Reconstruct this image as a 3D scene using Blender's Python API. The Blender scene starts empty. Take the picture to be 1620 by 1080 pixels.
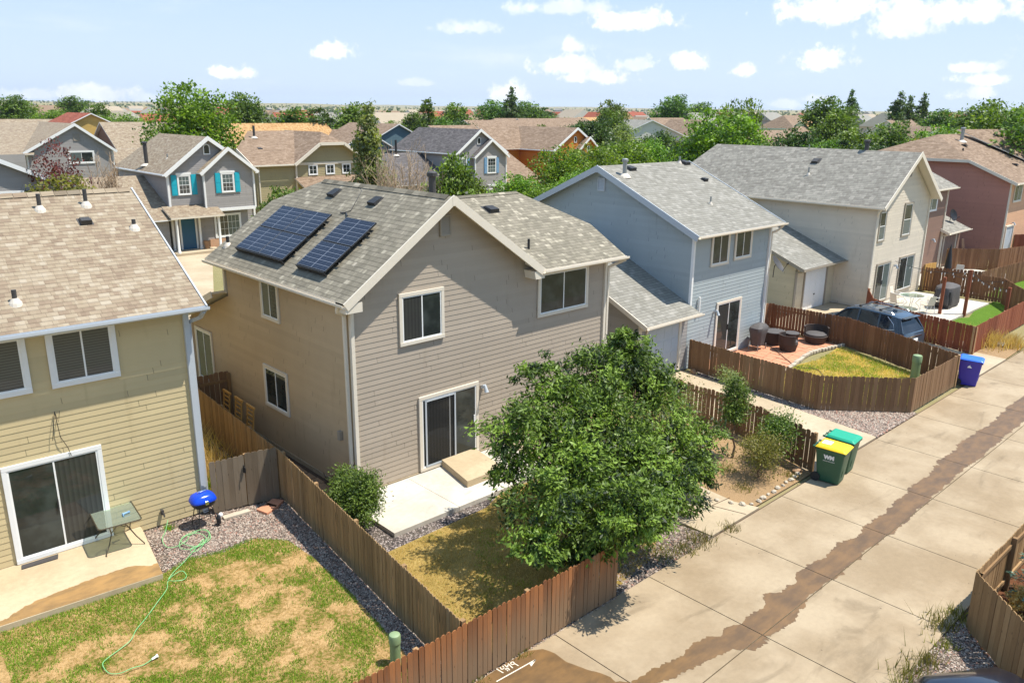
import bpy, math, random
import numpy as np
from mathutils import Vector, Matrix, noise

scene = bpy.context.scene
R_ = math.radians
# ---------------------------------------------------------------- camera
YAW, PITCH, ROLL, FPX = 0.75423, 0.27944, 0.009743, 1273.68
CAMZ = 10.0
f_ = Vector((math.sin(YAW) * math.cos(PITCH), math.cos(YAW) * math.cos(PITCH), -math.sin(PITCH)))
r0 = Vector((math.cos(YAW), -math.sin(YAW), 0)); u0 = r0.cross(f_)
r_ = r0 * math.cos(ROLL) + u0 * math.sin(ROLL); u_ = -r0 * math.sin(ROLL) + u0 * math.cos(ROLL)
cd = bpy.data.cameras.new('camera'); cam = bpy.data.objects.new('camera', cd); scene.collection.objects.link(cam)
cd.sensor_width = 36.0; cd.lens = FPX / 1620 * 36.0; cd.clip_start = 0.1; cd.clip_end = 20000
cam.matrix_world = Matrix(((r_.x, u_.x, -f_.x, 0), (r_.y, u_.y, -f_.y, 0), (r_.z, u_.z, -f_.z, CAMZ), (0, 0, 0, 1)))
scene.camera = cam
# ---------------------------------------------------------------- light
SUN_FROM = Vector((0.32, -0.31, 1.0)).normalized()
elev = math.asin(SUN_FROM.z)
az = math.atan2(SUN_FROM.x, SUN_FROM.y)
sd = bpy.data.lights.new('sun', 'SUN'); sd.energy = 5.0; sd.angle = R_(0.53); sd.color = (1.0, 0.945, 0.86)
sun = bpy.data.objects.new('sun', sd); scene.collection.objects.link(sun)
sun.rotation_euler = SUN_FROM.to_track_quat('Z', 'Y').to_euler(); sun.location = (0, 0, 60)
scene.view_settings.view_transform = 'Standard'; scene.view_settings.look = 'None'
scene.view_settings.exposure = 0.6; scene.view_settings.gamma = 1.0
scene.cycles.max_bounces = 6; scene.cycles.transparent_max_bounces = 12
scene.cycles.volume_bounces = 0
scene.render.film_transparent = False

class NT:
    def __init__(s, tree): s.t = tree; s.t.nodes.clear()
    def n(s, typ, props=None, **inp):
        nd = s.t.nodes.new('ShaderNode' + typ)
        for k, v in (props or {}).items(): setattr(nd, k, v)
        for k, v in inp.items():
            k = k.replace('_', ' ')
            if k.startswith('i') and k[1:].isdigit(): sk = nd.inputs[int(k[1:])]
            else: sk = nd.inputs[k]
            if hasattr(v, 'is_output') or isinstance(v, bpy.types.NodeSocket): s.t.links.new(v, sk)
            else:
                if sk.type == 'RGBA' and len(v) == 3: v = (*v, 1)
                sk.default_value = v
        return nd
    def m(s, op, a, b=0.0, c=0.0, clamp=False):
        return s.n('Math', {'operation': op, 'use_clamp': clamp}, i0=a, i1=b, i2=c).outputs[0]
    def vm(s, op, a, b=(0, 0, 0)):
        nd = s.n('VectorMath', {'operation': op}, i0=a, i1=b)
        return nd.outputs['Value'] if op in ('DOT_PRODUCT', 'LENGTH') else nd.outputs[0]
    def mix(s, fac, a, b, typ='MIX'):
        nd = s.t.nodes.new('ShaderNodeMix'); nd.data_type = 'RGBA'; nd.blend_type = typ
        for sk, v in ((nd.inputs[0], fac), (nd.inputs[6], a), (nd.inputs[7], b)):
            if isinstance(v, bpy.types.NodeSocket): s.t.links.new(v, sk)
            else: sk.default_value = v if isinstance(v, (int, float)) else ((*v, 1) if len(v) == 3 else v)
        return nd.outputs[2]
    def ramp(s, fac, stops, interp='LINEAR'):
        nd = s.t.nodes.new('ShaderNodeValToRGB'); cr = nd.color_ramp; cr.interpolation = interp
        while len(cr.elements) > 1: cr.elements.remove(cr.elements[0])
        cr.elements[0].position = stops[0][0]; cr.elements[0].color = (*stops[0][1], 1)
        for p, c in stops[1:]:
            e = cr.elements.new(p); e.color = (*c, 1)
        s.t.links.new(fac, nd.inputs[0]); return nd.outputs[0]
    def sstep(s, v, a, b):
        if a > b: return s.m('SUBTRACT', 1.0, s.sstep(v, b, a))
        nd = s.n('MapRange', {'interpolation_type': 'SMOOTHSTEP'}, Value=v)
        nd.inputs['From Min'].default_value = a; nd.inputs['From Max'].default_value = b
        return nd.outputs[0]
    def noise(s, vec, scale, detail=3, rough=0.55, dist=0.0):
        nd = s.n('TexNoise', None, Scale=scale, Detail=detail, Roughness=rough, Distortion=dist, Vector=vec)
        return nd.outputs['Fac']
    def bump(s, h, strength=0.3, dist=0.02):
        return s.n('Bump', None, Strength=strength, Distance=dist, Height=h).outputs[0]

# ---------------------------------------------------------------- sky with clouds (by direction only)
w = bpy.data.worlds.new('World'); scene.world = w; w.use_nodes = True
N = NT(w.node_tree)
sky = N.n('TexSky', {'sky_type': 'NISHITA', 'sun_disc': False, 'sun_elevation': elev, 'sun_rotation': az,
                     'altitude': 1600.0, 'air_density': 1.0, 'dust_density': 2.2, 'ozone_density': 1.6})
tc = N.n('TexCoord').outputs['Generated']
dirv = N.vm('NORMALIZE', tc)
def ray(px, py): return (f_ + r_ * ((px - 810) / FPX) - u_ * ((py - 540) / FPX)).normalized()
CL = [(527, 84, 52, 15, 1), (362, 117, 38, 12, 1), (140, 150, 70, 14, .8), (50, 150, 40, 10, .6), (805, 152, 40, 18, 1), (1010, 36, 88, 17, .95),
      (912, 76, 34, 14, .8), (905, 104, 65, 20, .85), (945, 124, 62, 13, .95), (1088, 100, 44, 17, 1), (1002, 104, 34, 12, .6), (1178, 113, 28, 13, .95),
      (1307, 98, 55, 18, 1), (1325, 16, 110, 24, .95), (1500, 22, 130, 26, .95), (1430, 45, 60, 20, .7), (1545, 108, 34, 9, .8), (1562, 128, 42, 9, .9),
      (740, 46, 60, 12, .5), (890, 14, 90, 14, .55), (1545, 150, 34, 10, .7), (1240, 166, 26, 8, .6), (1290, 158, 30, 7, .6), (660, 132, 40, 7, .35),
      (250, 155, 60, 9, .5), (-150, 90, 90, 22, .9), (1780, 70, 120, 26, .9), (1110, -60, 130, 40, .8), (600, -90, 160, 40, .8)]
nz = N.noise(dirv, 38.0, 8, 0.62)
nz2 = N.noise(dirv, 120.0, 6, 0.65)
pert = N.m('ADD', N.m('MULTIPLY', N.m('SUBTRACT', nz, 0.5), 2.9), N.m('MULTIPLY', N.m('SUBTRACT', nz2, 0.5), 1.1))
tot = None
for (px, py, a, b, s) in CL:
    c = ray(px, py); rr = c.cross(Vector((0, 0, 1))).normalized(); uu = rr.cross(c)
    off = N.vm('SUBTRACT', dirv, tuple(c))
    X = N.m('MULTIPLY', N.vm('DOT_PRODUCT', off, tuple(rr)), FPX / a)
    Y = N.m('MULTIPLY', N.vm('DOT_PRODUCT', off, tuple(uu)), FPX / (b * 1.25))
    # flatter bottom: the lower half falls off faster
    Yb = N.m('MULTIPLY', N.m('MINIMUM', Y, 0.0), 0.6)
    Y2 = N.m('ADD', Y, Yb)
    d = N.m('SQRT', N.m('ADD', N.m('MULTIPLY', X, X), N.m('MULTIPLY', Y2, Y2)))
    v = N.m('SUBTRACT', 1.0, d)
    v = N.m('ADD', v, N.m('MULTIPLY', pert, 0.8))
    v = N.m('MULTIPLY', N.sstep(v, 0.02, 0.6), s)
    tot = v if tot is None else N.m('MAXIMUM', tot, v)
thin = N.m('MULTIPLY', N.sstep(N.noise(N.vm('MULTIPLY', dirv, (1, 1, 5.0)), 5.0, 7, 0.6), 0.52, 0.85), 0.3)
tot = N.m('MAXIMUM', tot, thin)
skyc = sky.outputs[0]
sep = N.n('SeparateXYZ', None, Vector=dirv).outputs['Z']
hz = N.sstep(sep, 0.55, -0.02)
skyl = N.mix(0.85, skyc, N.mix(N.sstep(sep, .30, 0.0), (4.9, 7.9, 12.8), (8.6, 10.3, 12.8)))      # pale summer air low in the sky
shade = N.sstep(N.noise(N.vm('ADD', dirv, (0, 0, .012)), 40.0, 5, .6), .35, .7)
col = N.mix(tot, skyl, N.mix(shade, (12.0, 12.2, 12.8), (14.6, 14.6, 14.8)))
bg = N.n('Background', None, Color=col, Strength=0.062)
N.n('OutputWorld', None, Surface=bg.outputs[0])

# ---------------------------------------------------------------- mesh builder and tagging
C = scene.collection
class MB:
    def __init__(s): s.v = []; s.f = []; s.m = []; s.uv = []; s.r = []
    def add(s, vs, fs, mat=0, uv=None, r=0.5):
        k = len(s.v); s.v.extend([tuple(p) for p in vs])
        for i, f in enumerate(fs):
            s.f.append([k + j for j in f]); s.m.append(mat[i] if isinstance(mat, (list, tuple)) else mat)
            s.uv.append([uv[j] for j in f] if uv else None); s.r.append(r)
        return s
    def box(s, x0, x1, y0, y1, z0, z1, mat=0, r=0.5):
        vs = [(x0, y0, z0), (x1, y0, z0), (x1, y1, z0), (x0, y1, z0), (x0, y0, z1), (x1, y0, z1), (x1, y1, z1), (x0, y1, z1)]
        return s.add(vs, [(0, 3, 2, 1), (4, 5, 6, 7), (0, 1, 5, 4), (1, 2, 6, 5), (2, 3, 7, 6), (3, 0, 4, 7)], mat, None, r)
    def beam(s, a, b, w, h, mat=0, r=0.5, up=(0, 0, 1)):
        a = Vector(a); b = Vector(b); d = (b - a).normalized(); sd_ = d.cross(Vector(up))
        if sd_.length < 1e-4: sd_ = d.cross(Vector((1, 0, 0)))
        sd_.normalize(); U = sd_.cross(d)
        o = [(-w / 2, -h / 2), (w / 2, -h / 2), (w / 2, h / 2), (-w / 2, h / 2)]
        vs = [p + sd_ * i + U * j for p in (a, b) for i, j in o]
        return s.add(vs, [(0, 1, 2, 3), (7, 6, 5, 4), (0, 4, 5, 1), (1, 5, 6, 2), (2, 6, 7, 3), (3, 7, 4, 0)], mat, None, r)
    def prism(s, pts, vec, mat=0, r=0.5, mat_side=None):
        vec = Vector(vec); n = len(pts); vs = [Vector(p) for p in pts]; vs += [p + vec for p in vs]
        fs = [tuple(range(n)), tuple(range(2 * n - 1, n - 1, -1))] + [(i, i + n, (i + 1) % n + n, (i + 1) % n) for i in range(n)]
        return s.add(vs, fs, [mat, mat] + [mat if mat_side is None else mat_side] * n, None, r)
    def tube(s, pts, rad, n=8, mat=0, r=0.5, cap=True):
        pts = [Vector(p) for p in pts]; rad = rad if isinstance(rad, (list, tuple)) else [rad] * len(pts)
        vs = []; prev = None
        for i, p in enumerate(pts):
            d = (pts[min(i + 1, len(pts) - 1)] - pts[max(i - 1, 0)])
            d = d.normalized() if d.length > 1e-9 else Vector((0, 0, 1))
            if prev is None: a = d.cross(Vector((0, 0, 1)) if abs(d.z) < 0.95 else Vector((1, 0, 0))).normalized()
            else: a = (prev - d * prev.dot(d)).normalized()
            prev = a; b = d.cross(a)
            for k in range(n):
                t = 2 * math.pi * k / n; vs.append(p + (a * math.cos(t) + b * math.sin(t)) * rad[i])
        fs = [(i * n + k, i * n + (k + 1) % n, (i + 1) * n + (k + 1) % n, (i + 1) * n + k) for i in range(len(pts) - 1) for k in range(n)]
        if cap: fs += [tuple(range(n - 1, -1, -1)), tuple((len(pts) - 1) * n + k for k in range(n))]
        return s.add(vs, fs, mat, None, r)
    def lathe(s, cx, cy, prof, n=20, mat=0, sx=1.0, sy=1.0, rot=0.0, pw=2.0):
        vs = []
        for (rr, z) in prof:
            for k in range(n):
                t = 2 * math.pi * k / n; c, q = math.cos(t), math.sin(t)
                e = 2.0 / pw; x = rr * sx * math.copysign(abs(c) ** e, c); y = rr * sy * math.copysign(abs(q) ** e, q)
                vs.append((cx + x * math.cos(rot) - y * math.sin(rot), cy + x * math.sin(rot) + y * math.cos(rot), z))
        m_ = len(prof)
        fs = [(i * n + k, i * n + (k + 1) % n, (i + 1) * n + (k + 1) % n, (i + 1) * n + k) for i in range(m_ - 1) for k in range(n)]
        fs += [tuple(range(n - 1, -1, -1)), tuple((m_ - 1) * n + k for k in range(n))]
        return s.add(vs, fs, mat)
    def build(s, name, mats, parent=None, smooth=False, bevel=0.0, **tags):
        me = bpy.data.meshes.new(name)
        o3 = parent.get('_o', (0, 0, 0)) if parent else s.origin()
        vs = [(p[0] - o3[0], p[1] - o3[1], p[2] - o3[2]) for p in s.v]
        me.from_pydata(vs, [], s.f)
        for m_ in (mats if isinstance(mats, (list, tuple)) else [mats]): me.materials.append(m_)
        me.polygons.foreach_set('material_index', s.m)
        at = me.attributes.new('rnd', 'FLOAT', 'FACE'); at.data.foreach_set('value', [float(q) for q in s.r])
        if any(u is not None for u in s.uv):
            ul = me.uv_layers.new(name='UVMap'); flat = []
            for f, u in zip(s.f, s.uv):
                for j in range(len(f)): flat.extend(u[j] if u else (0, 0))
            ul.data.foreach_set('uv', flat)
        if smooth:
            me.polygons.foreach_set('use_smooth', [True] * len(s.f))
        me.update(); me.validate()
        o = bpy.data.objects.new(name, me); C.objects.link(o)
        if parent: o.parent = parent; o['_o'] = o3
        else: o.location = o3; o['_o'] = o3
        if bevel:
            b = o.modifiers.new('bevel', 'BEVEL'); b.width = bevel; b.segments = 2; b.limit_method = 'ANGLE'; b.angle_limit = R_(35)
        elif smooth:
            b = o.modifiers.new('split', 'EDGE_SPLIT'); b.split_angle = R_(38)
        for k, v in tags.items(): o[k] = v
        return o
    def origin(s):
        a = np.array(s.v); return (float(a[:, 0].mean()), float(a[:, 1].mean()), float(a[:, 2].min()))

def thing(name, label, cat, loc, group=None, rz=0.0):
    o = bpy.data.objects.new(name, None); C.objects.link(o); o.location = loc; o.rotation_euler = (0, 0, rz)
    o.empty_display_size = 0.3
    o['label'] = label; o['category'] = cat; o['_o'] = tuple(loc)
    if group: o['group'] = group
    return o
def tag(o, label, cat, group=None, kind=None):
    if label: o['label'] = label
    if cat: o['category'] = cat
    if group: o['group'] = group
    if kind: o['kind'] = kind
    return o
def struct(o, kind='structure'): o['kind'] = kind; return o
def copy_tree(o, parent=None):
    c = o.copy(); C.objects.link(c)
    if parent: c.parent = parent
    for ch in list(o.children): copy_tree(ch, c)
    return c
def place(o, x, y, z=0, rz=0, sc=None, label=None):
    o.location = (x, y, z); o.rotation_euler = (0, 0, rz)
    if sc: o.scale = sc if isinstance(sc, (tuple, list)) else (sc, sc, sc)
    if label: o['label'] = label
    return o
def gp(px, py, z=0.0):          # point of the ground (height z) seen at a place of the photograph
    d = ray(px, py); t = (z - CAMZ) / d.z; return (d.x * t, d.y * t)
def at(px, dist):               # point at a horizontal distance, in the compass direction of a photo column
    d = ray(px, 174); h = math.hypot(d.x, d.y); return (d.x / h * dist, d.y / h * dist)
# ---------------------------------------------------------------- materials
def mat(name):
    m = bpy.data.materials.new(name); m.use_nodes = True; return m, NT(m.node_tree)
def out(N, sh): N.n('OutputMaterial', None, Surface=sh)
def pbr(N, **k): return N.n('BsdfPrincipled', None, **k).outputs[0]
def H(c):   # sRGB 0-255 -> linear
    return tuple(((x / 255) / 12.92 if x / 255 <= 0.04045 else ((x / 255 + 0.055) / 1.055) ** 2.4) for x in c)
def sc3(c, k): return tuple(x * k for x in c)

def simple(name, c, rough=0.6, metal=0.0, var=0.12, scale=9.0, bump=0.05, spec=0.5):
    m, N = mat(name); oc = N.n('TexCoord').outputs['Object']
    a = N.noise(oc, scale, 5); cc = N.mix(a, sc3(c, 1 - var), sc3(c, 1 + var))
    b = N.bump(N.noise(oc, scale * 6, 3), bump, 0.01)
    out(N, pbr(N, Base_Color=cc, Roughness=rough, Metallic=metal, Normal=b, Specular_IOR_Level=spec)); return m

def siding(name, c, lap=0.145, sun=0.0):
    m, N = mat(name); oc = N.n('TexCoord').outputs['Object']
    s = N.n('SeparateXYZ', None, Vector=oc)
    al = N.m('ADD', s.outputs[0], s.outputs[1])
    row = N.m('FLOOR', N.m('DIVIDE', N.m('ADD', s.outputs[2], 0.002), lap))
    rh = N.n('TexWhiteNoise', {'noise_dimensions': '1D'}, W=row).outputs[0]
    u = N.m('ADD', N.m('DIVIDE', al, 3.66), rh)
    colr = N.m('FLOOR', u)
    wn = N.n('TexWhiteNoise', {'noise_dimensions': '2D'}, Vector=N.n('CombineXYZ', None, X=row, Y=colr).outputs[0]).outputs[0]
    v1 = N.m('MULTIPLY_ADD', wn, 0.10, 0.95)
    gr = N.noise(N.vm('MULTIPLY', oc, (2.0, 2.0, 30.0)), 3.0, 5)
    big = N.noise(oc, 0.7, 4, 0.6)
    k = N.m('MULTIPLY', v1, N.m('MULTIPLY_ADD', gr, 0.14, 0.93))
    k = N.m('MULTIPLY', k, N.m('MULTIPLY_ADD', big, 0.22, 0.89))
    fr = N.m('FRACT', u)
    joint = N.m('LESS_THAN', fr, 0.004)
    k = N.m('MULTIPLY', k, N.m('SUBTRACT', 1.0, N.m('MULTIPLY', joint, 0.55)))
    cc = N.mix(1.0, c, N.n('CombineXYZ', None, X=k, Y=k, Z=k).outputs[0], 'MULTIPLY')
    stain = N.sstep(N.noise(N.vm('MULTIPLY', oc, (3.0, 3.0, 0.4)), 1.2, 5), 0.58, 0.8)
    cc = N.mix(N.m('MULTIPLY', stain, 0.38), cc, (c[0] * .62, c[1] * .58, c[2] * .52))
    b = N.bump(N.noise(N.vm('MULTIPLY', oc, (3, 3, 40.0)), 6.0, 4), 0.12, 0.006)
    out(N, pbr(N, Base_Color=cc, Roughness=0.72, Normal=b)); return m

def shingle(name, stops, row=0.15, tab=0.33, seed=0.0, bl=1.0):
    m, N = mat(name); uv = N.n('UVMap').outputs[0]; s = N.n('SeparateXYZ', None, Vector=uv)
    oc = N.n('TexCoord').outputs['Object']
    vr = N.m('DIVIDE', N.m('ADD', s.outputs[1], seed), row); r = N.m('FLOOR', vr)
    rh = N.n('TexWhiteNoise', {'noise_dimensions': '1D'}, W=r).outputs[0]
    def cells(wd, k):
        uu = N.m('ADD', N.m('DIVIDE', s.outputs[0], wd), N.m('MULTIPLY', rh, 7.3 * k)); c = N.m('FLOOR', uu)
        return uu, N.n('TexWhiteNoise', {'noise_dimensions': '3D'}, Vector=N.n('CombineXYZ', None, X=c, Y=r, Z=k + seed).outputs[0]).outputs[0]
    u1, w1 = cells(tab, 1.0); u2, w2 = cells(tab * 0.45, 2.0)
    w = N.m('ADD', N.m('MULTIPLY', w1, 0.62), N.m('MULTIPLY', w2, 0.38))
    cc = N.ramp(w, stops)
    gran = N.noise(oc, 60, 3); big = N.noise(oc, 0.35, 4)
    k = N.m('MULTIPLY', N.m('MULTIPLY_ADD', gran, 0.35, 0.82), N.m('MULTIPLY_ADD', big, 0.18, 0.91))
    fr = N.m('FRACT', vr)
    line = N.m('SUBTRACT', 1.0, N.m('MULTIPLY', N.m('LESS_THAN', fr, 0.16), 0.36 * bl))
    slot = N.m('SUBTRACT', 1.0, N.m('MULTIPLY', N.m('MULTIPLY', N.m('LESS_THAN', N.m('FRACT', u1), 0.05), 1.0), 0.22))
    k = N.m('MULTIPLY', N.m('MULTIPLY', k, line), slot)
    cc = N.mix(1.0, cc, N.n('CombineXYZ', None, X=k, Y=k, Z=k).outputs[0], 'MULTIPLY')
    streak = N.sstep(N.noise(N.vm('MULTIPLY', uv, (3.5, 0.35, 1)), 1.0, 5), 0.55, 0.8)
    cc = N.mix(N.m('MULTIPLY', streak, 0.25), cc, sc3(stops[0][1], 0.8))
    h = N.m('ADD', N.m('SUBTRACT', 1.0, fr), N.m('MULTIPLY', N.m('GREATER_THAN', w2, 0.5), 0.5))
    b = N.bump(h, 0.5, 0.012)
    out(N, pbr(N, Base_Color=cc, Roughness=0.92, Normal=b, Specular_IOR_Level=0.2)); return m

def wood(name, stops, grey=None, gz0=0.0, gz1=0.6, scale=1.0):
    m, N = mat(name); oc = N.n('TexCoord').outputs['Object']
    a = N.n('Attribute', {'attribute_name': 'rnd'}).outputs['Fac']
    gr = N.noise(N.vm('MULTIPLY', oc, (22.0, 22.0, 1.3)), 1.4, 6, 0.65)
    fine = N.noise(N.vm('MULTIPLY', oc, (60.0, 60.0, 2.5)), 2.0, 5, 0.7)
    k = N.m('ADD', N.m('MULTIPLY', a, 0.55), N.m('MULTIPLY', gr, 0.45))
    cc = N.ramp(k, stops)
    kk = N.m('MULTIPLY_ADD', fine, 0.75, 0.62)
    cc = N.mix(1.0, cc, N.n('CombineXYZ', None, X=kk, Y=kk, Z=kk).outputs[0], 'MULTIPLY')
    if grey:
        z = N.n('SeparateXYZ', None, Vector=oc).outputs[2]
        g = N.sstep(N.m('ADD', z, N.m('MULTIPLY', N.m('SUBTRACT', gr, 0.5), 0.9)), gz1, gz0)
        g2 = N.m('MAXIMUM', g, N.sstep(N.m('ADD', a, N.m('MULTIPLY', gr, 0.6)), 1.0, 1.25))
        cc = N.mix(N.m('MULTIPLY', g2, 0.8), cc, grey)
    kn = N.n('TexVoronoi', {'feature': 'F1'}, Scale=1.0, Vector=N.vm('MULTIPLY', oc, (9.0, 9.0, 3.2))).outputs['Distance']
    cc = N.mix(N.m('MULTIPLY', N.m('LESS_THAN', kn, 0.10), 0.6), cc, (0.05, 0.03, 0.018))
    b = N.bump(fine, 0.4, 0.008)
    out(N, pbr(N, Base_Color=cc, Roughness=0.85, Normal=b, Specular_IOR_Level=0.25)); return m

def leafm(name, dark, light, tr=0.35, rough=0.5):
    m, N = mat(name); a = N.n('Attribute', {'attribute_name': 'rnd'}).outputs['Fac']
    oi = N.n('ObjectInfo').outputs['Random']
    cc = N.mix(a, dark, light)
    hs = N.n('HueSaturation', None, Hue=N.m('MULTIPLY_ADD', oi, 0.03, 0.485), Saturation=1.0, Value=N.m('MULTIPLY_ADD', oi, 0.3, 0.85), Color=cc).outputs[0]
    p = pbr(N, Base_Color=hs, Roughness=rough, Specular_IOR_Level=0.35)
    t = N.n('BsdfTranslucent', None, Color=N.mix(1.0, hs, (1.5, 1.7, 0.6), 'MULTIPLY')).outputs[0]
    out(N, N.n('MixShader', None, i0=tr, i1=p, i2=t).outputs[0]); return m

def glassm(name, inner, kind='dark', refl=0.015):
    m, N = mat(name); oc = N.n('TexCoord').outputs['Object']; s = N.n('SeparateXYZ', None, Vector=oc)
    if kind == 'blinds':
        f = N.m('FRACT', N.m('DIVIDE', s.outputs[2], 0.06)); cc = N.mix(N.m('LESS_THAN', f, 0.3), inner, sc3(inner, 0.5))
    elif kind == 'drapes':
        f = N.m('FRACT', N.m('DIVIDE', N.m('ADD', s.outputs[0], s.outputs[1]), 0.11)); cc = N.mix(N.sstep(f, 0.2, 0.9), inner, sc3(inner, 0.72))
    else:
        cc = N.mix(N.sstep(N.noise(oc, 1.6, 3), 0.4, 0.7), inner, sc3(inner, 2.2))
    wob = N.bump(N.noise(oc, 1.3, 2), 0.04, 0.05)
    p = pbr(N, Base_Color=cc, Roughness=0.6, Specular_IOR_Level=0.0)
    g = N.n('BsdfGlossy', None, Color=(0.66, 0.7, 0.7), Roughness=0.02, Normal=wob).outputs[0]
    fr = N.n('Fresnel', None, IOR=1.5).outputs[0]
    out(N, N.n('MixShader', None, i0=N.m('ADD', fr, refl, 0, True), i1=p, i2=g).outputs[0]); return m

def concrete(name, a, b, speck=0.5, stain=0.5):
    m, N = mat(name); oc = N.n('TexCoord').outputs['Object']
    n1 = N.noise(oc, 0.45, 6, 0.6); n2 = N.noise(oc, 7.0, 6, 0.65); n3 = N.noise(oc, 80.0, 3)
    cc = N.mix(N.sstep(n1, 0.35, 0.68), a, b)
    k = N.m('MULTIPLY', N.m('MULTIPLY_ADD', n2, 0.34, 0.83), N.m('MULTIPLY_ADD', n3, speck, 1 - speck / 2))
    cc = N.mix(1.0, cc, N.n('CombineXYZ', None, X=k, Y=k, Z=k).outputs[0], 'MULTIPLY')
    st = N.sstep(N.noise(N.vm('MULTIPLY', oc, (0.5, 1.6, 1)), 0.9, 6, 0.6, 0.8), 0.56, 0.74)
    cc = N.mix(N.m('MULTIPLY', st, stain), cc, sc3(a, 0.62))
    dots = N.n('TexVoronoi', None, Scale=2.3, Vector=oc).outputs['Distance']
    cc = N.mix(N.m('MULTIPLY', N.m('LESS_THAN', dots, 0.045), 0.7), cc, (0.09, 0.06, 0.04))
    out(N, pbr(N, Base_Color=cc, Roughness=0.88, Normal=N.bump(N.m('ADD', n2, n3), 0.2, 0.006), Specular_IOR_Level=0.3)); return m

def gravel(name, cols, scale=28.0):
    m, N = mat(name); oc = N.n('TexCoord').outputs['Object']
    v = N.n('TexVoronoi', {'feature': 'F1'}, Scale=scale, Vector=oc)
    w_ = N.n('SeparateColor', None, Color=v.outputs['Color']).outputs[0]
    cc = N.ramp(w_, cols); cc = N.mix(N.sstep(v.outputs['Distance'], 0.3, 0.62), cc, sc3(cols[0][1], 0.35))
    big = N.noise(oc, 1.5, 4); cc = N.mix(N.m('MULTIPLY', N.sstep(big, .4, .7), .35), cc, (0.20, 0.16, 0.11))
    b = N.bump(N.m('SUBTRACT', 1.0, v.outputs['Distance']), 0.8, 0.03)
    out(N, pbr(N, Base_Color=cc, Roughness=0.9, Normal=b)); return m

def turf(name, cols, s1=1.1, s2=22.0, streak=(1, 1, 1)):
    m, N = mat(name); oc = N.n('TexCoord').outputs['Object']
    n1 = N.noise(oc, s1, 6, 0.62); n2 = N.noise(N.vm('MULTIPLY', oc, streak), s2, 5, 0.7); n3 = N.noise(oc, 90, 3)
    k = N.m('ADD', N.m('MULTIPLY', n1, 0.62), N.m('MULTIPLY', n2, 0.38))
    cc = N.ramp(k, cols); kk = N.m('MULTIPLY_ADD', n3, 0.7, 0.65)
    cc = N.mix(1.0, cc, N.n('CombineXYZ', None, X=kk, Y=kk, Z=kk).outputs[0], 'MULTIPLY')
    out(N, pbr(N, Base_Color=cc, Roughness=0.95, Normal=N.bump(N.m('ADD', n2, n3), 0.7, 0.03), Specular_IOR_Level=0.1)); return m

M = {}
M['sid_taupe'] = siding('siding_taupe', H((164, 151, 134)))
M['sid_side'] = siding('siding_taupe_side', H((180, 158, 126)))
M['sid_tan'] = siding('siding_tan', H((188, 171, 130)))
M['sid_blue'] = siding('siding_blue', H((154, 163, 164)))
M['sid_beige'] = siding('siding_beige', H((204, 192, 172)))
M['sid_brown'] = siding('siding_brown', H((128, 100, 84)))
M['sid_khaki2'] = siding('siding_khaki_pale', H((198, 184, 156)))
M['sidbr_panel'] = simple('panel_brown', H((132, 108, 96)), .6)
M['sid_red'] = siding('siding_red', H((168, 118, 102)))
M['sid_peach'] = siding('siding_peach', H((205, 160, 124)))
M['sid_grey'] = siding('siding_grey', H((146, 142, 138)))
M['sid_olive'] = siding('siding_olive', H((158, 146, 110)))
M['sid_orange'] = siding('siding_orange', H((190, 116, 36)))
M['sid_teal'] = siding('siding_teal', H((80, 104, 112)))
M['sid_khaki'] = siding('siding_khaki', H((180, 150, 80)))
M['sid_white'] = siding('siding_white', H((198, 192, 180)))
M['trim'] = simple('trim_cream', H((212, 202, 184)), 0.55, var=0.06, bump=.03)
M['trimw'] = simple('trim_white', H((222, 222, 218)), 0.5, var=0.05, bump=.03)
M['trimg'] = simple('trim_grey', H((176, 182, 186)), 0.5, var=0.05, bump=.03)
M['vinyl'] = simple('vinyl_white', H((228, 228, 224)), 0.35, var=0.03, bump=.0)
M['trimtaupe'] = simple('trim_taupe', H((150, 140, 124)), 0.55, var=0.06)
M['sh_main'] = shingle('shingles_weathered_green', [(0, H((107, 101, 88))), (0.35, H((118, 112, 97))), (0.62, H((127, 120, 105))), (0.8, H((136, 129, 112))), (0.86, H((153, 146, 128))), (1, H((163, 154, 137)))], 0.15, 0.22)
M['sh_tan'] = shingle('shingles_tan', [(0, H((121, 105, 88))), (0.3, H((133, 117, 98))), (0.55, H((142, 128, 107))), (0.8, H((152, 139, 119))), (1, H((159, 148, 130)))], 0.14, 0.24, 3.0)
M['sh_blue'] = shingle('shingles_pale_grey', [(0, H((116, 113, 104))), (0.4, H((128, 125, 115))), (0.7, H((136, 133, 124))), (1, H((152, 148, 138)))], 0.15, 0.3, 5.0)
M['sh_beige'] = shingle('shingles_grey', [(0, H((114, 109, 100))), (0.4, H((128, 124, 114))), (0.7, H((140, 136, 125))), (1, H((156, 150, 139)))], 0.15, 0.26, 8.0)
M['sh_brown'] = shingle('shingles_brown', [(0, H((111, 92, 74))), (0.5, H((131, 111, 92))), (1, H((150, 130, 110)))], 0.15, 0.4, 11.0)
M['sh_dark'] = shingle('shingles_dark', [(0, H((74, 70, 68))), (.5, H((92, 88, 86))), (1, H((112, 106, 104)))], 0.15, 0.4, 13.0)
M['sh_wood'] = shingle('shingles_wood_shake', [(0, H((140, 104, 64))), (.5, H((170, 134, 90))), (1, H((188, 154, 110)))], 0.2, 0.2, 14.0)
M['sh_red'] = shingle('shingles_red', [(0, H((112, 60, 46))), (.5, H((136, 76, 58))), (1, H((158, 96, 74)))], 0.15, 0.4, 17.0)
M['g_dark'] = glassm('glass_dark', (0.022, 0.026, 0.024))
M['g_blind'] = glassm('glass_with_blinds', (0.10, 0.098, 0.088), 'blinds')
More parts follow.
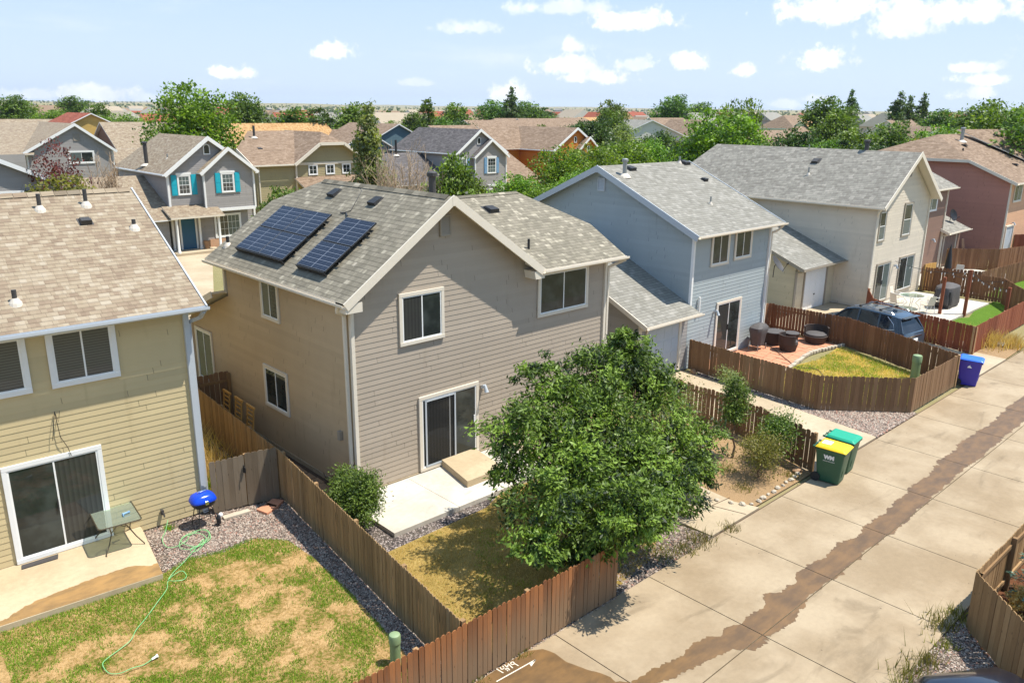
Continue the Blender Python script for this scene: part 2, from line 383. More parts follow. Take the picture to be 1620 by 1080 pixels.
M['g_drape'] = glassm('glass_with_drapes', (0.05, 0.05, 0.046), 'drapes')
M['g_pale'] = glassm('glass_pale', (0.12, 0.15, 0.14), 'drapes')
M['w_side'] = wood('fence_weathered_tan', [(0, H((92, 74, 50))), (.45, H((134, 108, 74))), (.75, H((162, 132, 92))), (1, H((184, 156, 112)))], grey=H((120, 106, 84)), gz0=.0, gz1=.5)
M['w_alley'] = wood('fence_orange_cedar', [(0, H((84, 44, 22))), (.3, H((122, 76, 44))), (.6, H((160, 102, 58))), (1, H((178, 134, 92)))], grey=H((126, 108, 84)), gz0=.2, gz1=1.5)
M['w_gate'] = wood('fence_grey_gate', [(0, H((70, 58, 44))), (.5, H((108, 94, 76))), (1, H((142, 128, 108)))], grey=H((112, 100, 84)))
M['w_brown'] = wood('fence_brown', [(0, H((82, 60, 42))), (.5, H((126, 97, 69))), (1, H((160, 130, 98)))], grey=H((132, 108, 80)), gz0=0, gz1=.3)
M['w_dkbrown'] = wood('fence_dark_brown', [(0, H((80, 54, 38))), (.5, H((122, 86, 60))), (1, H((158, 120, 88)))])
M['w_red'] = wood('fence_red_stain', [(0, H((98, 52, 34))), (.5, H((132, 74, 50))), (1, H((160, 102, 72)))])
M['w_plain'] = wood('lumber', [(0, H((112, 88, 62))), (.5, H((150, 120, 84))), (1, H((182, 150, 110)))])
M['w_yellow'] = wood('lumber_yellow', [(0, H((180, 130, 60))), (.5, H((206, 156, 84))), (1, H((222, 180, 110)))])
M['w_tilt'] = wood('fence_lower_right', [(0, H((96, 74, 50))), (.5, H((142, 112, 76))), (1, H((176, 144, 102)))])
M['conc'] = concrete('alley_concrete', H((140, 122, 96)), H((163, 146, 120)), .4, .6)
M['conc_p'] = concrete('patio_concrete', H((176, 168, 154)), H((196, 190, 178)), .3, .6)
M['conc_l'] = concrete('left_patio_concrete', H((168, 150, 120)), H((184, 166, 136)), .5, .1)
M['conc_d'] = concrete('drive_concrete', H((164, 148, 122)), H((180, 164, 138)), .35, .2)
M['wet'] = None
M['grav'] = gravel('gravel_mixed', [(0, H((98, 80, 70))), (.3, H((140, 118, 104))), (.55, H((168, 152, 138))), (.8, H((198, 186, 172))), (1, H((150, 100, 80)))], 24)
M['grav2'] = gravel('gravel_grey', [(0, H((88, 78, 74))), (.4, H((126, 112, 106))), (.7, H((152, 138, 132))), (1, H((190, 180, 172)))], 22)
M['dirt'] = turf('dirt', [(0, H((124, 100, 72))), (.45, H((152, 126, 94))), (.7, H((164, 134, 98))), (1, H((180, 154, 118)))], 1.2, 14)
M['straw'] = turf('dry_lawn', [(.3, H((104, 92, 42))), (.43, H((138, 118, 62))), (.55, H((164, 140, 82))), (.7, H((184, 162, 108)))], 1.3, 26, (1, 3, 1))
M['lawn_l'] = turf('patchy_lawn_soil', [(.3, H((80, 88, 34))), (.42, H((104, 104, 42))), (.48, H((150, 122, 78))), (.58, H((182, 150, 104))), (.75, H((162, 124, 88)))], 1.5, 12)
M['lawn_b'] = turf('yellow_lawn', [(.3, H((86, 98, 34))), (.42, H((122, 122, 46))), (.5, H((166, 142, 66))), (.6, H((180, 150, 78))), (.75, H((172, 128, 66)))], 1.6, 16)
M['lawn_g'] = turf('green_lawn', [(0, H((66, 96, 28))), (1, H((100, 130, 46)))], 2, 24)
M['ground'] = turf('ground_far', [(.2, H((88, 98, 58))), (.4, H((124, 120, 80))), (.6, H((146, 134, 98))), (.8, H((104, 108, 66)))], 0.02, .5)
M['mulch'] = turf('mulch', [(0, H((66, 42, 28))), (.5, H((106, 70, 48))), (1, H((150, 110, 82)))], 3, 30)
M['blk'] = simple('black_steel', (0.02, 0.02, 0.022), 0.45, 0.3)
M['blkp'] = simple('black_plastic', (0.018, 0.018, 0.018), 0.6)
M['cover'] = simple('grey_cover', H((78, 74, 72)), 0.75, var=.25, bump=.2)
M['wick'] = simple('dark_wicker', H((62, 50, 44)), 0.7, var=.3, scale=60, bump=.6)
M['galv'] = simple('galvanised', H((150, 152, 150)), 0.45, 0.6)
M['galvd'] = simple('dark_flue', H((70, 68, 66)), 0.55, 0.3)
M['boot'] = simple('flashing', H((196, 186, 170)), 0.5)
M['bluee'] = simple('blue_enamel', H((20, 66, 190)), 0.16, 0.0, var=.04, bump=0)
M['bronze'] = simple('bronze_tube', H((84, 76, 60)), 0.4, 0.4)
M['hose'] = simple('green_hose', H((120, 180, 118)), 0.45, var=.15)
M['hosed'] = simple('dark_hose', H((70, 62, 50)), 0.6)
M['ped'] = simple('pedestal_green', H((128, 148, 108)), 0.55)
M['binG'] = simple('bin_green', H((34, 84, 62)), 0.45, var=.08)
M['binGl'] = simple('bin_green_lid', H((28, 150, 116)), 0.4, var=.06)
M['binY'] = simple('bin_yellow_lid', H((240, 196, 18)), 0.4, var=.04)
M['binB'] = simple('bin_blue', H((54, 46, 156)), 0.4, var=.06)
M['binBl'] = simple('bin_blue_lid', H((40, 104, 214)), 0.4, var=.06)
M['white'] = simple('white_paint', H((235, 233, 228)), 0.6, var=.03)
M['chalk'] = simple('chalk', H((214, 204, 186)), 0.9, var=.12, scale=40)
M['stone'] = simple('stone_pale', H((178, 166, 146)), 0.85, var=.3, scale=6, bump=.4)
M['stoneb'] = simple('stone_tan', H((150, 118, 88)), 0.85, var=.3, scale=4, bump=.4)
M['paver'] = simple('red_flagstone', H((190, 132, 100)), 0.85, var=.2, scale=2.5, bump=.2)
M['bark'] = simple('bark', H((112, 92, 72)), 0.9, var=.3, scale=14, bump=.6)
M['twig'] = simple('bare_twigs', H((168, 146, 120)), 0.9, var=.2)
M['shutter'] = simple('turquoise_paint', H((20, 158, 176)), 0.5)
M['shutterb'] = simple('blue_paint', H((110, 146, 176)), 0.5)
M['doorb'] = simple('navy_door', H((22, 84, 116)), 0.4)
M['mat'] = simple('dark_mat', H((64, 60, 58)), 0.9, var=.3, scale=30)
M['tyre'] = simple('rubber', (0.02, 0.02, 0.02), 0.8)
M['soil'] = simple('dark_soil', H((80, 62, 46)), 0.95, var=.3)
M['brick'] = simple('pale_brick', H((180, 142, 112)), 0.85, var=.25, scale=7, bump=.3)

def flow(name, c, rough, base_from=None):
    m, N = mat(name); oc = N.n('TexCoord').outputs['Object']
    n = N.sstep(N.noise(N.vm('MULTIPLY', oc, (1, 2.2, 1)), 1.6, 7, .65), .3, .7); cc = N.mix(n, sc3(c, .72), (c[0] * 1.3, c[1] * 1.22, c[2] * 1.02))
    n3 = N.noise(oc, 80, 3)
    cc = N.mix(N.m('MULTIPLY', n3, .3), cc, sc3(c, .5))
    out(N, pbr(N, Base_Color=cc, Roughness=rough, Normal=N.bump(n3, .12, .004))); return m
M['wet'] = flow('wet_concrete', H((112, 87, 57)), .42)
M['wet2'] = flow('wet_patio', H((150, 120, 80)), .5)
m, N_ = mat('solar_cells'); uv = N_.n('UVMap').outputs[0]; s_ = N_.n('SeparateXYZ', None, Vector=uv)
def grid_(sock, n, wd): return N_.m('LESS_THAN', N_.m('ABSOLUTE', N_.m('SUBTRACT', N_.m('FRACT', N_.m('MULTIPLY_ADD', sock, n, .5)), .5)), wd)
g1 = N_.m('MAXIMUM', grid_(s_.outputs[0], 12, .045), grid_(s_.outputs[1], 6, .02))
g2 = N_.m('MAXIMUM', grid_(s_.outputs[0], 6, .03), grid_(s_.outputs[1], 2, .012))
cc_ = N_.mix(N_.m('MULTIPLY', g1, .35), (0.006, 0.008, 0.018), (0.12, 0.13, 0.16)); cc_ = N_.mix(N_.m('MULTIPLY', g2, .9), cc_, (.26, .28, .32))
out(N_, pbr(N_, Base_Color=cc_, Roughness=.3, Specular_IOR_Level=.35)); M['solar'] = m
def carpaint(name, c):
    m, N = mat(name); out(N, pbr(N, Base_Color=c, Metallic=.55, Roughness=.28, Coat_Weight=.9, Coat_Roughness=.04)); return m
M['car'] = carpaint('car_slate_blue', H((74, 92, 108))); M['cardk'] = carpaint('car_black_blue', H((30, 36, 52)))
M['chrome'] = simple('chrome', (.7, .7, .7), .15, 1.0, var=.02, bump=0)
M['tail'] = simple('tail_red', H((150, 16, 16)), .2, var=.05, bump=0)
M['cglass'] = glassm('car_glass', (.012, .014, .018), refl=.06)
def tglass(name, c):
    m, N = mat(name); t = N.n('MixShader', None, i0=.38, i1=N.n('BsdfTransparent', None, Color=c).outputs[0], i2=N.n('BsdfDiffuse', None, Color=(.42, .48, .36, 1)).outputs[0]).outputs[0]; g = N.n('BsdfGlossy', None, Roughness=.03, Color=(.9, .95, .9)).outputs[0]
    fr = N.n('Fresnel', None, IOR=1.5).outputs[0]; out(N, N.n('MixShader', None, i0=N.m('ADD', fr, .1), i1=t, i2=g).outputs[0]); return m
M['tglass'] = tglass('table_glass', (.80, .88, .78, 1))
L = {'ash': leafm('leaves_ash', H((26, 42, 15)), H((122, 144, 52)), .18), 'lime': leafm('leaves_lime', H((54, 82, 20)), H((128, 156, 46)), .28),
     'green': leafm('leaves_green', H((48, 72, 26)), H((112, 138, 54)), .26), 'dark': leafm('leaves_dark', H((38, 58, 28)), H((86, 110, 50)), .22),
     'grey': leafm('leaves_silver', H((82, 96, 56)), H((140, 146, 88))), 'plum': leafm('leaves_plum', H((72, 34, 32)), H((128, 74, 62)), .3),
     'olive': leafm('leaves_olive', H((78, 80, 34)), H((142, 136, 66))), 'spruce': leafm('needles_spruce', H((40, 66, 56)), H((100, 132, 112)), .1),
     'dry': leafm('dry_grass', H((172, 140, 80)), H((218, 192, 130)), .3), 'grass': leafm('grass_blades', H((84, 116, 26)), H((150, 176, 58)), .35),
     'far': leafm('leaves_far', H((62, 82, 46)), H((100, 118, 66)), .25)}
# ---------------------------------------------------------------- house parts
def clip_band(poly, a, b):
    def cut(P, z, keep_above):
        o = []
        for i in range(len(P)):
            p, q = P[i], P[(i + 1) % len(P)]
            ip = (p[1] >= z - 1e-9) if keep_above else (p[1] <= z + 1e-9); iq = (q[1] >= z - 1e-9) if keep_above else (q[1] <= z + 1e-9)
            if ip: o.append(p)
            if ip != iq and abs(q[1] - p[1]) > 1e-9:
                t = (z - p[1]) / (q[1] - p[1]); o.append((p[0] + (q[0] - p[0]) * t, z))
        return o
    P = cut(poly, a, True)
    return cut(P, b, False) if len(P) > 2 else []
def wall(mb, P0, U, poly, lap=0.145, proud=0.009, plain=False):
    """siding wall: poly in (u, z); outward normal is (U.y, -U.x)"""
    nx, ny = U[1], -U[0]
    def W(u, z, o): return (P0[0] + U[0] * u + nx * o, P0[1] + U[1] * u + ny * o, z)
    mb.add([W(u, z, 0) for u, z in poly], [tuple(range(len(poly)))])
    if plain: return
    z0 = math.floor(min(p[1] for p in poly) / lap) * lap; z1 = max(p[1] for p in poly); z = z0
    while z < z1:
        P = clip_band(poly, z, z + lap)
        if len(P) > 2:
            mb.add([W(u, q, 0.004 + proud * (1 - (q - z) / lap)) for u, q in P], [tuple(range(len(P)))])
            lo = [p for p in P if abs(p[1] - z) < 1e-6]
            if len(lo) >= 2:
                a = min(p[0] for p in lo); b = max(p[0] for p in lo)
                mb.add([W(a, z, 0.0), W(b, z, 0.0), W(b, z, 0.004 + proud), W(a, z, 0.004 + proud)], [(0, 1, 2, 3)])
        z += lap
def plane_uv(pts):
    p = [Vector(q) for q in pts]; n = Vector((0, 0, 0))
    for i in range(1, len(p) - 1): n += (p[i] - p[0]).cross(p[i + 1] - p[0])
    n.normalize()
    if n.z < 0: n = -n; 
    e = Vector((0, 0, 1)).cross(n); e = e.normalized() if e.length > 1e-5 else Vector((1, 0, 0)); s_ = n.cross(e)
    return [(q.dot(e), q.dot(s_)) for q in p], n
def roof_face(mb, pts, th=0.07):
    uv, n = plane_uv(pts); p = [Vector(q) for q in pts]
    t = Vector((0, 0, 0))
    for i in range(1, len(p) - 1): t += (p[i] - p[0]).cross(p[i + 1] - p[0])
    if t.z < 0: p.reverse(); uv.reverse()
    k = len(p); lo = [q - Vector((0, 0, th)) for q in p]
    mb.add(p, [tuple(range(k))], 0, uv)
    mb.add(p + lo, [tuple(range(2 * k - 1, k - 1, -1))] + [(i, i + k, (i + 1) % k + k, (i + 1) % k) for i in range(k)], 1)
def fascia(mb, pts, h=0.2, t=0.035, drop=0.02):
    for a, b in zip(pts[:-1], pts[1:]):
        a = Vector(a) - Vector((0, 0, h / 2 + drop)); b = Vector(b) - Vector((0, 0, h / 2 + drop)); mb.beam(a, b, t, h)
def gutter(par, a, b, m, drop=0.07):
    g = MB(); a = Vector(a); b = Vector(b); d = (b - a).normalized(); s_ = d.cross(Vector((0, 0, 1)))
    A = [(-.02, .05), (-.02, -.05), (.06, -.05), (.11, -.01), (.11, .05), (.098, .05), (.098, -.005), (.055, -.038), (-.008, -.038), (-.008, .05)]
    vs = [p + s_ * x + Vector((0, 0, z - drop + 0.02)) for p in (a, b) for x, z in A]; k = len(A)
    g.add(vs, [tuple(range(k)), tuple(range(2 * k - 1, k - 1, -1))] + [(i, i + k, (i + 1) % k + k, (i + 1) % k) for i in range(k)])
    return g.build('gutter', m, par)
def downspout(par, pts, m):
    g = MB()
    for a, b in zip(pts[:-1], pts[1:]): g.beam(a, b, .07, .09)
    return g.build('downspout', m, par, bevel=.008)
def wframe(P0, U, o):
    nx, ny = U[1], -U[0]
    return lambda u, z, k: (P0[0] + U[0] * u + nx * (k + o), P0[1] + U[1] * u + ny * (k + o), z)
def slab(mb, W, u0, u1, z0, z1, k0, k1, m=0):
    vs = [W(u, z, k) for k in (k0, k1) for u, z in ((u0, z0), (u1, z0), (u1, z1), (u0, z1))]
    mb.add(vs, [(3, 2, 1, 0), (4, 5, 6, 7), (0, 1, 5, 4), (1, 2, 6, 5), (2, 3, 7, 6), (3, 0, 4, 7)], m)
def window(par, P0, U, u0, u1, z0, z1, trim, panes=2, glass=('g_dark', 'g_dark'), tw=0.09, name='window', hung=False, grid=None, sashm='vinyl', label=None, screen=False):
    W = wframe(P0, U, 0.0); t = MB()
    slab(t, W, u0, u1, z1 - tw, z1, 0.0, .05); slab(t, W, u0, u1, z0, z0 + tw, 0.0, .055)
    slab(t, W, u0, u0 + tw, z0 + tw, z1 - tw, 0, .047); slab(t, W, u1 - tw, u1, z0 + tw, z1 - tw, 0, .047)
    fr = t.build(name, M[trim] if isinstance(trim, str) else trim, par, bevel=.004)
    if label: fr['label'] = label
    a, b, c, d = u0 + tw, u1 - tw, z0 + tw, z1 - tw; s_ = MB(); q = .035
    slab(s_, W, a, b, d - q, d, 0, .036, 0); slab(s_, W, a, b, c, c + q, 0, .038, 0)
    slab(s_, W, a, a + q, c + q, d - q, 0, .034, 0); slab(s_, W, b - q, b, c + q, d - q, 0, .034, 0)
    cells = []
    if hung:
        mz = (c + d) / 2; slab(s_, W, a + q, b - q, mz - q / 2, mz + q / 2, 0, .033, 0); cells = [(a + q, b - q, c + q, mz - q / 2), (a + q, b - q, mz + q / 2, d - q)]
    else:
        wd = (b - a) / panes
        for i in range(1, panes): slab(s_, W, a + wd * i - q / 2, a + wd * i + q / 2, c + q, d - q, 0, .033, 0)
        for i in range(panes): cells.append((a + wd * i + (q if i == 0 else q / 2), a + wd * (i + 1) - (q if i == panes - 1 else q / 2), c + q, d - q))
    if grid:
        nx_, nz_ = grid
        for (x0, x1, y0, y1) in cells:
            for i in range(1, nx_): x = x0 + (x1 - x0) * i / nx_; slab(s_, W, x - .008, x + .008, y0, y1, 0, .026, 0)
            for i in range(1, nz_): y = y0 + (y1 - y0) * i / nz_; slab(s_, W, x0, x1, y - .008, y + .008, 0, .0255, 0)
    s_.build('sash', M[sashm], fr)
    for i, (x0, x1, y0, y1) in enumerate(cells):
        g = MB(); g.add([W(x0, y0, .022), W(x1, y0, .022), W(x1, y1, .022), W(x0, y1, .022)], [(0, 1, 2, 3)])
        g.build('pane', M[glass[i % len(glass)]], fr)
    return fr
def slider(par, P0, U, u0, u1, z0, z1, trim, glass=('g_drape', 'g_dark'), screen=0):
    fr = window(par, P0, U, u0, u1, z0, z1, trim, 2, glass, .1, 'sliding_door')
    W = wframe(P0, U, 0); h = MB(); um = (u0 + u1) / 2
    uh = um - .05 if screen == 0 else u1 - .2
    slab(h, W, uh, uh + .03, (z0 + z1) / 2 - .12, (z0 + z1) / 2 + .12, .04, .065); h.build('handle', M['blkp'] if screen == 0 else M['vinyl'], fr)
    s_ = MB()
    if screen:
        a, b = u0 + .22, u0 + .22 + (u1 - u0) * .48
        for x in (a, b): slab(s_, W, x - .025, x + .025, z0 + .1, z1 - .14, .04, .06)
        slab(s_, W, a, b, z1 - .18, z1 - .14, .042, .062); slab(s_, W, a, b, z0 + .1, z0 + .15, .042, .062)
        s_.build('screen_frame', M['trimg'], fr)
        g = MB(); g.add([W(a, z0 + .12, .05), W(b, z0 + .12, .05), W(b, z1 - .16, .05), W(a, z1 - .16, .05)], [(0, 1, 2, 3)]); g.build('screen', M['screen'], fr)
    return fr
m, N_ = mat('insect_screen'); t_ = N_.n('BsdfTransparent').outputs[0]; d_ = N_.n('BsdfDiffuse', None, Color=(.03, .03, .03, 1)).outputs[0]
out(N_, N_.n('MixShader', None, i0=.45, i1=t_, i2=d_).outputs[0]); M['screen'] = m
def boards(par, segs, m, name='corner_board', w=.1):
    for a, c in segs:
        b = MB(); b.beam(a, c, w, w); b.build(name, m, par)
def vbox(par, p, m, name='roof_vent', s=.2, nrm=(0, 0, 1), face=(-1, 0, 0)):
    """low turtle vent sitting on the roof"""
    n = Vector(nrm).normalized(); f = Vector(face); f = (f - n * f.dot(n)).normalized(); g = n.cross(f); p = Vector(p)
    def T(a, b, c): return p + f * a + g * b + n * c
    v = MB(); v.add([T(-s, -s, .0), T(s, -s, 0), T(s, s, 0), T(-s, s, 0), T(-s * .8, -s * .8, .08), T(s * .9, -s * .9, .13), T(s * .9, s * .9, .13), T(-s * .8, s * .8, .08)],
        [(0, 3, 2, 1), (4, 5, 6, 7), (0, 1, 5, 4), (1, 2, 6, 5), (2, 3, 7, 6), (3, 0, 4, 7)])
    v.add([T(-s * 1.3, -s * 1.3, .005), T(s * 1.1, -s * 1.3, .005), T(s * 1.1, s * 1.3, .005), T(-s * 1.3, s * 1.3, .005)], [(0, 1, 2, 3)])
    return v.build(name, m, par)
def vpipe(par, p, h=.35, r=.045, m='galv', boot=True, cap=False, name='vent_pipe'):
    v = MB(); p = Vector(p); v.tube([p - Vector((0, 0, .15)), p + Vector((0, 0, h))], r, 12)
    if cap: v.tube([p + Vector((0, 0, h)), p + Vector((0, 0, h + .03)), p + Vector((0, 0, h + .12)), p + Vector((0, 0, h + .15))], [r * 1.1, r * 1.5, r * 1.5, r * .9], 12)
    o = v.build(name, M[m], par)
    if boot:
        b = MB(); b.tube([p + Vector((0, 0, -.08)), p + Vector((0, 0, .0)), p + Vector((0, 0, .1))], [r * 3.2, r * 2.6, r * 1.2], 12); b.build('flashing', M['boot'], o)
    return o
def louver(par, P0, U, u0, u1, z0, z1, trim):
    W = wframe(P0, U, 0); v = MB(); q = .04
    slab(v, W, u0, u1, z1 - q, z1, 0, .045); slab(v, W, u0, u1, z0, z0 + q, 0, .045); slab(v, W, u0, u0 + q, z0 + q, z1 - q, 0, .044); slab(v, W, u1 - q, u1, z0 + q, z1 - q, 0, .044)
    n = 8
    for i in range(n):
        z = z0 + q + (z1 - z0 - 2 * q) * i / n
        v.add([W(u0 + q, z, .035), W(u1 - q, z, .035), W(u1 - q, z + .05, .022), W(u0 + q, z + .05, .022)], [(0, 1, 2, 3)])
    return v.build('gable_vent', M[trim], par)
def walllamp(par, p, nrm=(0, -1)):
    v = MB(); x, y, z = p; nx, ny = nrm
    v.beam((x, y, z), (x + nx * .12, y + ny * .12, z + .05), .1, .1); v.tube([(x + nx * .12, y + ny * .12, z + .08), (x + nx * .17, y + ny * .17, z - .02), (x + nx * .2, y + ny * .2, z - .12)], [.04, .05, .07], 12)
    return v.build('wall_lamp', M['trimg'], par)
def dish(par, p, toward, m='galvd', r=.32):
    p = Vector(p); t = Vector(toward).normalized(); a = t.cross(Vector((0, 0, 1))).normalized(); b = a.cross(t)
    v = MB(); vs = [p - t * .07]; fs = []; n = 24
    for k, (rr, dz) in enumerate(((.35, -.06), (.7, -.03), (1, .02))):
        for i in range(n):
            q = 2 * math.pi * i / n; vs.append(p + (a * math.cos(q) * .92 + b * math.sin(q)) * r * rr + t * dz)
    for i in range(n): fs.append((0, 1 + i, 1 + (i + 1) % n))
    for k in range(2):
        for i in range(n): fs.append((1 + k * n + i, 1 + (k + 1) * n + i, 1 + (k + 1) * n + (i + 1) % n, 1 + k * n + (i + 1) % n))
    v.add(vs, fs); v.tube([p - b * r * .9, p - b * r * .55 + t * .35], .012, 6); v.tube([p - b * r * .55 + t * .3, p - b * r * .55 + t * .42], .03, 8)
    v.tube([p - t * .06, p - t * .18, p - t * .2 - Vector((0, 0, .5))], .02, 8)
    return v.build('satellite_dish', M[m], par, smooth=True)

# ---------------------------------------------------------------- text
def text_mesh(body, size, loc, rotm, m, parent=None, name='lettering', ext=.002, bold=0.0):
    cu = bpy.data.curves.new(name, 'FONT'); cu.body = body; cu.size = size; cu.extrude = ext; cu.align_x = 'CENTER'; cu.align_y = 'CENTER'; cu.offset = bold
    tmp = bpy.data.objects.new(name, cu); C.objects.link(tmp); dg = bpy.context.evaluated_depsgraph_get(); dg.update()
    me = bpy.data.meshes.new_from_object(tmp.evaluated_get(dg)); me.name = name; bpy.data.objects.remove(tmp); bpy.data.curves.remove(cu)
    me.materials.clear(); me.materials.append(m)
    MX = Matrix.Translation(Vector(loc)) @ rotm.to_4x4(); me.transform(MX)
    if parent:
        o3 = parent.get('_o', (0, 0, 0)); me.transform(Matrix.Translation(-Vector(o3)))
    o = bpy.data.objects.new(name, me); C.objects.link(o)
    if parent: o.parent = parent
    return o

# ---------------------------------------------------------------- fences
def fence(path, label, m, h=1.3, group=None, cat='fence', rails_side=1, pw=.14, gap=.010, thick=.018, z0=0.0, posts=True, hvar=.012, seed=1, railm='w_plain', hs=None, tops='dog', name='picket_fence'):
    rng = random.Random(seed); path = [Vector((p[0], p[1], 0)) for p in path]
    t = thing(name, label, cat, (path[0].x, path[0].y, z0), group)
    b = MB(); rl = []; ps = []; hs = hs or [h] * len(path)
    for si, (a, c) in enumerate(zip(path[:-1], path[1:])):
        L_ = (c - a).length; d = (c - a) / L_; nrm = Vector((-d.y, d.x, 0)); n = max(1, int(L_ / (pw + gap))); st = L_ / n; run = rng.random()
        for i in range(n):
            if rng.random() < .12: run = rng.random()
            hh = hs[si] + (hs[si + 1] - hs[si]) * (i + .5) / n + rng.uniform(-hvar, hvar); wv = st - gap * rng.uniform(.2, 2.0)
            p = a + d * (st * i + (st - wv) / 2); ln = rng.uniform(-.006, .006) ; o = nrm * rng.uniform(-.007, .007)
            q = p + d * wv; zb = z0 + rng.uniform(0, .03); c_ = .03 if tops == 'dog' else 0.0
            prof = [(p, zb), (q, zb), (q + d * ln, z0 + hh - c_), (q - d * (c_ - ln), z0 + hh), (p + d * (c_ + ln), z0 + hh), (p + d * ln, z0 + hh - c_)] if c_ else [(p, zb), (q, zb), (q + d * ln, z0 + hh), (p + d * ln, z0 + hh)]
            b.prism([(v.x + o.x - nrm.x * thick / 2, v.y + o.y - nrm.y * thick / 2, z) for v, z in prof], nrm * thick, 0, min(1, max(0, run * .45 + rng.random() * .6 - .02)))
        off = nrm * (rails_side * (thick / 2 + .022))
        for zf in (.16, .82):
            rl.append((a + off + Vector((0, 0, z0 + hs[si] * zf)), c + off + Vector((0, 0, z0 + hs[si + 1] * zf))))
        k = max(1, round(L_ / 2.4))
        for i in range(k + (1 if si == len(path) - 2 else 0)):
            f = i / k; ps.append((a + d * (L_ * f) + off * 2.2 + d * (.03 if i == 0 else (-.03 if i == k else 0)), hs[si] + (hs[si + 1] - hs[si]) * f))
    b.build('pickets', M[m], t)
    for a, c in rl:
        r = MB(); r.beam(a, c, .04, .09, r=rng.random()); r.build('rail', M[railm], t)
    if posts:
        for p, hh in ps:
            r = MB(); r.box(p.x - .045, p.x + .045, p.y - .045, p.y + .045, z0, z0 + hh * .97, r=rng.random()); r.build('post', M[railm], t)
    return t
# ---------------------------------------------------------------- ground and paving
def sheet(name, pts, z, m, th=None, kind='structure', label=None):
    b = MB()
    P = [(p[0], p[1], z) for p in pts]
    if th:
        a = sum(P[i][0] * P[(i + 1) % len(P)][1] - P[(i + 1) % len(P)][0] * P[i][1] for i in range(len(P)))
        if a < 0: P.reverse()
        n = len(P); vs = P + [(p[0], p[1], z - th) for p in P]
        b.add(vs, [tuple(range(n)), tuple(range(2 * n - 1, n - 1, -1))] + [(i, i + n, (i + 1) % n + n, (i + 1) % n) for i in range(n)])
    else: b.add(P, [tuple(range(len(P)))])
    o = b.build(name, m); o['kind'] = kind
    if label: o['label'] = label
    return o
# terrain: one sheet to the horizon, low hills far away
rs = [0, 14, 30, 60, 110, 180, 300, 500, 800, 1200, 1700, 2300, 3000, 3800, 4800, 6000, 7500]; nseg = 240
tb = MB(); vs = []; fs = []; uvl = []
for i, rr in enumerate(rs):
    for k in range(nseg):
        a = 2 * math.pi * k / nseg; x, y = 20 + rr * math.cos(a), 20 + rr * math.sin(a); z = -.06
        if rr > 1000:
            n = noise.noise((x / 1500, y / 1500, 3.1)) + .5 * noise.noise((x / 500, y / 500, 7.7))
            left = max(0.0, (math.atan2(y, x) - .6)) if x > 0 else 1.0
            z = (rr - 1000) / 4500 * (30 + 14 * min(1, left)) * (0.8 + .45 * n)
        vs.append((x, y, z))
for i in range(1, len(rs) - 1):
    for k in range(nseg): fs.append((i * nseg + k, i * nseg + (k + 1) % nseg, (i + 1) * nseg + (k + 1) % nseg, (i + 1) * nseg + k))
fs.append(tuple(nseg + k for k in range(nseg)))
fs = [tuple(j for j in f) for f in fs]
tb.add(vs, fs); g_ = tb.build('ground', M['ground']); g_['kind'] = 'structure'

# alley slabs with real joints
def slabs(name, xs, ys, z, m, gap=.022, th=.15, skew=None):
    b = MB()
    for a, c in zip(xs[:-1], xs[1:]):
        for p, q in zip(ys[:-1], ys[1:]): b.box(a + gap / 2, c - gap / 2, p + gap / 2, q - gap / 2, z - th, z)
    o = b.build(name, m); o['kind'] = 'structure'; return o
jx = [-6.0, -3.0, .2, 3.4, 6.9, 10.1, 13.15, 16.1, 19.0, 21.9, 24.9, 28.1, 31.2, 34.4, 37.6, 40.7, 43.8, 47, 50, 53, 56, 60, 64, 68, 74, 80, 90]
slabs('alley', jx, [4.17, 6.62, 9.45], 0.0, M['conc'])
o = MB(); o.box(-6, 90, 4.1, 9.5, -.055, -.03); struct(o.build('alley_joint_bed', M['soil']))
# wet streak down the alley (a stain with a shape of its own)
Lp = [(9.72, 7.9), (10.12, 7.49), (10.7, 7.5), (11.0, 7.36), (11.47, 7.34), (11.9, 7.42), (12.28, 7.36), (12.52, 7.16), (12.87, 7.26), (13.2, 7.12), (13.7, 7.2), (14.14, 7.14), (14.46, 7.31), (14.9, 7.16), (15.39, 7.12), (15.56, 7.24), (16.26, 7.32), (16.7, 7.18), (17.15, 7.15), (17.62, 7.3), (18.1, 7.1), (18.68, 7.08), (19.2, 7.22), (20, 7.14), (21.04, 7.23), (22.49, 7.31), (23.74, 7.3), (24.68, 7.46), (25.69, 7.42), (27.2, 7.5), (29, 7.42), (31.5, 7.55), (34, 7.5), (37, 7.6), (41, 7.55), (46, 7.65), (54, 7.6)]
Rp = [(9.6, 7.5), (10.0, 7.3), (10.42, 7.22), (10.97, 6.99), (11.6, 6.95), (12.34, 6.8), (12.58, 6.51), (13.11, 6.44), (13.03, 6.57), (13.6, 6.48), (14.27, 6.44), (15.0, 6.66), (15.92, 6.65), (16.34, 6.61), (16.5, 6.5), (16.8, 6.63), (17.37, 6.57), (17.82, 6.65), (19.12, 6.56), (20.6, 6.6), (21.55, 6.64), (23, 6.7), (24.57, 6.72), (26.17, 6.66), (29, 6.74), (33, 6.7), (38, 6.85), (46, 6.9), (54, 7.0)]
rng = random.Random(4)
